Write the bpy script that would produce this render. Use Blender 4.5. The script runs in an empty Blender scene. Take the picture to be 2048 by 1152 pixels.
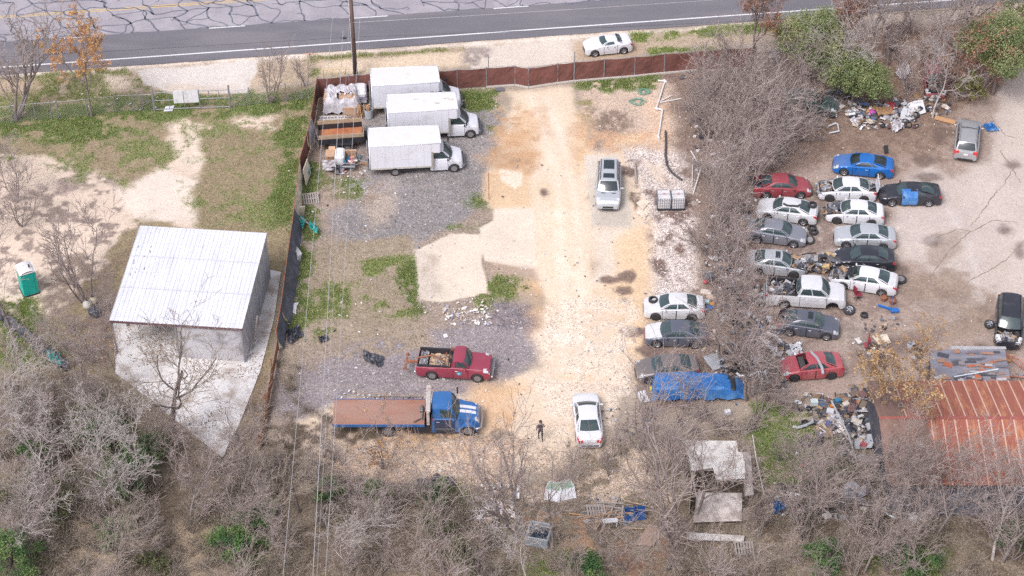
import bpy, math, random
import numpy as np
from mathutils import Vector, Matrix

# ------------------------------------------------------------------ camera, light
SC = bpy.context.scene
COL = SC.collection
F = 2048 * 70 / 36.0
PITCH = math.radians(40.0)
CH = 92.0
CY = -CH / math.tan(PITCH)
st, ct = math.sin(PITCH), math.cos(PITCH)
cam_d = bpy.data.cameras.new('camera')
cam = bpy.data.objects.new('camera', cam_d)
COL.objects.link(cam)
cam.location = (0, CY, CH)
cam.rotation_euler = (math.pi / 2 - PITCH, 0, 0)
cam_d.sensor_width = 36
cam_d.lens = 70
cam_d.clip_start = 1
cam_d.clip_end = 5000
SC.camera = cam

SUN_EL, SUN_AZ = 52.0, 215.0      # azimuth clockwise from +Y
W = bpy.data.worlds.new('World')
SC.world = W
W.use_nodes = True
wn = W.node_tree
bg = wn.nodes['Background']
sky = wn.nodes.new('ShaderNodeTexSky')
sky.sky_type = 'NISHITA'
sky.sun_disc = False
sky.sun_elevation = math.radians(SUN_EL)
sky.sun_rotation = math.radians(SUN_AZ)
sky.air_density = 1.0
sky.dust_density = 4.0
hs = wn.nodes.new('ShaderNodeHueSaturation')
hs.inputs['Saturation'].default_value = 0.32      # overcast: grey sky
wn.links.new(sky.outputs[0], hs.inputs['Color'])
tn = wn.nodes.new('ShaderNodeMix')
tn.data_type = 'RGBA'
tn.blend_type = 'MULTIPLY'
tn.inputs[0].default_value = 1
tn.inputs[7].default_value = (1.0, .985, 1.03, 1)     # thin cloud, faintly warm-violet
wn.links.new(hs.outputs[0], tn.inputs[6])
wn.links.new(tn.outputs[2], bg.inputs['Color'])
bg.inputs['Strength'].default_value = 0.15
sl = bpy.data.lights.new('sun', 'SUN')
sl.energy = 1.2
sl.angle = math.radians(20)
sl.color = (1.0, 0.97, 0.965)
so = bpy.data.objects.new('sun', sl)
COL.objects.link(so)
az, el = math.radians(SUN_AZ), math.radians(SUN_EL)
sd = Vector((math.sin(az) * math.cos(el), math.cos(az) * math.cos(el), math.sin(el)))
so.rotation_euler = sd.to_track_quat('Z', 'Y').to_euler()
so.location = (0, 0, 60)
SC.view_settings.view_transform = 'Standard'
SC.view_settings.look = 'None'
SC.view_settings.exposure = 0.66
SC.view_settings.gamma = 1.0
SC.render.engine = 'CYCLES'
SC.cycles.max_bounces = 6
SC.cycles.diffuse_bounces = 2
SC.cycles.glossy_bounces = 2
SC.cycles.transmission_bounces = 3
SC.cycles.transparent_max_bounces = 8
SC.cycles.use_denoising = False

# ------------------------------------------------------------------ helpers
R = random.Random(7)
NR = np.random.default_rng(11)


def G(px, py, z=0.0):
    """pixel of the photograph -> point on the level z (used to survey the site)"""
    u = (px - 1024) / F
    v = (py - 576) / F
    d = (u, ct - v * st, -st - v * ct)
    t = (z - CH) / d[2]
    return Vector((d[0] * t, CY + d[1] * t, z))


def HT(px, py, qx, qy):
    """height of the point seen at pixel (qx,qy) above ground point seen at (px,py)"""
    g = G(px, py)
    # find z so that point above g projects to row qy
    lo, hi = 0.0, 40.0
    for _ in range(40):
        m = (lo + hi) / 2
        rel = (g.x, g.y - CY, m - CH)
        dep = rel[1] * ct - rel[2] * st
        row = 576 + F * (-rel[1] * st - rel[2] * ct) / dep
        if row > qy:
            lo = m
        else:
            hi = m
    return lo


def lin(c):
    c = np.asarray(c, float) / 255.0
    return np.where(c <= 0.04045, c / 12.92, ((c + 0.055) / 1.055) ** 2.4)


KA = 0.74        # photograph's display brightness -> surface colour


def S(r, g, b, k=1.0):
    c = lin((r, g, b)) * KA * k
    return (float(c[0]), float(c[1]), float(c[2]), 1.0)


MATS = {}


def pmat(name, c, rough=.7, metal=0.0, var=.12, scale=3.0, bump=0.0, bscale=None, c2=None, thr=.55, scale2=None, spec=.5, coat=0.0, stretch=None, sharp=.08):
    """procedural material: colour c broken by noise; c2 = patches of dirt, rust or wear"""
    if name in MATS:
        return MATS[name]
    m = bpy.data.materials.new(name)
    m.use_nodes = True
    n = m.node_tree.nodes
    L = m.node_tree.links.new
    b = n['Principled BSDF']
    b.inputs['Roughness'].default_value = rough
    b.inputs['Metallic'].default_value = metal
    b.inputs['Specular IOR Level'].default_value = spec
    b.inputs['Coat Weight'].default_value = coat
    b.inputs['Coat Roughness'].default_value = 0.08
    tc = n.new('ShaderNodeTexCoord')
    mp = n.new('ShaderNodeMapping')
    L(tc.outputs['Object'], mp.inputs['Vector'])
    if stretch:
        mp.inputs['Scale'].default_value = stretch
    nz = n.new('ShaderNodeTexNoise')
    nz.inputs['Scale'].default_value = scale
    nz.inputs['Detail'].default_value = 5
    L(mp.outputs[0], nz.inputs['Vector'])
    rg = n.new('ShaderNodeMapRange')
    rg.inputs['From Min'].default_value = .3
    rg.inputs['From Max'].default_value = .7
    rg.inputs['To Min'].default_value = 1 - var
    rg.inputs['To Max'].default_value = 1 + var * .6
    L(nz.outputs['Fac'], rg.inputs['Value'])
    hv = n.new('ShaderNodeHueSaturation')
    hv.inputs['Color'].default_value = c
    L(rg.outputs[0], hv.inputs['Value'])
    out = hv.outputs[0]
    if c2 is not None:
        n2 = n.new('ShaderNodeTexNoise')
        n2.inputs['Scale'].default_value = scale2 or scale * .6
        n2.inputs['Detail'].default_value = 6
        n2.inputs['Roughness'].default_value = .65
        L(mp.outputs[0], n2.inputs['Vector'])
        r2 = n.new('ShaderNodeMapRange')
        r2.inputs['From Min'].default_value = thr - sharp
        r2.inputs['From Max'].default_value = thr + sharp
        L(n2.outputs['Fac'], r2.inputs['Value'])
        mx = n.new('ShaderNodeMix')
        mx.data_type = 'RGBA'
        L(r2.outputs[0], mx.inputs[0])
        L(out, mx.inputs[6])
        mx.inputs[7].default_value = c2
        out = mx.outputs[2]
    L(out, b.inputs['Base Color'])
    if bump:
        nb = n.new('ShaderNodeTexNoise')
        nb.inputs['Scale'].default_value = bscale or scale * 4
        nb.inputs['Detail'].default_value = 4
        L(mp.outputs[0], nb.inputs['Vector'])
        bp = n.new('ShaderNodeBump')
        bp.inputs['Strength'].default_value = bump
        bp.inputs['Distance'].default_value = .05
        L(nb.outputs['Fac'], bp.inputs['Height'])
        L(bp.outputs[0], b.inputs['Normal'])
    MATS[name] = m
    return m


def vmat(name, rough=.85, var=.15, scale=6.0, bump=0, spec=.3, attr='tint', translucent=0):
    """material whose colour is the mesh's own colour attribute, broken by noise"""
    if name in MATS:
        return MATS[name]
    m = bpy.data.materials.new(name)
    m.use_nodes = True
    n = m.node_tree.nodes
    L = m.node_tree.links.new
    b = n['Principled BSDF']
    b.inputs['Roughness'].default_value = rough
    b.inputs['Specular IOR Level'].default_value = spec
    a = n.new('ShaderNodeAttribute')
    a.attribute_name = attr
    tc = n.new('ShaderNodeTexCoord')
    nz = n.new('ShaderNodeTexNoise')
    nz.inputs['Scale'].default_value = scale
    nz.inputs['Detail'].default_value = 4
    L(tc.outputs['Object'], nz.inputs['Vector'])
    rg = n.new('ShaderNodeMapRange')
    rg.inputs['From Min'].default_value = .3
    rg.inputs['From Max'].default_value = .7
    rg.inputs['To Min'].default_value = 1 - var
    rg.inputs['To Max'].default_value = 1 + var
    L(nz.outputs['Fac'], rg.inputs['Value'])
    hv = n.new('ShaderNodeHueSaturation')
    L(a.outputs['Color'], hv.inputs['Color'])
    L(rg.outputs[0], hv.inputs['Value'])
    L(hv.outputs[0], b.inputs['Base Color'])
    if translucent:
        t = n.new('ShaderNodeBsdfTranslucent')
        L(hv.outputs[0], t.inputs['Color'])
        mx = n.new('ShaderNodeMixShader')
        mx.inputs[0].default_value = translucent
        L(b.outputs[0], mx.inputs[1])
        L(t.outputs[0], mx.inputs[2])
        L(mx.outputs[0], n['Material Output'].inputs['Surface'])
    MATS[name] = m
    return m


def glass_mat(name, tint, clear=.45):
    if name in MATS:
        return MATS[name]
    m = bpy.data.materials.new(name)
    m.use_nodes = True
    n = m.node_tree.nodes
    L = m.node_tree.links.new
    b = n['Principled BSDF']
    b.inputs['Base Color'].default_value = tint
    b.inputs['Roughness'].default_value = .06
    b.inputs['Specular IOR Level'].default_value = .9
    t = n.new('ShaderNodeBsdfTransparent')
    t.inputs['Color'].default_value = (.62, .78, .74, 1)
    mx = n.new('ShaderNodeMixShader')
    mx.inputs[0].default_value = clear
    L(b.outputs[0], mx.inputs[1])
    L(t.outputs[0], mx.inputs[2])
    L(mx.outputs[0], n['Material Output'].inputs['Surface'])
    MATS[name] = m
    return m


def tag(o, label=None, cat=None, group=None, kind=None):
    if label:
        o['label'] = label
    if cat:
        o['category'] = cat
    if group:
        o['group'] = group
    if kind:
        o['kind'] = kind
    return o


def empty(name, loc=(0, 0, 0), rz=0, label=None, cat=None, group=None):
    o = bpy.data.objects.new(name, None)
    o.empty_display_size = .3
    COL.objects.link(o)
    o.location = loc
    o.rotation_euler = (0, 0, rz)
    return tag(o, label, cat, group)


def copy_tree(o, parent=None):
    c = o.copy()
    COL.objects.link(c)
    c.parent = parent
    for ch in list(o.children):
        copy_tree(ch, c)
    return c


class MB:
    """collects shapes into ONE mesh"""

    def __init__(s):
        s.v = []
        s.f = []
        s.m = []
        s.c = []
        s.mi = 0
        s.T = None

    def V(s, p):
        p = Vector(p)
        if s.T is not None:
            p = s.T @ p
        s.v.append(p)
        return len(s.v) - 1

    def face(s, idx, col=None):
        s.f.append(tuple(idx))
        s.m.append(s.mi)
        s.c.append(col)

    def poly(s, pts, col=None):
        s.face([s.V(p) for p in pts], col)

    def box(s, c, size, rz=0.0, rx=0.0, ry=0.0, col=None, taper=1.0):
        M = Matrix.Translation(c) @ Matrix.Rotation(rz, 4, 'Z') @ Matrix.Rotation(ry, 4, 'Y') @ Matrix.Rotation(rx, 4, 'X')
        hx, hy, hz = size[0] / 2, size[1] / 2, size[2] / 2
        ids = []
        for z in (-1, 1):
            k = taper if z > 0 else 1
            for x, y in ((-1, -1), (1, -1), (1, 1), (-1, 1)):
                ids.append(s.V(M @ Vector((x * hx * k, y * hy * k, z * hz))))
        for q in ((0, 3, 2, 1), (4, 5, 6, 7), (0, 1, 5, 4), (1, 2, 6, 5), (2, 3, 7, 6), (3, 0, 4, 7)):
            s.face([ids[i] for i in q], col)

    def bbox(s, c, size, bev=.02, rz=0.0, col=None):
        """box with chamfered edges: rings of an octagon-like profile"""
        M = Matrix.Translation(c) @ Matrix.Rotation(rz, 4, 'Z')
        hx, hy, hz = size[0] / 2, size[1] / 2, size[2] / 2
        rings = []
        for z, ins in ((-hz, bev), (-hz + bev, 0), (hz - bev, 0), (hz, bev)):
            X, Y = hx - ins, hy - ins
            b = bev
            pts = [(-X + b, -Y), (X - b, -Y), (X, -Y + b), (X, Y - b), (X - b, Y), (-X + b, Y), (-X, Y - b), (-X, -Y + b)]
            rings.append([s.V(M @ Vector((x, y, z))) for x, y in pts])
        s.face(rings[0][::-1], col)
        s.face(rings[-1], col)
        for a, b_ in zip(rings, rings[1:]):
            for i in range(8):
                j = (i + 1) % 8
                s.face((a[i], a[j], b_[j], b_[i]), col)

    def tube(s, pts, r, n=6, col=None, cap=True):
        pts = [Vector(p) for p in pts]
        rr = r if isinstance(r, (list, tuple)) else [r] * len(pts)
        rings = []
        for i, p in enumerate(pts):
            d = (pts[min(i + 1, len(pts) - 1)] - pts[max(i - 1, 0)])
            if d.length < 1e-9:
                d = Vector((0, 0, 1))
            d.normalize()
            a = d.cross(Vector((0, 0, 1)))
            if a.length < .05:
                a = d.cross(Vector((1, 0, 0)))
            a.normalize()
            b = d.cross(a)
            rings.append([s.V(p + (a * math.cos(2 * math.pi * k / n) + b * math.sin(2 * math.pi * k / n)) * rr[i]) for k in range(n)])
        for A, B in zip(rings, rings[1:]):
            for k in range(n):
                j = (k + 1) % n
                s.face((A[k], A[j], B[j], B[k]), col)
        if cap:
            s.face(rings[0][::-1], col)
            s.face(rings[-1], col)

    def lathe(s, prof, n=16, c=(0, 0, 0), axis='Z', col=None, close=True):
        rings = []
        for (r, z) in prof:
            ring = []
            for k in range(n):
                a = 2 * math.pi * k / n
                x, y = r * math.cos(a), r * math.sin(a)
                p = (x, y, z) if axis == 'Z' else ((x, z, y) if axis == 'Y' else (z, x, y))
                ring.append(s.V(Vector(p) + Vector(c)))
            rings.append(ring)
        for A, B in zip(rings, rings[1:]):
            for k in range(n):
                j = (k + 1) % n
                s.face((A[k], A[j], B[j], B[k]), col)
        if close:
            s.face(rings[0][::-1], col)
            s.face(rings[-1], col)

    def grid(s, P, col=None, skip=None, mfun=None):
        """P: 2D list of points"""
        ids = [[s.V(p) for p in row] for row in P]
        for i in range(len(P) - 1):
            for j in range(len(P[0]) - 1):
                if skip and skip(i, j):
                    continue
                if mfun:
                    s.mi = mfun(i, j)
                s.face((ids[i][j], ids[i][j + 1], ids[i + 1][j + 1], ids[i + 1][j]), col)

    def build(s, name, mats, parent=None, smooth=False, attr=None, loc=None, solid=0):
        me = bpy.data.meshes.new(name)
        me.from_pydata([tuple(p) for p in s.v], [], s.f)
        if not isinstance(mats, (list, tuple)):
            mats = [mats]
        for m in mats:
            me.materials.append(m)
        if len(mats) > 1:
            me.polygons.foreach_set('material_index', s.m)
        if smooth:
            me.polygons.foreach_set('use_smooth', [True] * len(s.f))
        if attr:
            a = me.color_attributes.new(attr, 'FLOAT_COLOR', 'CORNER')
            buf = []
            for f, c in zip(s.f, s.c):
                c = c or (.3, .3, .3, 1)
                buf += list(c) * len(f)
            a.data.foreach_set('color', buf)
        me.update()
        o = bpy.data.objects.new(name, me)
        COL.objects.link(o)
        if parent is not None:
            o.parent = parent
        if loc is not None:
            o.location = loc
        if solid:
            md = o.modifiers.new('solid', 'SOLIDIFY')
            md.thickness = solid
            md.offset = 0
        return o


def np_mesh(name, verts, faces, mat, cols=None, parent=None, attr='tint', vcols=None, smooth=False):
    """fast mesh from numpy: verts (N,3), faces (M,k) all the same k; cols per face (M,4)"""
    me = bpy.data.meshes.new(name)
    nv, nf, k = len(verts), len(faces), faces.shape[1]
    me.vertices.add(nv)
    me.vertices.foreach_set('co', np.ascontiguousarray(verts, np.float32).ravel())
    me.loops.add(nf * k)
    me.loops.foreach_set('vertex_index', np.ascontiguousarray(faces, np.int32).ravel())
    me.polygons.add(nf)
    me.polygons.foreach_set('loop_start', np.arange(0, nf * k, k, dtype=np.int32))
    me.polygons.foreach_set('loop_total', np.full(nf, k, np.int32))
    if smooth:
        me.polygons.foreach_set('use_smooth', np.ones(nf, bool))
    me.update(calc_edges=True)
    if cols is not None:
        a = me.color_attributes.new(attr, 'FLOAT_COLOR', 'CORNER')
        a.data.foreach_set('color', np.repeat(cols.astype(np.float32), k, axis=0).ravel())
    if vcols is not None:
        a = me.color_attributes.new(attr, 'FLOAT_COLOR', 'POINT')
        a.data.foreach_set('color', vcols.astype(np.float32).ravel())
    me.materials.append(mat)
    o = bpy.data.objects.new(name, me)
    COL.objects.link(o)
    if parent is not None:
        o.parent = parent
    return o


# ------------------------------------------------------------------ numpy noise
def vnoise(X, Y, scale, seed):
    rs = np.random.default_rng(seed)
    tab = rs.random((256, 256))
    x = X / scale + 1000.3
    y = Y / scale + 1000.7
    xi = np.floor(x).astype(int)
    yi = np.floor(y).astype(int)
    fx = x - xi
    fy = y - yi
    fx = fx * fx * (3 - 2 * fx)
    fy = fy * fy * (3 - 2 * fy)
    a = tab[xi % 256, yi % 256]
    b = tab[(xi + 1) % 256, yi % 256]
    c = tab[xi % 256, (yi + 1) % 256]
    d = tab[(xi + 1) % 256, (yi + 1) % 256]
    return (a * (1 - fx) + b * fx) * (1 - fy) + (c * (1 - fx) + d * fx) * fy


def fbm(X, Y, scale, seed, oc=4, rough=.55):
    t = 0
    a = 1.0
    s = 0
    for o in range(oc):
        t = t + a * vnoise(X + o * 17.3, Y - o * 9.1, scale / 2 ** o, seed + o)
        s += a
        a *= rough
    return t / s


def sstep(a, b, x):
    t = np.clip((x - a) / (b - a), 0, 1)
    return t * t * (3 - 2 * t)


def polydist(X, Y, poly):
    """signed distance, positive inside"""
    d = np.full(X.shape, 1e9)
    ins = np.zeros(X.shape, bool)
    n = len(poly)
    for i in range(n):
        ax, ay = poly[i]
        bx, by = poly[(i + 1) % n]
        ex, ey = bx - ax, by - ay
        wx, wy = X - ax, Y - ay
        t = np.clip((wx * ex + wy * ey) / (ex * ex + ey * ey + 1e-12), 0, 1)
        d = np.minimum(d, (wx - ex * t) ** 2 + (wy - ey * t) ** 2)
        c = ((ay > Y) != (by > Y)) & (X < (bx - ax) * (Y - ay) / ((by - ay) if abs(by - ay) > 1e-9 else 1e-9) + ax)
        ins ^= c
    d = np.sqrt(d)
    return np.where(ins, d, -d)
# ------------------------------------------------------------------ GROUND: one sheet, its soils painted as masks
gx = np.concatenate([[-2500, -900, -400, -200, -120, -80, -62], np.arange(-52, 52.01, .105), [62, 80, 120, 200, 400, 900, 2500]])
gy = np.concatenate([[-900, -400, -200, -100, -60, -40], np.arange(-31, 54.01, .105), [60, 75, 100, 150, 250, 500, 1200, 3500]])
GX, GY = np.meshgrid(gx, gy)
NZ = fbm(GX, GY, 2.2, 3, 5)
NZ2 = fbm(GX, GY, .7, 13, 4)
NZ3 = fbm(GX, GY, 9., 23, 4)
NZ4 = fbm(GX, GY, .35, 33, 3)
base = np.zeros(GX.shape + (3,))
GRAIN = np.full(GX.shape, .35)       # how pebbly the surface is
GREEN = np.zeros(GX.shape)
DRY = np.zeros(GX.shape)
PEB = np.zeros(GX.shape)


def dsp(r, g, b):
    mu = (r + g + b) / 3
    k = .04 if g < r else .10
    r, g, b = r + (mu - r) * k, g + (mu - g) * k, b + (mu - b) * k
    return lin((r, g, b)) * KA


base[:] = dsp(176, 160, 144)


def put(al, c, grain=None, green=None, dry=None, peb=None):
    al = np.clip(al, 0, 1)
    base[:] = base * (1 - al[..., None]) + np.asarray(c) * al[..., None]
    for arr, v in ((GRAIN, grain), (GREEN, green), (DRY, dry), (PEB, peb)):
        if v is not None:
            arr[:] = arr * (1 - al) + v * al
    if green is None:
        GREEN[:] *= (1 - al)
    if dry is None:
        DRY[:] *= (1 - al)
    if peb is None:
        PEB[:] *= (1 - al)


def patch(px, c, edge=.3, namp=1.0, alpha=1.0, spotty=None, noise=None, world=False, **k):
    """px: polygon in survey pixels. spotty: 0..1 share covered inside"""
    pl = [(p[0], p[1]) for p in px] if world else [tuple(G(*p))[:2] for p in px]
    xs = [p[0] for p in pl]
    ys = [p[1] for p in pl]
    m = 3 + namp
    i0, i1 = np.searchsorted(gx, [min(xs) - m, max(xs) + m])
    j0, j1 = np.searchsorted(gy, [min(ys) - m, max(ys) + m])
    i0 = max(i0 - 1, 0)
    j0 = max(j0 - 1, 0)
    sl_ = (slice(j0, j1 + 1), slice(i0, i1 + 1))
    X, Y = GX[sl_], GY[sl_]
    nz = (NZ if noise is None else noise)[sl_]
    d = polydist(X, Y, pl) + namp * 2.6 * (nz - .5) + .35 * namp * (NZ2[sl_] - .5)
    al = sstep(-edge * 1.5, edge * 1.5, d) * alpha
    if spotty is not None:
        q = .55 * NZ2[sl_] + .45 * nz
        th = np.quantile(q, 1 - spotty)
        al = al * sstep(th - .09, th + .09, q)
    full = np.zeros(GX.shape)
    full[sl_] = al
    put(full, c, **k)


def blob(x, y, rx, ry, c, alpha=.8, **k):
    pts = [(x + rx * math.cos(a), y + ry * math.sin(a)) for a in np.linspace(0, 2 * math.pi, 14)[:-1]]
    patch(pts, c, edge=k.pop('edge', .7), namp=k.pop('namp', .9), alpha=alpha, **k)


# palette (as it looks in daylight)
CREAM = dsp(238, 222, 208)
SAND = dsp(228, 207, 188)
PALE = dsp(224, 214, 206)
GRAV = dsp(158, 151, 150)
GRN = dsp(112, 142, 76)
GRN2 = dsp(138, 150, 90)
DRYG = dsp(166, 150, 120)
BRN = dsp(150, 132, 120)
DBRN = dsp(118, 104, 90)
LIT = dsp(146, 132, 116)
ORG = dsp(226, 190, 152)
YARD = dsp(178, 158, 146)
YPALE = dsp(206, 191, 182)
PINKG = dsp(222, 208, 200)
DARKD = dsp(112, 95, 88)

# left lot
patch([(-60, 150), (640, 110), (640, 470), (560, 560), (530, 900), (-60, 900)], DRYG, namp=.5, dry=1, grain=.6)
patch([(-60, 150), (640, 110), (640, 470), (560, 560), (530, 900), (-60, 900)], dsp(148, 130, 108), namp=.5, spotty=.38, noise=NZ3, dry=1, grain=.8)
patch([(-60, 310), (60, 300), (130, 322), (210, 330), (260, 372), (300, 330), (345, 240), (372, 235), (425, 255), (418, 300), (400, 350), (385, 400), (400, 455), (330, 440), (300, 400), (190, 560), (120, 620), (60, 640), (-60, 600)], SAND, namp=1.3, edge=.25, grain=.35)
patch([(230, 372), (330, 330), (400, 360), (395, 440), (280, 440)], CREAM, namp=.8, alpha=.8, grain=.2)
patch([(0, 380), (240, 385), (240, 460), (100, 560), (0, 640)], dsp(160, 142, 132), namp=.8, spotty=.3, noise=NZ2, grain=.8)
patch([(110, 330), (240, 350), (230, 372), (120, 385)], dsp(165, 146, 138), namp=.8, spotty=.7, grain=.8)
patch([(465, 225), (560, 228), (612, 250), (600, 262), (520, 262), (470, 245)], SAND, namp=.8, spotty=.7, grain=.4)
patch([(400, 260), (600, 262), (590, 450), (540, 470), (400, 455), (392, 380), (412, 330)], dsp(160, 144, 116), namp=.6, dry=1.3, grain=.8)
patch([(160, 262), (335, 250), (330, 330), (260, 368), (150, 330)], dsp(166, 148, 122), namp=.9, dry=1.2, grain=.8)
# green in the left lot
patch([(-60, 190), (640, 178), (640, 215), (520, 228), (400, 235), (200, 245), (-60, 262)], dsp(122, 142, 80), namp=.8, green=.8, grain=.5, spotty=.8)
patch([(-60, 250), (60, 238), (250, 232), (260, 262), (170, 285), (60, 285), (-60, 272)], GRN, namp=.9, green=1.2, spotty=.75)
patch([(-60, 285), (40, 285), (40, 320), (-60, 325)], GRN, namp=.8, green=.7, spotty=.4)
patch([(560, 235), (622, 200), (618, 270), (612, 300), (575, 312), (550, 290)], GRN, namp=.8, green=1.3, spotty=.8)
patch([(560, 335), (608, 310), (598, 380), (590, 440), (545, 445), (540, 400)], GRN, namp=.8, green=1.3, spotty=.85)
patch([(540, 200), (632, 190), (630, 215), (545, 225)], GRN, namp=.6, green=1.2, spotty=.85)
for (x, y, a, b) in ((120, 330, 40, 18), (180, 350, 30, 18), (420, 260, 40, 14), (300, 300, 34, 24), (430, 410, 50, 18), (500, 430, 50, 14), (108, 600, 20, 9), (250, 555, 18, 8)):
    blob(x, y, a, b, GRN2, .7, spotty=.5, green=.6, dry=.4)
patch([(-60, 590), (60, 600), (120, 690), (140, 740), (60, 740), (-60, 760)], dsp(112, 132, 70), namp=.9, spotty=.75, green=1.0)
blob(10, 690, 60, 40, GRN, .9, spotty=.7, green=1)
patch([(90, 520), (215, 520), (235, 640), (190, 720), (90, 700)], BRN, namp=1.0, spotty=.55, grain=.9, dry=.4)
patch([(190, 560), (225, 540), (232, 650), (230, 760), (170, 700)], dsp(150, 134, 124), namp=.6, alpha=.8, grain=.8)
patch([(-60, 262), (640, 232), (600, 470), (400, 455), (330, 330), (120, 330), (-60, 300)], dsp(140, 146, 96), namp=.8, spotty=.16, noise=NZ2, green=.4, dry=.8, grain=.8, alpha=.6)
patch([(410, 262), (560, 262), (540, 450), (410, 450)], dsp(146, 146, 100), namp=.8, spotty=.2, noise=NZ, green=.2, dry=1, grain=.8, alpha=.5)
patch([(120, 300), (300, 250), (330, 330), (250, 370), (140, 330)], dsp(140, 146, 94), namp=.8, spotty=.45, noise=NZ, green=.4, dry=1, grain=.8, alpha=.7)
# verge by the road
patch([(-60, 152), (640, 104), (1120, 72), (1650, 36), (1650, 66), (1170, 118), (640, 160), (-60, 205)], dsp(192, 172, 150), namp=.5, grain=.6, dry=.6)
patch([(-60, 150), (640, 104), (1120, 72), (1650, 36), (1650, 43), (1120, 80), (640, 113), (-60, 159)], CREAM, namp=.35, grain=.5)
patch([(-60, 160), (250, 138), (300, 160), (300, 190), (-60, 230)], dsp(150, 150, 100), namp=.9, spotty=.7, green=.5, dry=1)
blob(30, 170, 50, 14, dsp(205, 176, 156), .8)
patch([(268, 140), (520, 118), (508, 150), (495, 186), (450, 190), (330, 181), (292, 168)], PALE, namp=.35, edge=.12, grain=.3)
patch([(330, 168), (470, 172), (440, 192), (330, 184)], dsp(214, 196, 178), namp=.5, alpha=.7)
patch([(205, 150), (258, 150), (275, 182), (225, 185)], SAND, namp=.5, alpha=.8)
patch([(500, 160), (620, 140), (625, 170), (510, 190)], dsp(205, 184, 160), namp=.8, alpha=.9, grain=.6)
patch([(620, 112), (925, 94), (925, 101), (780, 112), (640, 122), (615, 125)], dsp(150, 146, 96), namp=.4, spotty=.85, green=.7, dry=1)
patch([(625, 138), (735, 132), (735, 141), (640, 150), (625, 150)], dsp(140, 150, 84), namp=.3, spotty=.8, green=.8)
patch([(640, 122), (780, 112), (925, 101), (960, 115), (945, 132), (750, 142), (640, 150)], dsp(226, 204, 178), namp=.4, grain=.5)
patch([(930, 93), (1165, 78), (1170, 122), (1050, 134), (940, 142), (935, 118)], dsp(222, 208, 194), namp=.3, edge=.12, grain=.3)
patch([(925, 96), (985, 95), (975, 118), (940, 140), (920, 138)], dsp(170, 155, 148), namp=.6, spotty=.6, grain=.9)
patch([(1150, 82), (1290, 72), (1290, 108), (1150, 122)], dsp(196, 170, 144), namp=.5, alpha=.9, grain=.6)
patch([(1262, 66), (1420, 54), (1540, 46), (1600, 40), (1610, 52), (1430, 72), (1270, 84)], dsp(136, 160, 70), namp=.4, green=1, spotty=.85)
patch([(1295, 97), (1400, 92), (1440, 92), (1440, 104), (1300, 111)], dsp(132, 160, 66), namp=.3, green=1, spotty=.85)
patch([(1540, 50), (1600, 42), (1640, 50), (1560, 70)], dsp(112, 160, 50), namp=.3, green=1.2)
patch([(1640, 40), (2100, 10), (2100, 60), (1640, 110)], dsp(196, 178, 164), namp=.8, grain=.6)

# middle lot
patch([(640, 170), (900, 190), (1010, 180), (1010, 800), (900, 1000), (540, 960), (560, 640), (600, 400)], dsp(170, 152, 138), namp=.5, grain=.9, dry=.3)
patch([(700, 230), (1000, 200), (1010, 250), (975, 330), (985, 400), (890, 460), (840, 480), (760, 520), (650, 470), (650, 420), (700, 400), (690, 370), (730, 350)], GRAV, namp=1.0, edge=.5, grain=1.0, peb=.16)
patch([(850, 330), (985, 330), (985, 410), (880, 470), (700, 480), (660, 440), (760, 390)], dsp(146, 141, 141), namp=1.0, alpha=.75, grain=1.1, peb=.2)
patch([(730, 380), (790, 370), (780, 450), (730, 470), (720, 430)], dsp(190, 172, 156), namp=.9, alpha=.7, edge=.6, grain=.9, peb=.3)
patch([(600, 360), (700, 360), (690, 420), (600, 420)], dsp(190, 176, 162), namp=.8, spotty=.5)
patch([(640, 480), (820, 470), (830, 640), (880, 660), (720, 680), (620, 690), (590, 600)], dsp(168, 152, 132), namp=.8, dry=1, grain=.8)
patch([(655, 350), (735, 360), (720, 400), (650, 400), (610, 395), (615, 330), (640, 330)], GRN, namp=.6, green=1.2, spotty=.65)
patch([(605, 395), (640, 420), (640, 470), (625, 520), (625, 600), (655, 660), (630, 680), (590, 670), (575, 620), (580, 520), (595, 450)], GRN, namp=.7, green=1.3, spotty=.8)
patch([(620, 560), (690, 570), (690, 640), (640, 680), (600, 650)], GRN2, namp=.9, spotty=.5, green=.9, dry=.6)
patch([(730, 520), (830, 520), (830, 640), (760, 650), (720, 600)], GRN2, namp=.9, spotty=.45, green=.7, dry=.9)
patch([(800, 540), (830, 520), (838, 560), (842, 600), (850, 625), (830, 630), (812, 600), (790, 560)], GRN, namp=.4, green=1.5, spotty=.9)
patch([(910, 182), (1000, 178), (1000, 215), (960, 222), (910, 205)], GRN, namp=.6, green=1.3, spotty=.85)
patch([(950, 220), (1002, 222), (990, 270), (960, 262)], GRN2, namp=.7, spotty=.5, green=.8)
blob(962, 402, 20, 12, GRN, .95, green=1.7, namp=.5)
patch([(895, 452), (955, 447), (960, 455), (900, 460)], GRN, namp=.3, green=1, spotty=.8)
patch([(970, 545), (1050, 560), (1052, 590), (1000, 600), (970, 620), (960, 605)], GRN2, namp=.8, spotty=.6, green=1, dry=.5)
# grey gravel round the red pickup
patch([(555, 740), (700, 690), (830, 668), (960, 640), (1040, 620), (1072, 650), (1080, 720), (1040, 765), (970, 790), (880, 792), (700, 792), (600, 850), (550, 830)], dsp(158, 148, 150), namp=.9, edge=.5, grain=1.0, peb=.2)
patch([(990, 610), (1070, 605), (1078, 650), (1020, 660), (990, 640)], dsp(138, 128, 132), namp=.6, edge=.5, grain=1.4, peb=.3)
patch([(640, 640), (850, 640), (850, 690), (720, 720), (560, 770), (550, 720)], dsp(172, 155, 138), namp=.8, spotty=.6, dry=.8)
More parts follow.
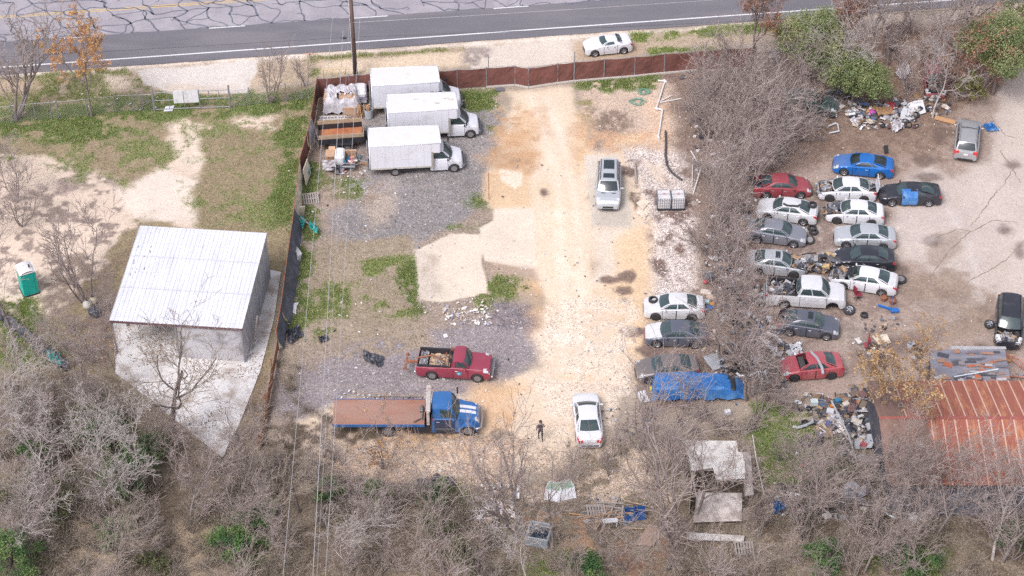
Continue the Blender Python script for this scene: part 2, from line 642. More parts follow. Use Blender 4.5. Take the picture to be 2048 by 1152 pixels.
# cream drive, the whole central strip
patch([(1010, 182), (1146, 172), (1165, 262), (1180, 300), (1300, 285), (1398, 300), (1396, 420), (1400, 590), (1290, 600), (1285, 700), (1240, 780), (1220, 880), (1110, 940), (1000, 950), (700, 960), (560, 960), (560, 860), (700, 800), (870, 800), (980, 790), (1010, 762), (1075, 730), (1085, 650), (1082, 560), (1075, 540), (985, 520), (985, 470), (990, 420), (960, 400), (975, 340), (1000, 280), (1010, 220)], dsp(230, 208, 184), namp=.7, edge=.35, grain=.2)
patch([(1010, 182), (1146, 172), (1166, 262), (1170, 320), (1180, 460), (1075, 420), (985, 418), (1060, 330), (1060, 220)], dsp(236, 216, 192), namp=.4, alpha=.8, grain=.12)
patch([(1150, 160), (1390, 146), (1400, 300), (1180, 300), (1165, 262)], dsp(212, 188, 168), namp=.5, edge=.35, grain=.8, peb=.3)
patch([(1143, 158), (1318, 150), (1310, 178), (1240, 182), (1150, 180)], GRN, namp=.5, green=1.2, spotty=.75, peb=.4)
patch([(1150, 205), (1270, 225), (1270, 270), (1200, 300), (1165, 268)], dsp(150, 130, 116), namp=.7, edge=.3, spotty=.85, grain=1, dry=.5, peb=.3)
patch([(1145, 190), (1190, 200), (1180, 240), (1150, 230)], dsp(160, 150, 110), namp=.6, spotty=.6, dry=1)
patch([(1200, 270), (1310, 262), (1310, 282), (1210, 296)], ORG, namp=.4, alpha=.8)
patch([(1290, 200), (1345, 200), (1345, 280), (1290, 280)], dsp(222, 190, 164), namp=.6, alpha=.8, grain=.7, peb=.3)
# orange staining
for (x, y, a, b, c, al) in ((1035, 275, 38, 22, (222, 184, 146), .9), (1020, 320, 45, 22, (210, 174, 138), .85), (1060, 250, 28, 16, (226, 194, 160), .8), (1150, 300, 16, 34, (226, 192, 156), .7), (1045, 240, 26, 12, (232, 200, 168), .7), (1085, 380, 30, 20, (232, 208, 178), .6),
                            (1160, 250, 20, 30, (230, 198, 164), .6), (1075, 590, 16, 34, (226, 188, 150), .8), (1080, 640, 14, 24, (224, 188, 154), .6), (1150, 540, 30, 12, (216, 184, 152), .7), (1190, 530, 30, 14, (176, 152, 130), .75), (1110, 535, 36, 9, (212, 184, 158), .7), (1030, 522, 38, 9, (222, 190, 156), .8),
                            (1150, 625, 50, 9, (224, 196, 168), .6), (1180, 660, 20, 8, (226, 194, 160), .6), (1160, 757, 14, 8, (240, 196, 156), .9), (1000, 780, 36, 18, (228, 192, 152), .8), (985, 830, 40, 30, (226, 190, 154), .8), (900, 880, 90, 22, (222, 184, 146), .85), (960, 910, 40, 18, (224, 186, 148), .8), (820, 905, 60, 16, (218, 188, 158), .6)):
    blob(x, y, a * 1.12, b * 1.15, dsp(c[0] - 5, c[1] - 7, c[2] - 8), min(1, al * 1.1), grain=.4)
patch([(965, 345), (1062, 338), (1064, 412), (985, 416), (960, 398)], dsp(224, 192, 156), namp=.3, alpha=.9, grain=.3)
patch([(1000, 338), (1045, 345), (1046, 368), (1030, 378), (1002, 360)], dsp(240, 222, 200), namp=.2, edge=.1)
blob(1036, 322, 24, 5, dsp(168, 140, 116), .8, edge=.2, namp=.3)
for (x, y, a, b) in ((1000, 195, 14, 7), (1030, 205, 16, 7), (1010, 215, 12, 6), (1020, 192, 12, 4)):
    blob(x, y, a, b, dsp(216, 196, 164), .7)
patch([(990, 215), (1090, 215), (1095, 300), (1060, 345), (985, 345), (990, 290)], dsp(204, 164, 128), namp=.7, edge=.4, spotty=.42, noise=NZ2, alpha=.75, grain=.4)
patch([(1140, 240), (1180, 250), (1172, 350), (1150, 350)], dsp(208, 172, 136), namp=.6, edge=.4, spotty=.5, noise=NZ2, alpha=.7, grain=.4)
patch([(1160, 262), (1330, 262), (1330, 300), (1180, 305)], dsp(212, 170, 138), namp=.6, edge=.4, spotty=.5, noise=NZ2, alpha=.7, grain=.5)
patch([(1080, 340), (1185, 360), (1180, 560), (1080, 560)], dsp(222, 196, 166), namp=.6, edge=.5, spotty=.3, noise=NZ, alpha=.6, grain=.3)
patch([(1090, 560), (1290, 560), (1260, 780), (1090, 780)], dsp(220, 190, 160), namp=.6, edge=.5, spotty=.28, noise=NZ, alpha=.6, grain=.6)
patch([(560, 860), (1060, 820), (1060, 930), (600, 940)], dsp(212, 172, 136), namp=.8, edge=.5, spotty=.4, noise=NZ, alpha=.7, grain=.6)
patch([(640, 200), (745, 230), (745, 400), (640, 400)], dsp(150, 128, 112), namp=.7, edge=.4, spotty=.4, noise=NZ2, alpha=.7, grain=.9)
# concrete slabs
patch([(834, 500), (866, 482), (900, 463), (940, 470), (960, 468), (972, 585), (882, 604), (838, 600)], dsp(232, 216, 198), namp=.22, edge=.07, grain=.15)
patch([(834, 500), (866, 505), (880, 560), (890, 590), (838, 600)], dsp(210, 196, 182), namp=.4, alpha=.8, grain=.5)
patch([(958, 455), (986, 440), (988, 418), (1068, 417), (1072, 540), (968, 522)], dsp(234, 218, 200), namp=.1, edge=.06, grain=.15)
patch([(972, 522), (1076, 540), (1080, 560), (1040, 552), (975, 545)], dsp(184, 162, 144), namp=.3, alpha=.9)
for (x, y, a, b) in ((868, 518, 6, 9), (875, 575, 8, 8), (850, 540, 5, 4)):
    blob(x, y, a, b, dsp(182, 164, 148), .7, edge=.3, namp=.3)
patch([(1068, 418), (1182, 420), (1186, 470), (1180, 600), (1090, 600), (1075, 540)], dsp(234, 214, 190), namp=.25, edge=.15, alpha=.8, grain=.3)
patch([(1188, 458), (1290, 446), (1290, 480), (1250, 560), (1188, 560)], dsp(226, 212, 196), namp=.5, alpha=.8, edge=.4, grain=.4)
# tan strip and pink crushed stone
patch([(1232, 478), (1300, 440), (1310, 560), (1300, 680), (1270, 760), (1225, 640)], dsp(230, 198, 162), namp=.8, edge=.6, alpha=.9, grain=.5)
patch([(1245, 300), (1395, 300), (1402, 440), (1402, 590), (1300, 600), (1310, 480), (1290, 400)], PINKG, namp=.6, edge=.4, grain=1.6, peb=1)
patch([(1245, 320), (1395, 330), (1402, 440), (1400, 590), (1310, 560), (1300, 470), (1290, 400)], dsp(128, 106, 98), namp=.5, spotty=.24, noise=NZ, grain=1.2, peb=.5)
patch([(1288, 320), (1330, 330), (1330, 372), (1290, 350)], dsp(226, 206, 188), namp=.4, grain=.6)
for (x, y, a, b) in ((1250, 552, 17, 9), (1246, 582, 13, 5), (1248, 602, 6, 4), (1216, 653, 15, 4), (1262, 662, 22, 11), (1086, 385, 10, 10), (1178, 390, 4, 10), (1310, 700, 40, 14), (1218, 558, 14, 4)):
    blob(x, y, a, b, dsp(124, 104, 96), .9, edge=.15, namp=.6, grain=1)
patch([(1085, 600), (1280, 600), (1270, 760), (1230, 880), (1100, 900), (1080, 760)], dsp(234, 216, 198), namp=.6, spotty=.6, alpha=.7, grain=1.0, peb=.7)
# slab under the silver SUV
patch([(1170, 312), (1238, 308), (1262, 420), (1262, 452), (1184, 452), (1178, 400)], dsp(218, 206, 192), namp=.1, edge=.06, grain=.2)
patch([(1190, 425), (1262, 422), (1262, 452), (1186, 452)], dsp(190, 178, 164), namp=.4, alpha=.7, edge=.4)
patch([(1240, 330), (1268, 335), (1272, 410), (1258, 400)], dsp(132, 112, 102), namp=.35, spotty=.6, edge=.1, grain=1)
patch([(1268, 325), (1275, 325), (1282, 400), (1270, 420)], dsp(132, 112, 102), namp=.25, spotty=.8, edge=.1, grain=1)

# bottom belt of leaf litter under the trees
patch([(-60, 740), (130, 740), (240, 760), (440, 915), (520, 880), (560, 900), (700, 920), (880, 960), (1080, 950), (1200, 890), (1340, 860), (1500, 840), (2100, 900), (2100, 1250), (-60, 1250)], LIT, namp=1.1, edge=.5, grain=1.1, dry=1)
patch([(-60, 760), (2100, 960), (2100, 1250), (-60, 1250)], DBRN, namp=1, spotty=.4, noise=NZ, edge=.4, grain=1.1, dry=.6)
patch([(600, 900), (1080, 880), (1200, 900), (1250, 990), (1080, 1000), (980, 980), (820, 960), (620, 960)], dsp(206, 178, 154), namp=1, spotty=.6, grain=1.1, peb=.8)
patch([(1080, 880), (1340, 870), (1340, 1000), (1000, 1000)], dsp(206, 184, 162), namp=.9, spotty=.5, grain=1, peb=.6)
patch([(160, 1050), (420, 1060), (430, 1200), (130, 1200)], dsp(186, 164, 140), namp=1, spotty=.7, grain=.9)
patch([(1040, 1020), (1180, 1040), (1180, 1100), (1060, 1100)], dsp(170, 136, 108), namp=.9, spotty=.4, grain=.9)
patch([(1240, 1080), (1400, 1080), (1400, 1200), (1240, 1200)], dsp(146, 116, 98), namp=.9, spotty=.4, grain=.9)
for (x, y, a, b) in ((40, 1100, 60, 40), (220, 860, 60, 40), (250, 940, 50, 40), (470, 1090, 50, 50), (880, 985, 60, 16), (1580, 870, 50, 36), (1600, 960, 60, 36), (1820, 1120, 60, 40), (110, 980, 60, 30), (1100, 1120, 50, 20), (1670, 905, 40, 26)):
    blob(x, y, a, b, dsp(92, 122, 58), .9, spotty=.65, green=1.1, dry=.4)
patch([(1500, 800), (1620, 810), (1640, 900), (1640, 960), (1545, 960), (1510, 880)], dsp(118, 138, 80), namp=1.0, spotty=.5, green=.8, edge=.5)

# breaker's yard on the right
patch([(1400, 150), (2150, 60), (2150, 790), (1850, 790), (1500, 800), (1290, 790), (1400, 600)], YARD, namp=.5, edge=.5, grain=.6)
patch([(1330, 120), (1560, 100), (1660, 160), (1660, 300), (1500, 420), (1480, 800), (1290, 830), (1400, 600), (1400, 420), (1350, 300)], dsp(142, 122, 112), namp=.9, edge=.6, grain=1.1, dry=.6)
patch([(1640, 60), (2060, 40), (2060, 150), (1960, 200), (1900, 230), (1700, 240), (1640, 200)], dsp(152, 126, 110), namp=.9, edge=.6, grain=1.1, dry=.7)
patch([(1640, 230), (1900, 215), (1900, 290), (1780, 330), (1650, 300)], dsp(148, 124, 108), namp=.9, edge=.7, alpha=.8, grain=1)
patch([(2150, 120), (2030, 130), (1990, 200), (1975, 320), (1900, 350), (1850, 330), (1790, 390), (1790, 470), (1810, 520), (1880, 560), (1930, 600), (2150, 620)], YPALE, namp=.8, edge=.35, grain=.3)
patch([(1880, 470), (1940, 455), (1920, 500), (1880, 540), (1840, 530)], dsp(170, 152, 138), namp=.5, alpha=.8, edge=.3, grain=.5)
patch([(1800, 560), (1900, 540), (2000, 590), (1990, 660), (1900, 690), (1820, 670)], dsp(166, 145, 130), namp=.8, alpha=.85, edge=.4, grain=.6)
patch([(1820, 600), (1890, 590), (1960, 610), (1900, 640), (1830, 640)], YPALE, namp=.7, alpha=.8, spotty=.55, edge=.3)
patch([(1690, 660), (1860, 650), (1860, 700), (1690, 760)], dsp(150, 130, 120), namp=.6, alpha=.8, grain=.6)
patch([(1630, 390), (1680, 400), (1680, 560), (1640, 560), (1600, 500)], dsp(188, 172, 160), namp=.6, alpha=.9, grain=.5)
patch([(1670, 640), (1740, 640), (1720, 700), (1670, 690)], dsp(202, 190, 180), namp=.7, alpha=.7, spotty=.6)
for (x, y, a, b) in ((1795, 540, 26, 14), (1890, 590, 14, 8), (1800, 690, 50, 14), (1880, 270, 22, 20), (1860, 355, 30, 10), (1870, 480, 14, 8), (1855, 650, 12, 6), (2010, 460, 12, 8), (2025, 330, 10, 5), (1770, 430, 10, 8), (1985, 700, 40, 12), (1850, 320, 26, 8), (1960, 640, 12, 6), (2040, 500, 10, 14), (1930, 655, 10, 5)):
    blob(x, y, a, b, DARKD, .75, edge=.3, namp=.7, grain=.7)
patch([(1180, 78), (1182, 78), (1166, 122), (1164, 122)], dsp(180, 160, 140), namp=.1, edge=.06)

patch([(1480, 380), (1660, 380), (1680, 640), (1560, 790), (1480, 760)], dsp(136, 116, 108), namp=.9, edge=.5, alpha=.8, spotty=.6, grain=1)
patch([(1670, 600), (1860, 560), (2040, 620), (2040, 700), (1800, 700), (1690, 720)], dsp(140, 120, 110), namp=1, edge=.5, alpha=.75, spotty=.42, noise=NZ)
patch([(1790, 560), (1880, 520), (2000, 560), (1980, 620), (1850, 640)], dsp(160, 140, 126), namp=1, edge=.4, alpha=.7, spotty=.5)
patch([(1780, 190), (1960, 220), (1900, 330), (1800, 330), (1640, 320), (1640, 250)], dsp(130, 108, 96), namp=1, edge=.6, alpha=.7, spotty=.5, noise=NZ)
patch([(1290, 640), (1330, 700), (1290, 800), (1262, 740), (1270, 660)], dsp(126, 106, 98), namp=.9, alpha=.8, spotty=.5, edge=.3)
patch([(235, 700), (330, 720), (300, 790), (240, 760)], DRYG, alpha=0)
# far beyond the picture: dry land
far = sstep(56, 75, np.abs(GX)) + sstep(60, 80, GY) + sstep(35, 50, -GY)
put(np.clip(far, 0, 1), dsp(158, 146, 124), grain=.8)

# wheel tracks worn into the drive and the yards
for k, (pl, c, w) in enumerate((
        ([(1060, 190), (1085, 260), (1110, 340), (1120, 430), (1125, 520), (1130, 640), (1120, 740)], (248, 234, 220), .26), ([(1090, 190), (1115, 260), (1142, 340), (1155, 430), (1160, 520), (1165, 640), (1150, 740)], (248, 234, 220), .26),
        ([(1075, 190), (1100, 260), (1127, 340), (1137, 430), (1143, 520)], (222, 198, 176), .2), ([(1130, 180), (1146, 260), (1150, 330), (1165, 420), (1178, 520)], (220, 196, 172), .2),
        ([(1090, 620), (1180, 640), (1260, 630)], (222, 196, 172), .25), ([(1085, 660), (1180, 690), (1270, 690)], (246, 230, 216), .25), ([(1085, 700), (1180, 735), (1260, 740)], (218, 196, 174), .2),
        ([(980, 800), (1100, 850), (1200, 860)], (222, 192, 164), .25), ([(780, 890), (900, 885), (1020, 870)], (236, 212, 188), .25), ([(700, 905), (820, 915), (960, 900)], (204, 174, 148), .22),
        ([(1010, 430), (1010, 510)], (226, 208, 190), .15), ([(1760, 440), (1850, 450), (1960, 420), (2048, 400)], (196, 184, 178), .22), ([(1770, 470), (1860, 482), (1970, 455), (2060, 440)], (196, 184, 178), .22),
        ([(1700, 700), (1800, 660), (1900, 640), (2000, 560), (2030, 460)], (196, 180, 168), .25), ([(1830, 360), (1900, 420), (1950, 520), (1960, 600)], (222, 214, 210), .25),
        ([(340, 250), (370, 320), (350, 400)], (244, 228, 212), .3), ([(380, 250), (395, 320), (375, 400)], (244, 228, 212), .25), ([(700, 385), (820, 372), (960, 360)], (176, 166, 164), .22), ([(600, 770), (760, 775), (1000, 745)], (176, 164, 160), .22))):
    for (x0_, y0_), (x1_, y1_) in zip(pl, pl[1:]):
        A_, B_ = G(x0_, y0_), G(x1_, y1_)
        nn_ = Vector((B_.y - A_.y, A_.x - B_.x, 0)).normalized() * w
        patch([tuple((A_ + nn_).xy), tuple((B_ + nn_).xy), tuple((B_ - nn_).xy), tuple((A_ - nn_).xy)], dsp(*c), edge=.2, namp=.5, alpha=.3, noise=NZ2, world=True)

# overall tonal mottling of the earth itself (mineral and damp), several sizes
base *= (0.90 + .20 * NZ3)[..., None]
base *= (0.90 + .20 * NZ)[..., None]
base *= (1 + (NZ4 - .5) * .34 * np.clip(GRAIN, 0, 1.3))[..., None]
ZG = -.05 + .05 * NZ * (0.3 + np.clip(GRAIN, 0, 1))
ZG = np.minimum(ZG, -.004)

gc = np.concatenate([base, np.clip(GRAIN, 0, 2)[..., None]], axis=2)
ny, nx = GX.shape
gv = np.stack([GX, GY, ZG], axis=2).reshape(-1, 3)
ii = (np.arange(ny - 1)[:, None] * nx + np.arange(nx - 1)[None, :]).ravel()
gf = np.stack([ii, ii + 1, ii + nx + 1, ii + nx], axis=1)
gm = bpy.data.materials.new('soil')
gm.use_nodes = True
n = gm.node_tree.nodes
Lk = gm.node_tree.links.new
pb = n['Principled BSDF']
pb.inputs['Roughness'].default_value = .92
pb.inputs['Specular IOR Level'].default_value = .2
at = n.new('ShaderNodeAttribute')
at.attribute_name = 'soil'
tc = n.new('ShaderNodeTexCoord')
vo = n.new('ShaderNodeTexVoronoi')
vo.inputs['Scale'].default_value = 13
Lk(tc.outputs['Object'], vo.inputs['Vector'])
nz1 = n.new('ShaderNodeTexNoise')
nz1.inputs['Scale'].default_value = 5.5
nz1.inputs['Detail'].default_value = 7
nz1.inputs['Roughness'].default_value = .72
Lk(tc.outputs['Object'], nz1.inputs['Vector'])
sep = n.new('ShaderNodeSeparateColor')
Lk(vo.outputs['Color'], sep.inputs[0])
mm = n.new('ShaderNodeMapRange')
mm.inputs['From Min'].default_value = 0
mm.inputs['From Max'].default_value = 1
mm.inputs['To Min'].default_value = -.34
mm.inputs['To Max'].default_value = .30
Lk(sep.outputs[0], mm.inputs['Value'])
ml = n.new('ShaderNodeMath')
ml.operation = 'MULTIPLY'
Lk(mm.outputs[0], ml.inputs[0])
Lk(at.outputs['Alpha'], ml.inputs[1])
m2 = n.new('ShaderNodeMapRange')
m2.inputs['From Min'].default_value = .25
m2.inputs['From Max'].default_value = .75
m2.inputs['To Min'].default_value = .84
m2.inputs['To Max'].default_value = 1.14
Lk(nz1.outputs['Fac'], m2.inputs['Value'])
ad = n.new('ShaderNodeMath')
ad.operation = 'ADD'
Lk(ml.outputs[0], ad.inputs[0])
Lk(m2.outputs[0], ad.inputs[1])
hv = n.new('ShaderNodeHueSaturation')
Lk(at.outputs['Color'], hv.inputs['Color'])
Lk(ad.outputs[0], hv.inputs['Value'])
Lk(hv.outputs[0], pb.inputs['Base Color'])
bp = n.new('ShaderNodeBump')
bp.inputs['Strength'].default_value = .5
bp.inputs['Distance'].default_value = .06
Lk(nz1.outputs['Fac'], bp.inputs['Height'])
Lk(bp.outputs[0], pb.inputs['Normal'])
ground = np_mesh('ground', gv, gf, gm, vcols=gc.reshape(-1, 4), attr='soil', smooth=True)
tag(ground, kind='structure')


def gz(x, y):
    i = min(max(int(np.searchsorted(gx, x)), 1), nx - 1)
    j = min(max(int(np.searchsorted(gy, y)), 1), ny - 1)
    return float(ZG[j, i])


# wandering cracks in the hard pan of the right-hand yard
mb = MB()
rr = random.Random(17)
for pl in ([(2030, 330), (2010, 365), (1985, 395), (1960, 430), (1935, 460)], [(1870, 475), (1915, 458), (1945, 462), (1985, 440), (2048, 445)], [(1940, 462), (1900, 500), (1870, 540), (1850, 580)], [(2060, 470), (2030, 500), (2010, 520), (1980, 540), (1940, 560), (1900, 600)], [(2000, 300), (2030, 345), (2048, 375)], [(1830, 600), (1870, 640), (1930, 660)], [(1980, 230), (2010, 270), (2048, 280)]):
    pts = []
    for a_, b_ in zip(pl, pl[1:]):
        A_, B_ = G(*a_), G(*b_)
        k_ = max(2, int((B_ - A_).length / .25))
        for i in range(k_):
            p = A_.lerp(B_, i / k_)
            pts.append((p.x + rr.uniform(-.07, .07), p.y + rr.uniform(-.07, .07)))
    P = []
    for (x0_, y0_), (x1_, y1_) in zip(pts, pts[1:]):
        l_ = math.hypot(x1_ - x0_, y1_ - y0_) or 1
        w = rr.uniform(.012, .045)
        z_ = gz(x0_, y0_) + .012
        P.append([(x0_ - (y1_ - y0_) / l_ * w, y0_ + (x1_ - x0_) / l_ * w, z_), (x0_ + (y1_ - y0_) / l_ * w, y0_ - (x1_ - x0_) / l_ * w, z_)])
    mb.grid(P)
tag(mb.build('ground_cracks', pmat('crack_dirt', S(150, 132, 120), .95, var=.2)), kind='structure')

# ------------------------------------------------------------------ ROAD
rA, rB = G(0, 135), G(1581, 23)
rd = (rB - rA).normalized()
rn = Vector((-rd.y, rd.x, 0))
ang = math.atan2(rd.y, rd.x)


def RP(s_, t_, z=0):
    """road coordinates: s along, t away from the camera, 0 = white edge line"""
    return (rA.x + rd.x * s_ + rn.x * t_, rA.y + rd.y * s_ + rn.y * t_, z)


def road_st(px, py):
    p = G(px, py) - rA
    return p.dot(rd), p.dot(rn)


T_EDGE = road_st(640, 103)[1]
T_NEW = road_st(640, 40)[1]
T_YEL = road_st(256, 17)[1]


def sheet(name, s0, s1, t0, t1, z, mat, ns=120, jag=0, parent=None, kind='structure'):
    P = []
    for i in range(ns + 1):
        s_ = s0 + (s1 - s0) * i / ns
        j = jag * (vnoise(np.array(s_), np.array(0.), 1.3, 5) - .5) * 2 if jag else 0
        P.append([RP(s_, t0 + j, z), RP(s_, t1, z)])
    mb = MB()
    mb.grid(P)
    o = mb.build(name, mat, parent)
    if kind:
        tag(o, kind=kind)
    return o


m_old = pmat('old_asphalt', S(174, 169, 175), .9, var=.10, scale=1.2, bump=.2, bscale=40, c2=S(160, 154, 161), thr=.52, scale2=.35)
m_new = pmat('new_asphalt', S(120, 117, 124), .85, var=.10, scale=.8, bump=.2, bscale=50, c2=S(131, 127, 132), thr=.55, scale2=.25, stretch=(.25, 1, 1))
m_line = pmat('road_paint_white', S(240, 238, 240), .6, var=.1, scale=9)
m_yel = pmat('road_paint_yellow', S(232, 196, 120), .6, var=.12, scale=9)
m_seal = pmat('crack_sealant', S(116, 116, 130), .6, var=.12, scale=3)
road = sheet('road', -300, 400, T_EDGE, T_YEL * 2 + 6, .006, m_old, 400, jag=.12)
newl = sheet('road_new_lane', -300, 400, T_EDGE - .12, T_NEW, .014, m_new, 700, jag=.06)
mb = MB()
mb.grid([[RP(s_, -.08, .02), RP(s_, .08, .02)] for s_ in np.linspace(-300, 400, 300)])
tag(mb.build('road_edge_line', m_line), kind='structure')
mb = MB()
s0 = road_st(128, 75)[0]
for k in range(-12, 22):
    a = s0 + k * 12.19
    mb.poly([RP(a, T_NEW - .18, .02), RP(a + 3.05, T_NEW - .18, .02), RP(a + 3.05, T_NEW - .05, .02), RP(a, T_NEW - .05, .02)])
tag(mb.build('road_lane_dashes', m_line), kind='structure')
mb = MB()
for t_ in (T_YEL - .13, T_YEL + .13):
    mb.grid([[RP(s_, t_ - .05, .012), RP(s_, t_ + .05, .012)] for s_ in np.linspace(-300, 400, 200)])
tag(mb.build('road_centre_lines', m_yel), kind='structure')
# sealed cracks: a jittered net of wandering ribbons
mb = MB()
rr = random.Random(5)
cw, chh = 1.85, 1.35
nodes = {}
for i in range(-5, 64):
    for j in range(0, 11):
        t_ = T_NEW + .25 + j * chh + rr.uniform(-.5, .5)
        s_ = i * cw + (cw / 2 if j % 2 else 0) + rr.uniform(-.8, .8)
        if j == 0:
            t_ = T_NEW + .02 + rr.uniform(0, .06)
        nodes[i, j] = (s_, t_)


def ribbon(a, b, w):
    n_ = 7
    P = []
    dx, dy = b[0] - a[0], b[1] - a[1]
    L_ = math.hypot(dx, dy) or 1
    px_, py_ = -dy / L_, dx / L_
    o1, o2 = rr.uniform(-.22, .22), rr.uniform(-.16, .16)
    for k in range(n_ + 1):
        u = k / n_
        off = math.sin(u * math.pi) * o1 + math.sin(u * 2 * math.pi) * o2 + rr.uniform(-.02, .02)
        x, y = a[0] + dx * u + px_ * off, a[1] + dy * u + py_ * off
        ww = w * rr.uniform(.7, 1.25)
        P.append([RP(x + px_ * ww, y + py_ * ww, .016), RP(x - px_ * ww, y - py_ * ww, .016)])
    mb.grid(P)


for (i, j), p in nodes.items():
    w = rr.uniform(.04, .078)
    if rr.random() < .58:
        q = nodes.get((i + 1, j))
        if q:
            ribbon(p, q, w)
    for dj in ((0,) if j % 2 else (-1,)):
        q = nodes.get((i + dj + (1 if j % 2 else 0) * (1 if rr.random() < .5 else 0), j + 1)) if rr.random() < .84 else None
        if q:
            ribbon(p, q, w * 1.15)
    if rr.random() < .35:
        ribbon(p, (p[0] + rr.uniform(-.9, .9), p[1] + rr.uniform(-.8, .8)), w * .7)
    if rr.random() < .2:
        q = nodes.get((i, j + 1))
        if q:
            ribbon(p, q, w)
tag(mb.build('road_crack_seal', m_seal), kind='structure')
# painted survey arrow on the verge
mb = MB()
c = G(620, 106)
for a0, l_ in ((90, .75), (10, .6), (170, .6), (60, .42), (120, .42)):
    a_ = math.radians(a0)
    ux, uy = math.cos(a_), math.sin(a_)
    b0 = Vector((c.x, c.y - .25, .012))
    mb.poly([b0 + Vector((-uy * .06, ux * .06, 0)), b0 + Vector((uy * .06, -ux * .06, 0)), b0 + Vector((ux * l_ + uy * .05, uy * l_ * .9 - ux * .05, 0)), b0 + Vector((ux * l_ - uy * .05, uy * l_ * .9 + ux * .05, 0))])
    c.z += .003
tag(mb.build('painted_survey_arrow', pmat('survey_orange', S(255, 206, 180), .7)), kind='structure')

# concrete pad of the shed with its tapering point
m_pad = pmat('pad_concrete', S(236, 232, 230), .85, var=.10, scale=1.4, bump=.15, c2=S(186, 172, 162), thr=.585, scale2=.55)
pad = [G(*p) for p in ((225, 640), (231, 746), (300, 800), (445, 916), (478, 850), (520, 745), (548, 640), (562, 545), (536, 540), (500, 640))]
mb = MB()
top = [mb.V((p.x, p.y, .06)) for p in pad]
bot = [mb.V((p.x, p.y, -.12)) for p in pad]
mb.face(top)
for k in range(len(pad)):
    j = (k + 1) % len(pad)
    mb.face((top[k], bot[k], bot[j], top[j]))
tag(mb.build('shed_concrete_pad', m_pad), kind='structure')
# ------------------------------------------------------------------ VEHICLES
M_GLASS = glass_mat('car_glass', (.055, .085, .092, 1), .28)
M_GLASSD = glass_mat('tinted_glass', (.02, .03, .035, 1), .15)
M_BLK = pmat('black_trim', S(52, 52, 58), .6, var=.1)
M_SEAM = pmat('panel_gap', S(38, 38, 42), .8, var=.05)
M_TYRE = pmat('tyre_rubber', S(58, 57, 62), .85, var=.15, scale=8, c2=S(110, 100, 94), thr=.62)
M_RIM = pmat('alloy', S(196, 196, 202), .35, .6, var=.08)
M_STEEL = pmat('painted_steel_rim', S(150, 146, 146), .5, .2, var=.15)
M_HUB = pmat('hub_dark', S(60, 60, 64), .6, var=.1)
M_LAMP = pmat('headlamp_lens', S(214, 218, 222), .12, var=.08, scale=20, spec=.8)
M_TAIL = pmat('tail_lamp_lens', S(206, 52, 58), .15, var=.1, scale=12, spec=.8)
M_AMB = pmat('amber_lens', S(236, 150, 60), .2, var=.05)
M_CHR = pmat('bright_metal', S(206, 206, 212), .3, .7, var=.08)
M_SEAT = pmat('seat_cloth', S(88, 84, 86), .9, var=.2)
M_SEATT = pmat('seat_tan', S(160, 140, 116), .9, var=.2)
M_MET = pmat('engine_metal', S(150, 148, 150), .45, .5, var=.25, scale=6, c2=S(90, 70, 58), thr=.56)
M_JUNK = vmat('junk_mix', .55, var=.2, scale=5, spec=.5)
M_WOOD = pmat('bare_timber', S(196, 172, 144), .85, var=.2, scale=6, stretch=(1, 6, 6), c2=S(150, 130, 112), thr=.56)
M_WOODG = pmat('weathered_timber', S(182, 172, 166), .9, var=.2, scale=6, stretch=(1, 6, 6), c2=S(130, 118, 110), thr=.58)
M_RUST = pmat('rusty_steel', S(176, 120, 92), .85, .1, var=.25, scale=1.6, c2=S(150, 96, 74), thr=.5, scale2=2.5, bump=.2)


def car_paint(name, c, dirty=.35, metal=.0, rough=.28):
    return pmat('paint_' + name, c, rough, metal, var=.06, scale=1.2, c2=tuple(list(np.array(c[:3]) * .62 + np.array(S(150, 138, 126)[:3]) * .38) + [1]), thr=.5 + .25 * (1 - dirty), scale2=1.1, coat=.35, sharp=.14)


P_WHITE = car_paint('white', S(236, 236, 242), .25)
P_WHITE2 = car_paint('dusty_white', S(226, 226, 230), .5)
P_SILV = car_paint('silver', S(204, 208, 214), .25, .3, .35)
P_GREY = car_paint('grey', S(150, 152, 164), .5, .25, .4)
P_DGREY = car_paint('dark_grey', S(104, 108, 122), .45, .2, .35)
P_BLACK = car_paint('black', S(50, 52, 62), .3, 0, .2)
P_BRONZE = car_paint('grey_brown', S(130, 122, 122), .45, .2, .35)
P_RED = car_paint('red', S(166, 72, 82), .5)
P_RED2 = car_paint('bright_red', S(192, 88, 98), .6)
P_MAROON = car_paint('faded_maroon', S(160, 62, 84), .35, 0, .45)
P_BLUE = car_paint('blue', S(34, 116, 200), .25, .1)
P_TBLUE = car_paint('truck_blue', S(54, 112, 176), .35)
P_NAVY = car_paint('navy_panel', S(48, 62, 92), .4)
P_TRUCK = pmat('paint_truck_white', S(236, 236, 244), .4, 0, var=.04, scale=1, c2=S(204, 200, 200), thr=.70, scale2=.8, sharp=.16)
M_BOXROOF = pmat('truck_roof_skin', S(232, 229, 226), .6, var=.05, scale=.7, c2=S(212, 206, 198), thr=.66, scale2=.7, sharp=.16)

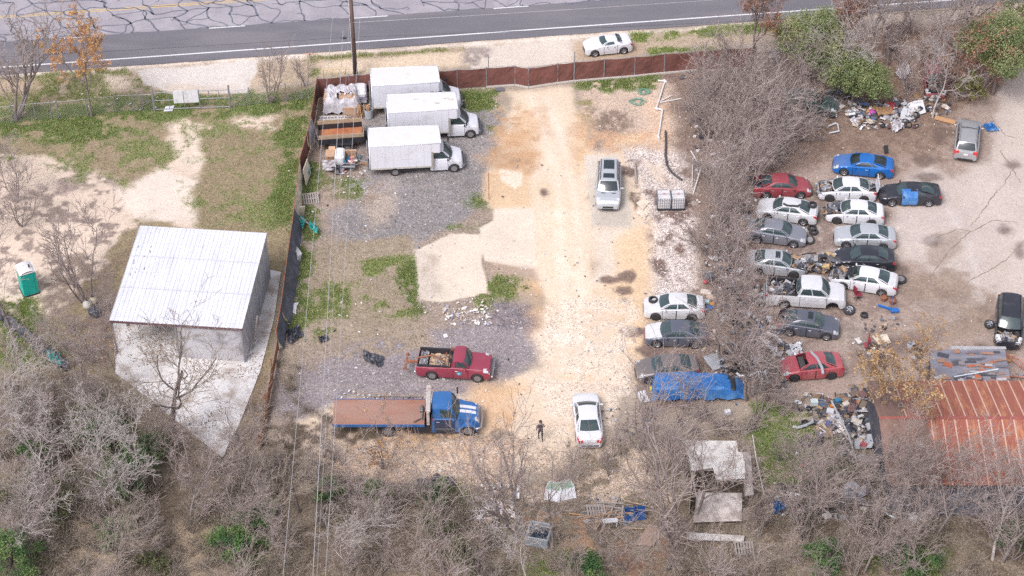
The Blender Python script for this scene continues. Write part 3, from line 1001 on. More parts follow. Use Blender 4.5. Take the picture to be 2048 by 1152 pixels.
SEDAN = dict(L=4.8, W=1.83, H=1.45, prof=[(0, .56), (.012, .66), (.05, .76), (.12, .86), (.26, .97), (.5, 1.0), (.8, 1.06), (.9, 1.06), (.965, 1.0), (.99, .86), (1, .7)],
             plan=[(0, .66), (.012, .78), (.04, .88), (.1, .95), (.25, 1), (.75, 1), (.9, .96), (.965, .9), (.99, .82), (1, .74)],
             wh=(.195, .785), wr=.33, cowl=.275, r0=.43, r1=.68, rb=.855, wroof=.61, doors=[(.3, .52), (.53, .74)], deck='trunk')
COUPE = dict(SEDAN, H=1.38, doors=[(.33, .6)], cowl=.30, r0=.45, r1=.64, rb=.86)
ROADSTER = dict(SEDAN, L=4.05, W=1.75, H=1.28, doors=[(.38, .66)], cowl=.36, r0=.475, r1=.66, rb=.775, wh=(.19, .8), wroof=.56)
SUV = dict(L=4.9, W=1.92, H=1.78, prof=[(0, .62), (.012, .8), (.04, .98), (.1, 1.08), (.24, 1.14), (.5, 1.16), (.9, 1.18), (.975, 1.15), (.99, 1.0), (1, .8)],
           plan=[(0, .72), (.015, .84), (.05, .92), (.12, .98), (.25, 1), (.8, 1), (.95, .97), (.985, .93), (1, .86)],
           wh=(.19, .79), wr=.37, cowl=.25, r0=.37, r1=.9, rb=.975, wroof=.64, doors=[(.28, .5), (.51, .72)], deck='none')
PICKUP = dict(L=5.8, W=2.0, H=1.9, prof=[(0, .7), (.01, .9), (.03, 1.08), (.1, 1.18), (.22, 1.24), (.5, 1.27), (.62, 1.27), (.99, 1.27), (1, 1.2)],
              plan=[(0, .8), (.012, .88), (.04, .95), (.1, .99), (.2, 1), (.97, 1), (1, .97)],
              wh=(.165, .77), wr=.4, cowl=.225, r0=.33, r1=.565, rb=.61, wroof=.72, doors=[(.245, .41), (.415, .58)], deck='bed')
CAB = dict(L=2.55, W=2.0, H=2.05, prof=[(0, .62), (.02, .85), (.05, 1.02), (.2, 1.16), (.38, 1.26), (.5, 1.3), (1, 1.3)],
           plan=[(0, .7), (.02, .8), (.06, .88), (.15, .94), (.35, 1), (1, 1)],
           wh=(.29,), wr=.38, cowl=.36, r0=.62, r1=.985, rb=1.0, wroof=.72, doors=[(.47, .9)], deck='none')

WHEEL_CACHE = {}


def wheel_meshes(r, style):
    key = (round(r, 3), style)
    if key in WHEEL_CACHE:
        return WHEEL_CACHE[key]
    w = .22 if r < .45 else .26
    t = MB()
    t.lathe([(r * .62, -w / 2), (r * .93, -w / 2), (r, -w * .32), (r, w * .32), (r * .93, w / 2), (r * .62, w / 2)], 22, axis='Y', close=False)
    rim = MB()
    if style == 'alloy':
        rim.mi = 0
        rim.lathe([(r * .62, w / 2 - .005), (r * .66, w / 2 - .02), (r * .56, w * .28)], 22, axis='Y', close=False)
        for k in range(5):
            a = 2 * math.pi * k / 5
            rim.box((math.cos(a) * r * .33, w * .42, math.sin(a) * r * .33), (r * .56, .03, r * .2), ry=-a)
        rim.lathe([(r * .14, w * .46), (r * .14, w * .3)], 10, axis='Y')
        rim.mi = 1
        rim.lathe([(r * .6, w * .2), (r * .58, w * .21)], 18, axis='Y')
        mats = [M_RIM, M_HUB]
    elif style == 'steel':
        rim.mi = 0
        rim.lathe([(r * .64, w / 2 - .005), (r * .58, w * .3), (r * .5, w * .22), (r * .3, w * .32), (.05, w * .34)], 20, axis='Y')
        rim.mi = 1
        for k in range(8):
            a = 2 * math.pi * k / 8
            rim.box((math.cos(a) * r * .42, w * .30, math.sin(a) * r * .42), (r * .1, .03, r * .1), ry=-a)
        rim.lathe([(r * .14, w * .44), (r * .14, w * .3)], 10, axis='Y')
        mats = [M_STEEL, M_HUB]
    else:
        rim.mi = 0
        rim.lathe([(r * .64, w / 2 - .01), (r * .5, w * .2), (r * .2, w * .26)], 18, axis='Y')
        rim.mi = 1
        rim.lathe([(r * .2, w * .3), (r * .18, w * .2)], 10, axis='Y')
        mats = [M_HUB, M_MET]
    to = t.build('tyre', M_TYRE, smooth=True)
    ro = rim.build('rim', mats)
    a = to.data, ro.data
    bpy.data.objects.remove(to)
    bpy.data.objects.remove(ro)
    WHEEL_CACHE[key] = a
    return a


def add_wheel(parent, x, y, r, side, style='alloy', name='wheel', z=None):
    """wheel part (tyre is the mesh of the part), rim its sub-part"""
    tm, rm = wheel_meshes(r, style)
    w = bpy.data.objects.new(name, tm)
    COL.objects.link(w)
    w.parent = parent
    w.location = (x, y, r if z is None else z)
    w.rotation_euler = (0, R.uniform(0, 1.2), 0) if side > 0 else (0, R.uniform(0, 1.2), math.pi)
    q = bpy.data.objects.new('rim', rm)
    COL.objects.link(q)
    q.parent = w
    return w


def junk(mb, c, ext, n_, seed, pal, big=.35, small=.08):
    """heap of odd car and scrap shapes"""
    q = random.Random(seed)
    for i in range(n_):
        p = (c[0] + q.uniform(-1, 1) * ext[0], c[1] + q.uniform(-1, 1) * ext[1], c[2] + q.uniform(0, 1) * ext[2])
        col = q.choice(pal)
        k = q.random()
        sz = q.uniform(small, big)
        if k < .35:
            mb.box(p, (sz, sz * q.uniform(.3, .9), sz * q.uniform(.15, .6)), q.uniform(0, 3), q.uniform(-.5, .5), q.uniform(-.5, .5), col)
        elif k < .6:
            a = Vector((q.uniform(-1, 1), q.uniform(-1, 1), q.uniform(-.3, .4))).normalized()
            mb.tube([Vector(p) - a * sz * .9, Vector(p) + Vector((0, 0, sz * .1)), Vector(p) + a * sz * .9], sz * q.uniform(.04, .12), 5, col)
        elif k < .8:
            # crumpled sheet
            P = []
            a = q.uniform(0, 3)
            ca, sa = math.cos(a), math.sin(a)
            for u in range(4):
                row = []
                for v_ in range(4):
                    x, y = (u / 3 - .5) * sz * 1.6, (v_ / 3 - .5) * sz
                    row.append((p[0] + x * ca - y * sa, p[1] + x * sa + y * ca, p[2] + q.uniform(0, .25) * sz))
                P.append(row)
            mb.grid(P, col)
        else:
            mb.lathe([(sz * .25, -sz * .2), (sz * .3, 0), (sz * .22, sz * .2)], 9, p, q.choice('XYZ'), col)


METALS = [S(*c) for c in ((150, 150, 156), (96, 96, 104), (60, 60, 66), (190, 190, 194), (120, 104, 92), (70, 72, 84), (170, 140, 110))]
SCRAP = [S(*c) for c in ((210, 208, 212), (160, 158, 164), (90, 92, 104), (58, 60, 68), (200, 184, 160), (150, 124, 100), (186, 188, 198), (120, 108, 100), (80, 104, 140), (120, 90, 86), (210, 208, 210), (110, 120, 130), (206, 196, 186))]


def interp(tab, s):
    xs = [a for a, b in tab]
    ys = [b for a, b in tab]
    return float(np.interp(s, xs, ys))


def build_car(name, label, cat, spec, paint, pos, rz, group=None, roofmat=None, hoodmat=None, trunkmat=None, doormat=None, miss=(), wheel='alloy', rails=False, sunroof=0, tint=False, seat=None, nowheels=(), L=None, dent=0.0, airbag=False, seed=0, plate=False, flat=0, gz0=0.0, lamp=True, bumpermat=None, vents=False):
    sp = dict(spec)
    if L:
        sp['L'] = L
    L_, W_, H_ = sp['L'], sp['W'], sp['H']
    T = empty(name, (pos[0], pos[1], gz0), rz, label, cat, group)
    q = random.Random(seed)
    X = lambda s: L_ / 2 - s * L_
    wr = sp['wr']
    R_ = wr + .055
    wx = [X(s) for s in sp['wh']]
    e = .009 / L_ * 2
    # station list
    ss = set(np.linspace(0, 1, 31))
    ss |= {a for a, b in sp['prof']} | {a for a, b in sp['plan']}
    for s in sp['wh']:
        for dx in (-1, -.93, -.8, -.6, -.35, 0, .35, .6, .8, .93, 1):
            ss.add(s + dx * R_ / L_)
    seams = []
    for a, b in sp['doors']:
        seams += [a, b]
    seams += [sp['cowl'], sp['rb']] if sp['deck'] != 'none' else [sp['cowl']]
    if sp['deck'] == 'bed':
        seams.append(sp['rb'] + .01)
    ss = [s for s in ss if all(abs(s - k) > .008 for k in seams) and 0 <= s <= 1]
    for k in seams:
        ss += [k - e, k + e]
    ss = sorted(set(round(s, 6) for s in ss if s <= 1))
    seamset = [(round(k - e, 6), round(k + e, 6)) for k in seams]

    def dz(s, y):
        if not dent:
            return 0
        return -dent * max(0, 1 - s / .3) * (math.sin(y * 5 + s * 40) * .5 + .5)

    def row(s, sg):
        w = W_ / 2 * interp(sp['plan'], s)
        zt = interp(sp['prof'], s)
        zb = .2 + (.06 if s < .03 or s > .97 else 0)
        if sp is CAB or sp['H'] > 1.7:
            zb += .1
        for x in wx:
            d = abs(X(s) - x)
            if d < R_:
                zb = max(zb, wr + math.sqrt(R_ * R_ - d * d) - .0)
        zb = min(zb, zt - .1)
        x = X(s)
        pts = [(x, sg * w * .965, zb), (x, sg * w, zb + (zt - zb) * .38), (x, sg * w * .992, zb + (zt - zb) * .68), (x, sg * w * .955, zt - .045), (x, sg * w * .88, zt),
               (x, sg * w * .5, zt + .022), (x, 0, zt + .03)]
        return [(a, b, c + (dz(s, b) if k > 2 else 0)) for k, (a, b, c) in enumerate(pts)]

    body, hood, trunk = MB(), MB(), MB()
    doors = {}
    for sg in (1, -1):
        rows = [row(s, sg) for s in ss]
        for i in range(len(ss) - 1):
            sm = (ss[i] + ss[i + 1]) / 2
            seam = any(abs(ss[i] - a) < 1e-5 and abs(ss[i + 1] - b) < 1e-5 for a, b in seamset)
            for j in range(6):
                quad = [rows[i][j], rows[i + 1][j], rows[i + 1][j + 1], rows[i][j + 1]]
                tgt = body
                mi = 0
                if j >= 3:
                    if j >= 4 and sm < sp['cowl'] and sm > .02:
                        tgt = hood
                    elif j >= 4 and sm > sp['rb']:
                        if sp['deck'] == 'bed' and sm < .985:
                            continue
                        tgt = trunk if sp['deck'] == 'trunk' else body
                    elif j >= 4 and sp['cowl'] <= sm <= sp['rb']:
                        continue
                if j < 3:
                    for k, (a, b) in enumerate(sp['doors']):
                        if a < sm < b and j > 0:
                            tgt = doors.setdefault((k, sg), MB())
                if seam:
                    kk = [k for k in seams if abs((ss[i] + ss[i + 1]) / 2 - k) < 1e-4][0]
                    isdoor = any(kk in d_ for d_ in sp['doors'])
                    if (isdoor and j < 3) or (not isdoor and j >= 4):
                        tgt, mi = body, 1
                    elif tgt in (hood, trunk):
                        pass
                tgt.mi = mi
                tgt.poly(quad if sg < 0 else quad[::-1])
        # ends
        for s, fl in ((0, 1), (1, -1)):
            rws = row(s, sg)
            cen = [(X(s), 0, rws[0][2])]
            body.mi = 0
            P = rws + cen
            body.poly(P if sg * fl > 0 else P[::-1])
    body.mi = 1
    # underside, wheel wells and cabin floor, dark
    body.box((0, 0, .36), (L_ * .94, W_ * .62, .2))
    x0, x1 = X(sp['cowl']), X(min(sp['rb'], .99))
    body.box(((x0 + x1) / 2, 0, .42), (x0 - x1, W_ * .93, .06))
    eng_open = 'hood' in miss
    if not eng_open:
        body.box(((X(.03) + x0) / 2, 0, .55), (X(.04) - x0, W_ * .6, .22))
    if sp['deck'] == 'trunk' and 'trunk' not in miss:
        body.box(((X(.97) + x1) / 2, 0, .6), (x1 - X(.97), W_ * .6, .3))
    for s in (sp['cowl'],):
        body.box((X(s) - .02, 0, .72), (.04, W_ * .84, .5))
    if sp['rb'] < .97:
        body.box((X(sp['rb']) + .02, 0, .74), (.04, W_ * .84, .5))
    pm = paint
    bod = body.build('body', [pm, M_SEAM], T, smooth=False)
    if hood.f and not eng_open:
        hood.build('hood', hoodmat or pm, T)
    if trunk.f and 'trunk' not in miss:
        trunk.build('trunk_lid', trunkmat or pm, T)
    for (k, sg), d in doors.items():
        if (k, sg) in miss:
            continue
        do = d.build('door', doormat if (doormat and sg == flat) or (doormat and flat == 0) else pm, T)
        a, b = sp['doors'][k]
        hb = MB()
        hx = X(b) + .22
        w = W_ / 2 * interp(sp['plan'], b)
        zt = interp(sp['prof'], b)
        hb.bbox((hx, sg * (w + .006), zt - .22), (.2, .035, .035), .008)
        hb.build('handle', M_CHR if metal_handle(seed) else pm, do)
    # interior
    sb = MB()
    zbelt = interp(sp['prof'], .5)
    sc_ = seat or M_SEAT
    rowx = [sp['cowl'] + .24 * 4.8 / L_ * .98] if sp in () or sp['deck'] == 'bed' or L_ < 4.3 else [sp['cowl'] + 1.15 / L_, sp['cowl'] + 2.05 / L_]
    if L_ < 3:
        rowx = [.8]
    for rx_ in rowx:
        for sy in (-1, 1):
            if X(rx_) > X(sp['r1']) - .1:
                sb.bbox((X(rx_), sy * .38, zbelt - .35), (.5, .5, .18), .05)
                sb.bbox((X(rx_) - .26, sy * .38, zbelt - .05), (.16, .48, .62), .05)
    sb.bbox((X(sp['cowl']) - .3, 0, zbelt - .13), (.42, W_ * .74, .16), .04)
    if sb.f:
        sb.build('seats', sc_, T)
    # greenhouse
    xc, xr0, xr1, xb = X(sp['cowl']), X(sp['r0']), X(sp['r1']), X(sp['rb'])
    wb = W_ / 2 * .88
    wrf = W_ / 2 * sp['wroof'] * 1.12
    zc = interp(sp['prof'], sp['cowl']) + .01
    zb_ = interp(sp['prof'], sp['rb']) + .01
    zr = H_
    crown = .05

    def roofp(u, v):  # u 0 front..1 rear, v -1..1
        bow0 = .07 * (1 - v * v)
        x = xr0 + bow0 + (xr1 - (.05 * (1 - v * v)) - xr0 - bow0) * u
        z = zr - crown * v * v - .045 * (2 * u - 1) ** 2 * (1.0 if L_ > 3 else .3)
        ww = wrf * (1 - .06 * u)
        return Vector((x, v * ww, z))

    def cowlp(v):
        return Vector((xc + .16 * (1 - v * v), v * wb * .97, zc + .01 * (1 - v * v)))

    def rearp(v):
        return Vector((xb - .09 * (1 - v * v), v * wb * .93, zb_ + .01))

    vs = [-1, -.9, -.88, -.5, 0, .5, .88, .9, 1]
    rm = MB()
    us = [0, .12, .3, .5, .7, .88, 1]
    rm.grid([[roofp(u, v) for v in (-1, -.97, -.7, -.35, 0, .35, .7, .97, 1)] for u in us])
    nt = len(rm.f)
    rm.grid([[roofp(u, v) - Vector((0, 0, .05)) for v in (1, .5, 0, -.5, -1)] for u in us])
    for sg in (-1, 1):   # rail edge
        rm.grid([[roofp(u, sg), roofp(u, sg) + Vector((0, sg * .012, -.05))] for u in us])
    if 'roof' not in miss:
        ro = rm.build('roof', roofmat or pm, T, smooth=False)
        if sunroof:
            for (u0, u1) in ([(.1, .4)] if sunroof == 1 else [(.1, .3), (.5, .93)]):
                g = MB()
                g.grid([[roofp(u, v) + Vector((0, 0, .008)) for v in (-.62, -.3, 0, .3, .62)] for u in np.linspace(u0, u1, 4)])
                g.build('sunroof', M_GLASSD, ro)
    gm_ = M_GLASSD if tint else M_GLASS

    def pane(nm, fa, fb, flip, gone):
        fr, gl = MB(), MB()
        bs = [0, .05, .35, .65, .93, 1]
        P = []
        for b in bs:
            rw = []
            for v in vs:
                p0, p1 = fa(v), fb(v)
                p = p0.lerp(p1, b)
                p.z += .05 * math.sin(b * math.pi) * (1 if L_ > 3 else .5)
                rw.append(p)
            P.append(rw)
        glass = lambda i, j: 1 <= i <= 3 and 2 <= j <= 5
        fr.grid(P, skip=glass)
        fr.build(nm + '_frame', pm, T)
        if not gone:
            gl.grid(P, skip=lambda i, j: not glass(i, j))
            gl.build(nm, gm_, T, smooth=True)

    pane('windshield', cowlp, lambda v: roofp(0, v), False, 'windshield' in miss)
    if 'rear' not in miss:
        pane('rear_window', rearp, lambda v: roofp(1, v), True, 'rearglass' in miss)
    nd = len(sp['doors'])
    for sg in (-1, 1):
        fr = MB()

        def sidep(a, b):
            bot = Vector((xc + (xb - xc) * a, sg * wb * (1 - .04 * (2 * a - 1) ** 4), zc + (zb_ - zc) * a))
            u = min(max((a - .0), 0), 1)
            top = roofp(u, sg)
            p = bot.lerp(top, b)
            p.y += sg * .03 * math.sin(b * math.pi)
            return p
        if nd == 2:
            aa = [0, .05, .44, .475, .80 if sp['deck'] != 'none' else .70, .83 if sp['deck'] != 'none' else .73, .96 if sp['deck'] == 'none' else .9, 1]
            gl_i = [1, 3] + ([5] if sp['deck'] == 'none' else [])
            if sp['deck'] == 'bed':
                aa = [0, .05, .5, .53, .93, .95, .97, 1]
        else:
            aa = [0, .06, .62, .66, .8, .9, .95, 1]
            gl_i = [1] + ([3] if L_ > 4.3 else [])
            if L_ < 3:
                aa = [0, .05, .5, .9, .93, .96, .98, 1]
                gl_i = [1, 2]
        fine = []
        for k in range(len(aa) - 1):
            fine.append(aa[k])
        fine.append(1)
        bs = [0, .07, .5, .9, 1]
        P = [[sidep(a, b) for b in bs] for a in fine]
        sk = lambda i, j: i in gl_i and 1 <= j <= 2
        if sg < 0:
            fr.grid(P, skip=sk)
        else:
            fr.grid(P, skip=sk)
        fr.build('window_frame', pm, T)
        for g_ in gl_i:
            g = MB()
            g.grid([[sidep(fine[g_], b) for b in (.07, .5, .9)], [sidep(fine[g_ + 1], b) for b in (.07, .5, .9)]])
            if (g_, sg) not in [m_[1:] for m_ in miss if isinstance(m_, tuple) and len(m_) == 3]:
                g.build('side_window', gm_, T)
        # mirror
        m = MB()
        m.bbox((xc - .28, sg * (W_ / 2 + .09), zc + .06), (.12, .2, .13), .03)
        m.box((xc - .26, sg * (W_ / 2 - .03), zc + .02), (.05, .14, .04))
        if ('mirror', sg) not in miss:
            m.build('mirror', pm if L_ > 3 else M_BLK, T)
    if rails:
        for sg in (-1, 1):
            m = MB()
            m.tube([roofp(u, sg * .93) + Vector((0, 0, .07 if 0 < k < 6 else .0)) for k, u in enumerate(us)], .022, 6)
            m.build('roof_rail', M_CHR if rails == 1 else M_BLK, T)
    if rails == 1:
        m = MB()
        m.tube([roofp(.3, v) + Vector((0, 0, .08)) for v in (-.9, 0, .9)], .025, 6)
        m.build('roof_crossbar', M_BLK, T)
    # lamps
    if lamp:
        for sg in (-1, 1):
            if ('head', sg) not in miss and 'nose' not in miss:
                m = MB()
                P = []
                for s in (.008, .03, .06, .095):
                    w = W_ / 2 * interp(sp['plan'], s)
                    zt = interp(sp['prof'], s)
                    P.append([(X(s) + .006, sg * (w * .60 if s < .04 else w * .72), zt - .0 + .012), (X(s) + .008, sg * (w * .93 + .006), zt - .005), (X(s) + .006, sg * (w + .006), zt - .13)])
                m.grid(P)
                m.build('headlight', M_LAMP, T)
            if ('tail', sg) not in miss and L_ > 3:
                m = MB()
                P = []
                hi = .0 if sp['deck'] != 'none' else .1
                for s in ((.94, .97, .99, 1.0) if sp['deck'] == 'trunk' else (.975, .99, .999)):
                    w = W_ / 2 * interp(sp['plan'], s)
                    zt = interp(sp['prof'], s)
                    P.append([(X(s) - .006, sg * (w + .006), zt - .17), (X(s) - .006, sg * (w * .955 + .008), zt - .04 + hi), (X(s) - .008, sg * (w * .62), zt + .01 + hi) if s > .98 else (X(s) - .006, sg * (w * .88), zt + .008)])
                m.grid(P)
                m.build('tail_light', M_TAIL, T)
    # bumpers, grille
    if 'nose' not in miss:
        m = MB()
        w = W_ / 2 * interp(sp['plan'], .0)
        z1 = interp(sp['prof'], 0)
        m.box((X(0) + .012, 0, z1 - .09), (.03, w * 1.15, .13))
        m.box((X(0) + .012, 0, .34), (.03, w * 1.3, .1))
        m.build('grille', M_BLK if bumpermat is None else bumpermat, T)
    else:
        m = MB()
        junk(m, (X(.04), 0, .35), (.32, W_ * .38, .4), 46, seed + 3, METALS + [S(226, 226, 230)], .35)
        m.build('exposed_nose', M_JUNK, T, attr='tint')
    if L_ > 3:
        m = MB()
        m.box((X(1) - .012, 0, .4), (.03, W_ * .62, .1))
        m.build('rear_bumper_insert', M_BLK, T)
    if plate:
        m = MB()
        zt = interp(sp['prof'], 1)
        m.box((X(1) - .02, 0, zt + .04 if sp['deck'] == 'none' else .62), (.02, .34, .17))
        m.build('licence_plate', P_WHITE, T)
    if eng_open:
        m = MB()
        junk(m, (X(.13), 0, .62), (.36, W_ * .33, .3), 60, seed + 5, METALS, .42, .12)
        m.bbox((X(.14), .05, .72), (.55, .6, .3), .05, col=METALS[0])
        m.box((X(.035), 0, .76), (.07, W_ * .7, .08), col=METALS[2])
        m.build('engine', M_JUNK, T, attr='tint')
    if 'trunk' in miss:
        m = MB()
        m.box((X(.93), 0, .62), (L_ * .12, W_ * .7, .04), col=METALS[2])
        junk(m, (X(.92), 0, .66), (.2, W_ * .3, .15), 14, seed + 9, SCRAP, .3)
        m.build('trunk_well', M_JUNK, T, attr='tint')
    if airbag:
        m = MB()
        for sy in (-.4, .42):
            P = []
            for i in range(6):
                th = math.pi * i / 5
                P.append([(xc - .42 + .25 * math.cos(th), sy + .27 * math.sin(th) * math.cos(2 * math.pi * k / 9), zc + .1 + .2 * math.sin(th) * math.sin(2 * math.pi * k / 9)) for k in range(10)])
            m.grid(P)
        m.build('airbag', pmat('airbag_cloth', S(232, 216, 150), .8, var=.1), T, smooth=True)
    if vents:
        m = MB()
        for sy in (-.38, .38):
            m.box((X(.19), sy, interp(sp['prof'], .19) + .03), (.07, .34, .02))
        m.build('hood_vent', M_BLK, T)
    # wheels
    for k, s in enumerate(sp['wh']):
        for sg in (-1, 1):
            if (k, sg) in nowheels:
                continue
            add_wheel(T, X(s), sg * (W_ / 2 - .135), wr, sg, wheel)
    if sp['deck'] == 'bed':
        m = MB()
        xb0, xb1 = X(sp['rb'] + .012), X(.985)
        w = W_ / 2
        m.box(((xb0 + xb1) / 2, 0, .78), (xb0 - xb1, W_ * .86, .05))
        for sg in (-1, 1):
            m.box(((xb0 + xb1) / 2, sg * w * .85, 1.0), (xb0 - xb1, .03, .5))
            m.box(((xb0 + xb1) / 2, sg * w * .9, 1.275), (xb0 - xb1 + .06, .13, .05))
        m.box((xb0 + .0, 0, 1.0), (.04, W_ * .86, .5))
        m.build('bed', M_BLK, T)
        m = MB()
        m.bbox((X(1) - .1, 0, .62), (.16, W_ * .94, .16), .04)
        m.build('rear_bumper', M_CHR, T)
    return T, X, roofp


def metal_handle(seed):
    return seed % 2 == 0


def axis_pos(fr, re, z=.62):
    a, b = G(fr[0], fr[1], z), G(re[0], re[1], z)
    c = (a + b) / 2
    d = a - b
    return c, math.atan2(d.y, d.x), d.length


def car(name, label, cat, spec, paint, fr, re, fixL=None, z=.62, **k):
    c, rz, l = axis_pos(fr, re, z)
    Lc = fixL or min(max(l, spec['L'] * .9), spec['L'] * 1.06)
    g = k.pop('gz0', None)
    return build_car(name, label, cat, spec, paint, (c.x, c.y), rz, L=Lc, gz0=gz(c.x, c.y) if g is None else g, **k)


car('parked_roadster', 'small white two-door roadster with closed hardtop on the road verge', 'car', ROADSTER, P_WHITE, (1168, 93), (1262, 83), seed=2, bumpermat=M_BLK)
car('parked_suv', 'silver-white sport utility car with two dark roof panels on the concrete slab', 'car', SUV, P_SILV, (1216, 411), (1218, 326), fixL=5.0, sunroof=2, tint=True, seed=4, rails=2, vents=True, z=.8)
car('parked_sedan', 'pearl white sedan seen from behind near the walking person', 'car', SEDAN, P_WHITE, (1171, 797), (1179, 874), fixL=4.85, seed=6, plate=False, seat=M_SEATT)
T, X_, rp = car('wrecked_sedan', 'white sedan with a loose tyre lying on its hood', 'car', SEDAN, P_WHITE2, (1289, 611), (1408, 613), seed=8, dent=.02, wheel='bare')
car('wrecked_sedan', 'dark sedan with white hood and broken red bumper beside the bare trees', 'car', SEDAN, P_DGREY, (1289, 665), (1416, 668), seed=10, hoodmat=P_WHITE2, bumpermat=P_RED2, dent=.03, miss=(('head', 1), ('head', -1)))
car('wrecked_sedan', 'grey-brown sedan half hidden behind the blue tarpaulin', 'car', SEDAN, P_BRONZE, (1272, 740), (1396, 732), seed=12)
car('wrecked_coupe', 'dull red coupe under branches, left of the white wreck with open trunk', 'car', SEDAN, P_RED, (1622, 371), (1507, 371), seed=14, miss=('trunk',), seat=M_SEATT)
T1, X1, rp1 = car('wrecked_sedan', 'white sedan with open trunk and stripped nose below the blue coupe', 'car', SEDAN, P_WHITE, (1636, 376), (1752, 380), seed=16, miss=('nose', 'hood', 'trunk'), airbag=False, wheel='bare', dent=.02)
T2, X2, rp2 = car('wrecked_sedan', 'dirty white sedan carrying a tyre on its trunk and a bumper on its roof', 'car', SEDAN, P_WHITE2, (1515, 411), (1636, 428), seed=18)
car('wrecked_sedan', 'white sedan with torn-off nose and yellow airbags showing', 'car', SEDAN, P_WHITE, (1652, 420), (1768, 428), seed=20, miss=('nose', 'hood'), airbag=True, wheel='bare')
car('parked_sedan', 'clean silver sedan in the right column above the black sedan', 'car', SEDAN, P_SILV, (1668, 469), (1792, 475), seed=22)
car('parked_sedan', 'black sedan with red tail light in the right column of wrecks', 'car', SEDAN, P_BLACK, (1669, 513), (1791, 519), seed=24)
T3, X3, rp3 = car('wrecked_sedan', 'white sedan with black strips across its roof and crumpled trunk', 'car', SEDAN, P_WHITE, (1676, 549), (1784, 567), seed=26, miss=('nose', 'hood'), airbag=True, fixL=4.7, trunkmat=P_WHITE2)
car('damaged_sedan', 'black two-door with blue tarpaulin taped over its side', 'car', COUPE, P_BLACK, (1758, 386), (1882, 387), seed=28, dent=.08, miss=(('head', 1),))
car('parked_coupe', 'bright blue sports coupe with scratched hood', 'car', COUPE, P_BLUE, (1666, 323), (1788, 335), seed=30, tint=True, hoodmat=car_paint('scratched_blue', S(70, 120, 190), .8), wheel='alloy')
car('parked_suv', 'silver sport utility car seen from behind, beside a blue cloth', 'car', SUV, P_GREY if 0 else car_paint('silver_grey', S(184, 184, 188), .25, .3, .35), (1939, 238), (1931, 312), fixL=4.75, seed=32, rails=1, plate=True, tint=True, z=.8)
car('wrecked_sedan', 'grey sedan tangled in branches beside two stacked tyres', 'car', SEDAN, P_GREY, (1614, 472), (1492, 456), seed=34, dent=.03)
car('wrecked_sedan', 'silver sedan without its hood beside the heap of engines', 'car', SEDAN, P_SILV, (1608, 531), (1497, 521), seed=36, miss=('hood', 'nose'), sunroof=1, wheel='bare')
car('wrecked_sedan', 'dark grey sedan with sunroof below the white pickup', 'car', SEDAN, P_DGREY, (1679, 655), (1556, 640), seed=38, sunroof=1, airbag=True, miss=('trunk',), wheel='alloy')
T4, X4, rp4 = car('wrecked_sedan', 'bright red sedan with a silver bumper lying on its roof', 'car', SEDAN, P_RED2, (1562, 735), (1684, 727), seed=40, miss=('windshield',), wheel='bare')
car('wrecked_suv', 'black sport utility car with open engine bay facing the camera', 'car', SUV, P_BLACK, (2017, 684), (2021, 598), fixL=4.8, seed=42, miss=('hood',), rails=2, z=.8)
car('wrecked_car', 'red car with white bumper under the tree at the top right', 'car', SEDAN, P_RED, (1872, 186), (1868, 128), fixL=4.6, seed=44, miss=('hood',), bumpermat=P_WHITE2)
car('wrecked_car', 'dark green car half buried in scrub beside the evergreen bush', 'car', SEDAN, car_paint('dark_green', S(70, 92, 92), .6), (1672, 212), (1566, 196), seed=46, miss=('windshield',), fixL=4.6)
TP, XP, rpp = car('wrecked_pickup', 'white crew-cab pickup truck with scrap in its bed and one front wheel missing', 'pickup truck', PICKUP, P_WHITE2, (1692, 590), (1532, 580), z=.8, seed=48, nowheels=((0, -1),), miss=(('head', 1), ('head', -1)), roofmat=P_WHITE2)
mb = MB()
junk(mb, (XP(.8), 0, .85), (.85, .62, .35), 90, 5, METALS + SCRAP[:4], .5, .1)
tag(mb.build('scrap_load', M_JUNK, None, attr='tint'), 'heap of dark car parts lying in the bed of the white pickup', 'scrap')
o = bpy.context.scene.objects['scrap_load']
o.location, o.rotation_euler = TP.location, TP.rotation_euler

# open trunk lid on the wreck, standing up
mb = MB()
P = [[(X1(.985) - .05 - .12 * math.sin(v * 2), y * .7, .92 + v * .75) for y in (-1, -.5, 0, .5, 1)] for v in (0, .35, .7, 1)]
mb.grid(P)
o = mb.build('trunk_lid', P_WHITE, T1, solid=.05)
for sg in (-1, 1):
    mb = MB()
    mb.box((X1(.985) - .18, sg * .5, 1.3), (.05, .3, .14))
    mb.build('trunk_lamp', M_TAIL, T1)


# loose tyres and wheels -----------------------------------------------------------
def loose_wheel(px, py, z, r, label, rimstyle, name='loose_wheel', tilt=0, group=None, side=1, rz=0):
    p = G(px, py, z)
    zz = z if z > .1 else gz(p.x, p.y)
    tm, rm = wheel_meshes(r, rimstyle or 'bare')
    o = bpy.data.objects.new(name, tm)
    COL.objects.link(o)
    o.location = (p.x, p.y, zz + .12 + abs(math.sin(tilt)) * r * .7)
    o.rotation_euler = (math.pi / 2 * side + tilt, 0, rz)
    tag(o, label, 'tyre' if not rimstyle else 'wheel', group)
    if rimstyle:
        q = bpy.data.objects.new('rim', rm)
        COL.objects.link(q)
        q.parent = o
    return o


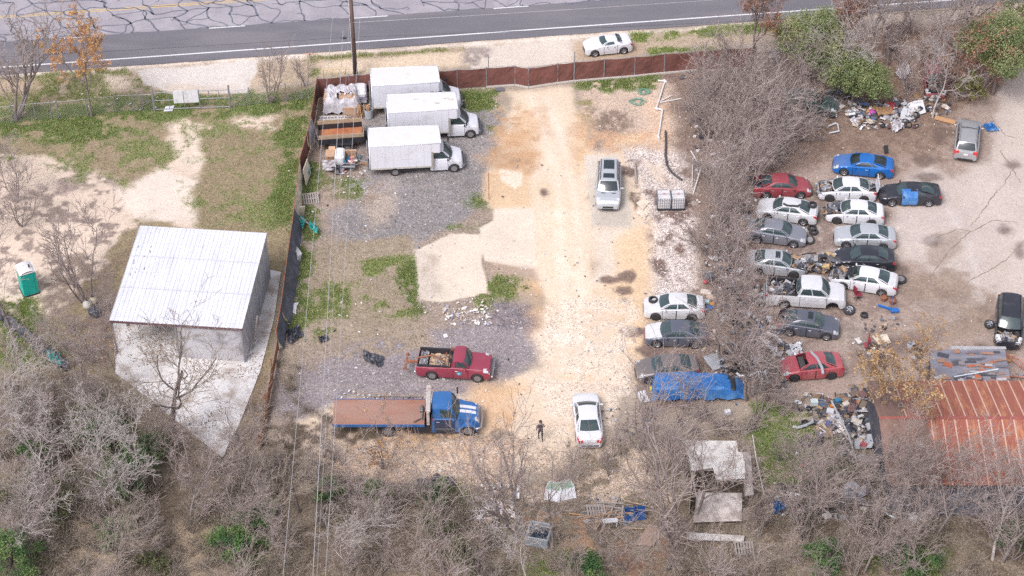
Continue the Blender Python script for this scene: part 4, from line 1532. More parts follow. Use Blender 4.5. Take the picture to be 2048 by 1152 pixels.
loose_wheel(1306, 602, .85, .33, 'black tyre lying on the hood of the white sedan', None, 'loose_tyre')
loose_wheel(1625, 412, 1.08, .33, 'black tyre lying on the trunk of the dirty white sedan', None, 'loose_tyre')
loose_wheel(1624, 458, 0, .34, 'upper tyre of the pair beside the grey sedan', None, 'loose_tyre', group='loose tyres')
loose_wheel(1627, 466, 0, .34, 'lower tyre of the pair beside the grey sedan', None, 'loose_tyre', group='loose tyres')
loose_wheel(1619, 485, 0, .36, 'wheel with silver rim in front of the grey sedan', 'steel', tilt=.5)
loose_wheel(1698, 624, 0, .42, 'big pickup wheel with silver rim lying flat', 'alloy', tilt=.35)
loose_wheel(1518, 607, 0, .36, 'silver alloy wheel behind the white pickup', 'alloy', tilt=.3)
loose_wheel(1801, 562, 0, .42, 'dark wheel lying beside the white bucket', 'steel', tilt=.1)
loose_wheel(1978, 652, 0, .36, 'wheel with white spokes beside the black sport utility car', 'alloy', tilt=.3)
loose_wheel(1728, 632, 0, .27, 'small tyre on the ground right of the pickup wheel', None, 'loose_tyre')
loose_wheel(1745, 700, 0, .34, 'dark tyre beside the red jack', None, 'loose_tyre', tilt=.9)
loose_wheel(1611, 889, 0, .42, 'dark tyre lying in the green grass', None, 'loose_tyre', tilt=.5)
loose_wheel(1585, 694, .1, .34, 'tyre lying on the white panel above the red sedan', None, 'loose_tyre')
loose_wheel(1814, 645, 0, .0001 + .2, 'small tyre by the roofing shack', None, 'loose_tyre') if 0 else None


# ------------------------------------------------------------------ box trucks
def box_truck(label, wheel_front, wheel_rear, boxL=4.755, stains=False, seed=0):
    a, b = G(wheel_front[0], wheel_front[1], .38), G(wheel_rear[0], wheel_rear[1], .38)
    d = (a - b).normalized()
    rz = math.atan2(d.y, d.x)
    nrm = Vector((-d.y, d.x, 0))
    # side wheels seen are the near ones (y=-1.0): move to the centre line; truck origin 4.3 m behind front axle mid
    o = a + nrm * .93 - d * 2.55
    g = gz(o.x, o.y)
    T = empty('box_truck', (o.x, o.y, g), rz, label, 'box truck', 'white box trucks parked side by side')
    # cab, reusing the car shell
    cabT, Xc, rp_ = build_car('cab', None, None, CAB, P_TRUCK, (0, 0), 0, wheel='steel', seed=seed, bumpermat=M_BLK)
    for ch in list(cabT.children):
        ch.parent = T
        ch.location.x += 2.55 + .29 * 2.55 - 1.275
    bpy.data.objects.remove(cabT)
    xf = 2.55 + .29 * 2.55       # nose x
    xb = xf - 2.55 + .12         # rear of the cab
    xrear = xb - boxL + .0
    m = MB()
    # lower body of the box with front wall, chamfered
    m.bbox(((xb + xrear) / 2, 0, 1.9), (xb - xrear, 2.44, 2.26), .04)
    m.bbox((xb + .32, 0, 2.54), (.80, 2.438, .976), .10)
    m.build('cargo_box', P_TRUCK, T)
    m = MB()
    x0, x1 = xrear, xb + .72
    for sy in (-1, 1):
        m.tube([(x0, sy * 1.195, 3.015), (x1 - .06, sy * 1.195, 3.015)], .05, 8)
        for sx in (x0 + .02,):
            m.tube([(sx, sy * 1.215, .78), (sx, sy * 1.215, 3.01)], .045, 6)
    m.tube([(x1 - .03, -1.19, 3.015), (x1 - .03, 1.19, 3.015)], .05, 8)
    m.tube([(x0 + .02, -1.19, 3.015), (x0 + .02, 1.19, 3.015)], .05, 8)
    m.build('corner_rail', pmat('rail_white', S(240, 240, 246), .4, var=.05), T, smooth=True)
    m = MB()
    m.grid([[(x0 + .05 + (x1 - x0 - .1) * u, y * 1.14, 3.036 + .03 * (1 - y * y)) for y in (-1, -.5, 0, .5, 1)] for u in np.linspace(0, 1, 12)])
    m.build('roof', M_BOXROOF, T)
    m = MB()
    for k in range(5):
        m.bbox((x1 - .035, -.5 + .25 * k, 2.86), (.05, .1, .05), .01)
    m.build('marker_lamps', M_AMB, T)
    m = MB()   # skirt rail + chassis
    for sy in (-1, 1):
        m.box(((xb + xrear) / 2, sy * 1.222, .9), (xb - xrear - .1, .03, .16))
    m.build('side_rail', pmat('skirt_rail', S(206, 202, 196), .5, var=.08), T)
    m = MB()
    m.box(((xb + xrear) / 2 + .3, 0, .62), (xb - xrear + 1.0, .9, .24))
    m.box((xb - 1.9, -.75, .55), (.9, .45, .4))
    m.build('chassis', M_BLK, T)
    m = MB()
    for k in range(14):
        m.box((xb + .06, -1.12, .9 + k * .12 - .02), (.02, .02, .04))
    m.box((xb + .05, -1.228, 1.5), (.16, .02, 1.5))
    m.box((xb + .05, 1.228, 1.5), (.16, .02, 1.5))
    m.build('front_corner_post', pmat('post_alu', S(190, 184, 174), .5, .3, var=.1), T)
    m = MB()   # seams of the wall sheets and rows of rivets
    nq = 8
    for k in range(1, nq):
        for sy in (-1, 1):
            m.box((xrear + (xb - xrear) * k / nq, sy * 1.2215, 1.95), (.022, .006, 1.9))
    m.build('wall_seam', pmat('sheet_seam', S(220, 220, 228), .5), T)
    q_ = random.Random(seed)
    for k in range(7):
        m = MB()
        m.box((xrear + (xb - xrear) * q_.random(), -1.222, 1.1 + 1.6 * q_.random()), (q_.uniform(.1, .7), .006, .015), 0, 0, q_.uniform(-.1, .1))
        m.build('wall_scuff', pmat('scuff_grey', S(190, 184, 182), .7), T)
    m = MB()
    m.box((xrear - .03, 0, 1.9), (.04, 2.2, 2.1))
    m.build('rear_door', P_TRUCK, T)
    m = MB()
    m.box((xrear - .16, 0, 1.35), (.06, 2.3, 1.15))
    for sy in (-1, 1):
        m.box((xrear - .1, sy * 1.0, 1.0), (.1, .08, .8))
    m.build('tail_lift', pmat('lift_alu', S(172, 174, 180), .5, .4, var=.12), T)
    xr_ = -(2.55 + 0) * 0 + (b - o).dot(d)
    for sy in (-1, 1):
        add_wheel(T, xr_, sy * .98, .38, sy, 'steel')
        m = MB()
        arc = [(xr_ + .47 * math.cos(t), sy * 1.228, .38 + .47 * math.sin(t)) for t in np.linspace(.15, math.pi - .15, 12)]
        m.tube(arc, .035, 5)
        m.build('wheel_arch', M_BLK, T)
        m = MB()
        m.bbox((xf - 1.05, sy * 1.22, 1.62), (.1, .2, .34), .03)
        m.tube([(xf - 1.1, sy * 1.0, 1.5), (xf - 1.08, sy * 1.2, 1.55)], .015, 5)
        m.build('tow_mirror', M_BLK, T)
    m = MB()
    m.bbox((xf + .02, 0, .55), (.2, 1.86, .26), .06)
    m.build('front_bumper', pmat('bumper_grey', S(108, 112, 122), .5, var=.1), T)
    if stains:
        m = MB()
        q = random.Random(4)
        for (x, y) in ((1.2, .3), (1.5, .1), (.5, -.3), (2.5, -.1), (2.6, -.15), (-1.2, .4), (0.4, -.28)):
            for i in range(5):
                m.box((x + q.uniform(-.2, .2) + .6 - 1, y + q.uniform(-.08, .08), 3.072 - .03 * (y ** 2)), (q.uniform(.05, .2), .02, .006), q.uniform(-1, 1))
        m.build('roof_scuffs', pmat('scuff', S(150, 140, 130), .8), T)
    return T


box_truck('nearest of the three white box trucks, front wheel and rear wheel both in view', (908, 336), (790, 342), boxL=4.75, seed=51)
box_truck('middle of the three white box trucks, its roof scuffed with dark marks', (941, 268), (823, 274), boxL=4.75, stains=True, seed=53)
box_truck('farthest of the three white box trucks, against the brown fence', (905, 214), (787, 220), boxL=4.7, seed=55)

# ------------------------------------------------------------------ red pickup wrecker
OLDP = dict(PICKUP, L=5.35, W=1.95, H=1.78, prof=[(0, .75), (.01, .95), (.02, 1.07), (.1, 1.12), (.26, 1.16), (.5, 1.18), (.99, 1.1), (1, 1.0)],
            wh=(.175, .79), cowl=.285, r0=.365, r1=.5, rb=.535, doors=[(.3, .5)], wroof=.76,
            plan=[(0, .93), (.012, .97), (.04, .99), (.1, 1), (.97, 1), (1, .98)], wr=.38)
TR, XR, rpr = car('wrecker_pickup', 'faded maroon single-cab tow pickup with rusty open bed', 'tow truck', OLDP, P_MAROON, (983, 731), (836, 722), z=.8, seed=60, wheel='steel', bumpermat=M_CHR)
m = MB()
m.bbox((XR(0) + .12, 0, .62), (.14, 1.98, .2), .04)
m.build('front_bumper', M_CHR, TR)
m = MB()
m.lathe([(.0, -.984), (.17, -.984), (.17, -.978), (.0, -.978)], 20, (XR(.42), 0, .78), 'Y')
o = m.build('door_emblem', pmat('emblem_teal', S(60, 170, 190), .4), TR)
m = MB()
for dzz, ww in ((.05, .14), (.0, .2), (-.05, .14)):
    m.box((XR(.42), -.99, .78 + dzz), (ww, .008, .018))
m.build('emblem_stripe', P_WHITE, o)
m = MB()
m.mi = 0
m.box((XR(.535) - .08, 0, 1.3), (.08, 1.8, .12))
for sy in (-.8, 0, .8):
    m.box((XR(.535) - .08, sy, 1.15), (.07, .07, .5))
m.box((XR(.52) - .1, .55, 1.62), (.2, .2, .16))
m.box((XR(1) - .35, 0, .75), (.9, .16, .14))
m.box((XR(1) - .8, 0, .78), (.12, 1.5, .12))
m.box((XR(1) - .8, .72, .7), (.3, .1, .1))
m.box((XR(1) - .8, -.72, .7), (.3, .1, .1))
m.tube([(XR(.62), .0, .85), (XR(.8), .1, 1.35), (XR(1) - .1, 0, 1.1)], .06, 6)
m.tube([(XR(.62), -.5, .85), (XR(.62), -.5, 1.3), (XR(.62), .5, 1.3), (XR(.62), .5, .85)], .04, 6)
m.build('towing_gear', M_RUST, TR)
m = MB()
q = random.Random(3)
P = [[(XR(.56 + .28 * u), -.78 + 1.56 * v, .83 + .12 * q.random()) for v in np.linspace(0, 1, 12)] for u in np.linspace(0, 1, 12)]
m.grid(P)
m.build('bed_dirt', pmat('bed_dirt', S(206, 178, 150), .9, var=.3, scale=4, c2=S(120, 96, 84), thr=.55), TR)
m = MB()
P = [[(XR(.86 + .11 * u), -.8 + 1.6 * v, .95 + .2 * q.random()) for v in np.linspace(0, 1, 14)] for u in np.linspace(0, 1, 7)]
m.grid(P)
m.build('bed_sheet', pmat('crumpled_plastic', S(166, 162, 166), .3, var=.4, scale=7, c2=S(80, 80, 90), thr=.52), TR)
for i in range(9):
    m = MB()
    a = q.uniform(0, 3.1)
    x, y = XR(q.uniform(.6, .8)), q.uniform(-.45, .45)
    l_ = q.uniform(.3, .75)
    m.box((x, y, 1.0 + i * .012), (l_, .07, .04), a)
    tag(m.build('timber_offcut', M_WOODG), 'weathered timber offcuts lying in the bed of the maroon tow pickup', 'timber', 'timber offcuts in the maroon pickup')
    o = bpy.context.view_layer.objects.active
for o in [o for o in SC.objects if o.name.startswith('timber_offcut')]:
    o.location, o.rotation_euler = TR.location, TR.rotation_euler

# ------------------------------------------------------------------ blue flatbed
a, b = G(936, 862, .42), G(776, 862, .42)
d = (a - b).normalized()
rz = math.atan2(d.y, d.x)
nrm = Vector((-d.y, d.x, 0))
o = a + nrm * 1.0 - d * 3.2
TF = empty('flatbed_tow_truck', (o.x, o.y, gz(o.x, o.y)), rz, 'blue flatbed tow truck with long rusty deck and two white hood stripes', 'tow truck')
FCAB = dict(CAB, L=3.15, W=2.1, H=2.35, prof=[(0, .95), (.02, 1.15), (.05, 1.3), (.2, 1.42), (.42, 1.52), (.5, 1.5), (1, 1.5)],
            plan=[(0, .7), (.02, .74), (.08, .78), (.3, .86), (.42, .98), (.5, 1), (1, 1)], wh=(.24,), wr=.47, cowl=.45, r0=.60, r1=.97, rb=1.0, doors=[(.52, .93)], wroof=.74)
cabT, Xc, rp_ = build_car('cab', None, None, FCAB, P_TBLUE, (0, 0), 0, wheel='steel', seed=62, doormat=P_NAVY, bumpermat=M_CHR)
off = 3.2 + .24 * 3.15 - 3.15 / 2
for ch in list(cabT.children):
    ch.parent = TF
    ch.location.x += off
bpy.data.objects.remove(cabT)
for sg in (-1, 1):   # wide front fenders
    m = MB()
    P = []
    for t in np.linspace(0, math.pi, 10):
        P.append([(3.2 + .62 * math.cos(t), sg * .78, .5 + .64 * math.sin(t)), (3.2 + .62 * math.cos(t), sg * 1.14, .5 + .60 * math.sin(t)), (3.2 + .56 * math.cos(t), sg * 1.16, .5 + .5 * math.sin(t))])
    m.grid(P)
    m.build('fender', P_TBLUE, TF, solid=.03)
m = MB()
for sy in (-.22, .22):
    P = []
    for s in np.linspace(.03, .44, 9):
        z = interp(FCAB['prof'], s) + .042
        x = 3.15 / 2 - s * 3.15 + off
        P.append([(x, sy - .14, z - .004), (x, sy, z), (x, sy + .14, z - .004)])
    m.grid(P)
m.build('hood_stripe', P_WHITE, TF)
m = MB()
xn = 3.2 + .24 * 3.15
m.tube([(xn - .25, -1.15, .75), (xn + .1, -1.0, .75), (xn + .16, 0, .75), (xn + .1, 1.0, .75), (xn - .25, 1.15, .75)], .07, 8)
m.build('front_bumper', M_CHR, TF, smooth=True)
# deck
xd1 = off - 3.15 / 2 - .45
xd0 = xd1 - 6.05
m = MB()
m.bbox(((xd0 + xd1) / 2, 0, 1.18), (xd1 - xd0, 2.42, .10), .02)
m.build('deck', pmat('rusty_deck', S(186, 150, 136), .75, .1, var=.14, scale=1.2, c2=S(168, 118, 98), thr=.5, scale2=.55, stretch=(.4, 1.6, 1), sharp=.16, bump=.1), TF)
m = MB()
for sy in (-1, 1):
    m.box(((xd0 + xd1) / 2, sy * 1.235, 1.14), (xd1 - xd0, .05, .2))
m.build('deck_side_rail', P_TBLUE, TF)
m = MB()
m.tube([(xd0 + 2.6, 1.22, 1.42), (xd1 - .1, 1.22, 1.42)], .03, 6)
for k in range(7):
    m.box((xd0 + 2.7 + k * .63, 1.22, 1.33), (.05, .04, .2))
m.build('tie_rail', M_BLK, TF)
m = MB()
m.box((xd1 - .05 + .22, 0, 1.75), (.1, 2.3, 1.1))
m.build('headboard', M_BLK, TF)
m = MB()
m.bbox((xd1 + .26, 0, 2.42), (.32, 2.5, .2), .04)
m.bbox((xd1 + .26, -1.2, 1.8), (.2, .16, 1.2), .03)
m.build('light_bar', pmat('lightbar_white', S(204, 196, 190), .4, var=.15, c2=S(170, 120, 110), thr=.60), TF)
m = MB()
m.box(((xd0 + xd1) / 2 + 1.2, 0, .85), (xd1 - xd0 + 1.6, .8, .34))
m.box((xd1 - .2, -.95, .68), (1.1, .45, .5))
m.box((xd1 - .2, .95, .68), (1.1, .45, .5))
m.tube([(xd1 + .75, -1.02, .6), (xd1 + 1.9, -1.02, .6)], .2, 10)
m.build('chassis', M_BLK, TF)
for sy in (-1, 1):
    add_wheel(TF, (b - Vector((o.x, o.y, .42))).dot(d), sy * 1.02, .47, sy, 'steel')
m = MB()
m.tube([(xd1 - .7, -1.05, 1.28), (xd1 - .1, -.6, 1.28)], .05, 6)
m.tube([(xd1 - .15, -.8, 1.28), (xd1 - .15, .5, 1.28), (xd1 - .3, .6, 1.28)], .05, 6)
m.bbox((xd1 - .22, .1, 1.34), (.25, .4, .2), .03)
m.build('winch', M_MET, TF)
for sy in (-1.25, 1.25):
    m = MB()
    m.bbox((off + .1, sy, 2.0), (.1, .18, .5), .03)
    m.build('tow_mirror', M_BLK, TF)

# ------------------------------------------------------------------ trailers
# dump trailer
a, b = G(722, 268, .9), G(640, 274, .9)
d = (a - b).normalized()
rz = math.atan2(d.y, d.x)
c = (a + b) / 2
Tt = empty('dump_trailer', (c.x, c.y + .25, gz(c.x, c.y)), rz, 'black dump trailer with timber side boards and rusty floor', 'trailer')
hw, hl = 1.02, 1.7
m = MB()
m.box((0, 0, .72), (3.4, 2.0, .06))
m.build('floor', pmat('rusty_floor', S(200, 132, 92), .85, var=.25, scale=1.5, c2=S(176, 104, 70), thr=.5), Tt)
m = MB()
for sy in (-1, 1):
    m.box((0, sy * hw, .98), (3.5, .06, .5))
    for k in range(6):
        m.box((-1.6 + k * .64, sy * (hw + .05), .95), (.07, .05, .5))
m.box((-1.73, 0, .98), (.05, 2.0, .5))
m.box((1.73, 0, .98), (.05, 2.0, .5))
m.box((0, 0, .55), (3.3, 1.2, .16))
m.build('side_panel', M_BLK, Tt)
m = MB()
for sy in (-1, 1):
    m.box((0, sy * (hw + .002), 1.4), (3.5, .05, .36))
m.build('side_board', M_WOOD, Tt)
m = MB()
m.box((1.75, 0, 1.57), (.05, 2.1, .04))
m.build('top_rail', M_WOOD, Tt)
m = MB()
for sy in (-1, 1):
    m.box((0, sy * 1.22, .78), (1.9, .3, .04))
m.tube([(1.7, -.8, .5), (2.7, 0, .5), (1.7, .8, .5)], .07, 6)
m.box((2.2, 0, .62), (.7, .5, .35))
m.tube([(2.6, 0, .5), (3.0, 0, .55)], .05, 6)
m.build('drawbar', M_BLK, Tt)
for k in (-.42, .42):
    for sy in (-1, 1):
        add_wheel(Tt, k, sy * 1.2, .36, sy, 'steel')
# utility trailer
c = G(681, 327, .3)
Tu = empty('utility_trailer', (c.x, c.y, gz(c.x, c.y)), -.03, 'small open utility trailer loaded with boxes and plastic', 'trailer')
m = MB()
m.box((0, 0, .52), (2.4, 1.6, .05))
for z in (.62, .95):
    for sy in (-1, 1):
        m.tube([(-1.2, sy * .8, z), (1.2, sy * .8, z)], .025, 5)
    m.tube([(-1.2, -.8, z), (-1.2, .8, z)], .025, 5)
for sx in (-1.2, 0, 1.2):
    for sy in (-.8, .8):
        m.tube([(sx, sy, .5), (sx, sy, .97)], .022, 5)
m.tube([(1.2, -.4, .5), (1.9, 0, .5), (1.2, .4, .5)], .035, 5)
m.build('frame', pmat('galvanised', S(180, 180, 186), .5, .5, var=.1), Tu)
m = MB()
for sy in (-1, 1):
    m.box((-.2, sy * .98, .68), (.8, .22, .03))
m.build('fender', M_BLK, Tu)
for sy in (-1, 1):
    add_wheel(Tu, -.2, sy * .98, .28, sy, 'steel')
# ------------------------------------------------------------------ WHITE METAL SHED
M_RWHITE = pmat('white_roof_metal', S(240, 241, 249), .4, .1, var=.03, scale=.6, c2=S(216, 216, 224), thr=.58, scale2=.8, stretch=(3, .4, 1), sharp=.16)
M_GALV = pmat('galvanised_wall', S(206, 206, 212), .5, .15, var=.08, scale=.5, c2=S(164, 162, 168), thr=.55, scale2=1.2, stretch=(3, 3, .5))
M_RTRIM = pmat('dull_red_trim', S(122, 92, 96), .6, var=.2)
M_POST = pmat('galvanised_post', S(170, 170, 176), .5, .4, var=.15)
HB, HF = 4.1, 3.2
rBL, rBR, rFR, rFL = G(272, 453, HB), G(527, 466, HB), G(492, 657, HF), G(227, 638, HF)
print('shed', [tuple(round(x, 2) for x in p) for p in (rBL, rBR, rFR, rFL)], (rBL - rBR).length, (rFL - rFR).length, (rBL - rFL).length, (rBR - rFR).length)
sh_w = ((rBL - rBR).length + (rFL - rFR).length) / 2
sh_c = (rBL + rBR + rFR + rFL) / 4
ax = ((rBR - rBL).xy + (rFR - rFL).xy)
sh_rz = math.atan2(ax.y, ax.x)
sh_d = ((((rBL - rFL).xy).length) + ((rBR - rFR).xy).length) / 2
TS = empty('metal_shed', (sh_c.x, sh_c.y, .06), sh_rz, 'white-roofed metal shed with open front bay on a concrete pad', 'shed')
w2, d2 = sh_w / 2, sh_d / 2
HB -= .06
HF -= .06


def roofz(y):
    return HF + (HB - HF) * (y + d2) / (2 * d2)


m = MB()
xs = []
x = -w2
pitch_ = .305
prof = []
nrib = int(2 * w2 / pitch_)
for k in range(nrib + 1):
    x0 = -w2 + k * 2 * w2 / nrib
    prof += [(x0 - .035, .0), (x0 - .018, .034), (x0 + .018, .034), (x0 + .035, 0)]
    if k < nrib:
        prof += [(x0 + .15, .012)]
prof = [(max(-w2, min(w2, a)), b) for a, b in prof]
for (ya, yb) in ((-d2 - .1, d2 + .05),):
    ids0 = [(a, ya, roofz(ya) + b) for a, b in prof]
    ids1 = [(a, yb, roofz(yb) + b) for a, b in prof]
    m.grid([ids0, [(a, 0, roofz(0) + b) for a, b in prof], ids1])
    m.grid([[(a, ya, roofz(ya) - .03) for a, b in prof], [(a, yb, roofz(yb) - .03) for a, b in prof]])
m.build('roof', M_RWHITE, TS)
m = MB()
for v in (-.33, .35):
    y = v * d2
    m.box((0, y, roofz(y) + .042), (2 * w2 - .04, .03, .012))
m.build('roof_lap', pmat('lap_grey', S(214, 216, 226), .5), TS)
m = MB()
for k in range(34):
    for j in range(7):
        y = -d2 + .3 + j * (2 * d2 - .5) / 6
        m.box((-w2 + .2 + k * (2 * w2 - .4) / 33, y, roofz(y) + .04), (.03, .03, .01))
m.build('roof_screws', pmat('screw_grey', S(190, 192, 200), .5), TS)
m = MB()
q = random.Random(9)
for i in range(16):
    x = -w2 + q.choice((.4, .72, 1.0, 1.3)) + q.uniform(-.05, .05)
    y = q.uniform(-.3, d2 * .6)
    m.box((x, y, roofz(y) + .022), (.04, q.uniform(.08, .22), .01))
m.build('roof_leaf_specks', pmat('leaf_speck', S(110, 104, 108), .8), TS)


def corr_wall(mb, p0, p1, z0, z1a, z1b, off=.0):
    n_ = max(2, int((Vector(p1) - Vector(p0)).length / .16)) * 2
    nn = Vector((p1[1] - p0[1], p0[0] - p1[0], 0)).normalized()
    P = []
    for k in range(n_ + 1):
        u = k / n_
        b = Vector(p0).lerp(Vector(p1), u) + nn * (.025 if k % 2 else 0)
        P.append([(b.x, b.y, z0), (b.x, b.y, z1a + (z1b - z1a) * u)])
    mb.grid(P)


m = MB()
corr_wall(m, (w2 - .05, -d2, 0), (w2 - .05, d2, 0), 0, HF - .05, HB - .05)
m.build('side_wall', M_GALV, TS, solid=.02)
m = MB()
corr_wall(m, (-w2 + .05, d2 - .05, 0), (w2 - .1, d2 - .05, 0), 0, HB - .06, HB - .06)
m.build('rear_wall', M_GALV, TS, solid=.02)
m = MB()
corr_wall(m, (-w2 + .05, d2 - .1, 0), (-w2 + .05, .5, 0), 0, roofz(d2) - .1, roofz(.5) - .05)
m.build('side_wall', M_GALV, TS, solid=.02)
# enclosed room in the right half, its front wall flush with the roof edge
xi = 0.02
m = MB()
m.box(((xi + w2) / 2 - .04, -d2 + .06, (HF - .12) / 2), (w2 - xi - .1, .05, HF - .14))
m.build('room_front_wall', pmat('flat_panel', S(206, 204, 208), .6, .1, var=.08, scale=.6, c2=S(160, 156, 160), thr=.56, scale2=1), TS)
m = MB()
corr_wall(m, (xi, -d2 + .06, 0), (xi, d2 - .1, 0), 0, HF - .12, HB - .12)
m.build('inner_wall', M_GALV, TS, solid=.02)
m = MB()
m.box((0, -d2 - .06, HF - .12), (2 * w2, .08, .2))
m.build('eave_trim', M_RTRIM, TS)
for (x, y) in ((-w2 + .1, -d2 + .08), (-w2 + .1, -d2 * .35), (-w2 + .1, .35), (-.1, -d2 + .02), (w2 - .1, -d2 - .02)):
    m = MB()
    m.box((x, y, (roofz(y) - .1) / 2), (.1, .1, roofz(y) - .1))
    m.build('post', M_POST, TS)
m = MB()
for y in (-d2 + .5, -2, 0, 2, d2 - .5):
    m.box((-w2 / 2, y, roofz(y) - .13), (w2, .08, .14))
m.build('purlin', M_RUST, TS)
mb = MB()
mb.tube([(0, 0, 0), (.5, .6, 2.6)], .06, 5)
o = mb.build('leaning_plank', M_WOODG)
p = G(499, 700)
o.location = (p.x + .2, p.y, 0)
tag(o, 'timber plank leaning on the right wall of the white-roofed shed', 'plank')

# ------------------------------------------------------------------ RUSTY GABLE BUILDING
M_RR = pmat('rusty_red_roof', S(174, 106, 88), .65, .1, var=.12, scale=.7, c2=S(204, 142, 104), thr=.58, scale2=1.1, stretch=(2.2, .35, 1), sharp=.07)
M_RR2 = pmat('seam_cap', S(224, 184, 168), .6, var=.15, scale=2)
EH = 2.7
D_, PM = 4.8, .25
pf = G(1775, 971, EH)
TB = empty('rusty_building', (pf.x, pf.y + D_, 0), 0, 'long building with rusty red ribbed gable roof at the lower right', 'building')
BLn = 16.0
RZ = EH + D_ * PM
for nm, sy in (('front_roof_slope', -1), ('rear_roof_slope', 1)):
    m = MB()
    xsplit = 3.1 if sy < 0 else 1.9
    m.grid([[(x, sy * 0, RZ), (x, sy * D_ / 2, RZ - D_ / 2 * PM), (x, sy * D_, EH)] for x in np.linspace(xsplit, BLn, 40)])
    s = m.build(nm, M_RR, TB, solid=.05)
    m = MB()
    m.grid([[(x, sy * 0, RZ), (x, sy * D_ / 2, RZ - D_ / 2 * PM), (x, sy * D_, EH)] for x in np.linspace(0, xsplit, 10)])
    tag(m.build('old_roof_panels', pmat('dull_brown_roof', S(140, 112, 102), .85, var=.25, scale=1.5, c2=S(158, 124, 110), thr=.6, stretch=(2, .6, 1)), TB, solid=.05), 'dull brown end of the rusty roof')
    m = MB()
    k = .28 + .755 * int(xsplit / .755)
    while k < BLn:
        for f in (.0,):
            m.poly([(k - .045, sy * .12, RZ + .045 - .12 * PM), (k + .045, sy * .12, RZ + .045 - .12 * PM), (k + .045, sy * (D_ + .02), EH + .05), (k - .045, sy * (D_ + .02), EH + .05)])
            m.box((k, sy * D_, EH + .02), (.07, .03, .07))
        k += .755
    m.build('seam_caps', M_RR2, s)
    m = MB()
    k = .53 + .755 * int(xsplit / .755)
    while k < BLn:
        for dx in (0, .25):
            m.tube([(k + dx, sy * .15, RZ + .02 - .15 * PM), (k + dx, sy * D_, EH + .02)], .022, 4)
        k += .755
    m.build('roof_ribs', M_RR, s)
m = MB()
m.tube([(0, 0, RZ + .04), (BLn, 0, RZ + .04)], .1, 6)
m.build('ridge_cap', pmat('ridge_red', S(166, 96, 88), .6, var=.15), TB)
M_DW = pmat('dark_sheet_wall', S(108, 106, 116), .7, var=.25, scale=1.4, c2=S(76, 76, 88), thr=.5)
m = MB()
m.poly([(.25, -D_ + .35, 0), (.25, D_ - .35, 0), (.25, D_ - .35, EH - .05), (.25, 0, RZ - .1), (.25, -D_ + .35, EH - .05)])
m.build('gable_wall', M_DW, TB, solid=.06)
m = MB()
q = random.Random(12)
P = []
for k in range(60):
    x = .25 + (BLn - .3) * k / 59
    P.append([(x, -D_ + .35 - .06 * q.random() - (.35 * (1 - z)), z * (EH - .12) + 0) for z in (0, .25, .5, .75, 1)])
m.grid(P)
m.build('front_wall', pmat('tarp_wall', S(104, 104, 116), .6, var=.35, scale=1.6, c2=S(150, 150, 160), thr=.58), TB)
m = MB()
m.box((BLn / 2, D_ - .4, EH / 2), (BLn - .5, .06, EH - .2))
m.build('rear_wall', M_DW, TB)

# ------------------------------------------------------------------ PATCHED ROOFING SHACK
HS = 2.4
c4 = [G(1858, 700, HS), G(2010, 700, HS), G(2026, 781, HS), G(1866, 781, HS)]
cc = sum((Vector(p) for p in c4), Vector()) / 4
TK = empty('patched_shack', (cc.x, cc.y, 0), 0, 'low shack roofed with patched grey roofing sheets beside the rusty building', 'shack')
cl = [Vector((p.x - cc.x, p.y - cc.y, 0)) for p in c4]


def bil(u, v):
    return (cl[0].lerp(cl[1], u)).lerp(cl[3].lerp(cl[2], u), v)


m = MB()
P = []
for i in range(25):
    P.append([bil(i / 24, j / 14) + Vector((0, 0, HS - .2 * (j / 14) + .05 * math.sin(i * .9 + j) * math.sin(j * .8))) for j in range(15)])
m.grid(P)
m.build('roof', pmat('grey_roofing', S(150, 148, 158), .8, var=.12, scale=1.2, c2=S(128, 126, 138), thr=.5, scale2=.7, stretch=(.4, 2, 1)), TK, solid=.06)
q = random.Random(21)
cols = [(96, 96, 106), (120, 116, 124), (182, 112, 84), (84, 84, 94), (190, 186, 188), (150, 140, 140), (170, 130, 110)]
pi = 0
for k in range(58):
    if k < 34:
        u, v = q.uniform(.5, .97), q.uniform(.06, .95)
        sx, sy = q.uniform(.3, 1.1), q.uniform(.12, .22)
    else:
        u, v = q.uniform(.04, .9), q.uniform(.05, .95)
        sx, sy = q.uniform(.3, .8), q.uniform(.2, .5)
    p = bil(u, v)
    m = MB()
    col = S(*q.choice(cols))
    m.box((p.x, p.y, HS - .2 * v + .075 + .008 * (k % 6)), (sx, sy, .015), q.uniform(-.15, .15) if k < 34 else q.uniform(-.6, .6), q.uniform(-.03, .03), q.uniform(-.03, .03), col=col)
    m.build('roofing_patch', vmat('roofing_patch_mat', .8), TK, attr='tint')
m = MB()
p0, p1 = bil(.28, .68), bil(.86, .5)
m.tube([(p0.x, p0.y, HS + .05), (p1.x, p1.y, HS + .08)], .05, 6)
m.build('batten', pmat('pale_pipe', S(216, 224, 232), .4), TK)
m = MB()
for u in (.03, .33, .66, .97):
    for v in (.04, .96):
        p = bil(u, v)
        m.box((p.x, p.y, (HS - .25) / 2), (.1, .1, HS - .3))
m.build('posts', M_WOODG, TK)
m = MB()
for a, b in (((.02, .98), (.98, .98)), ((.02, .02), (.02, .98)), ((.98, .02), (.98, .98))):
    p, r = bil(*a), bil(*b)
    m.poly([(p.x, p.y, .1), (r.x, r.y, .1), (r.x, r.y, HS - .3), (p.x, p.y, HS - .3)])
m.build('wall', M_DW, TK, solid=.04)
m = MB()
p0, p1 = bil(.3, -.02), bil(1.02, -.03)
for k in range(4):
    m.tube([(p0.x, p0.y + .1 * k, HS - .02), (p1.x, p1.y + .06 * k, HS)], .04, 5)
m.build('edge_strips', pmat('edge_alu', S(190, 188, 192), .5, .3), TK)

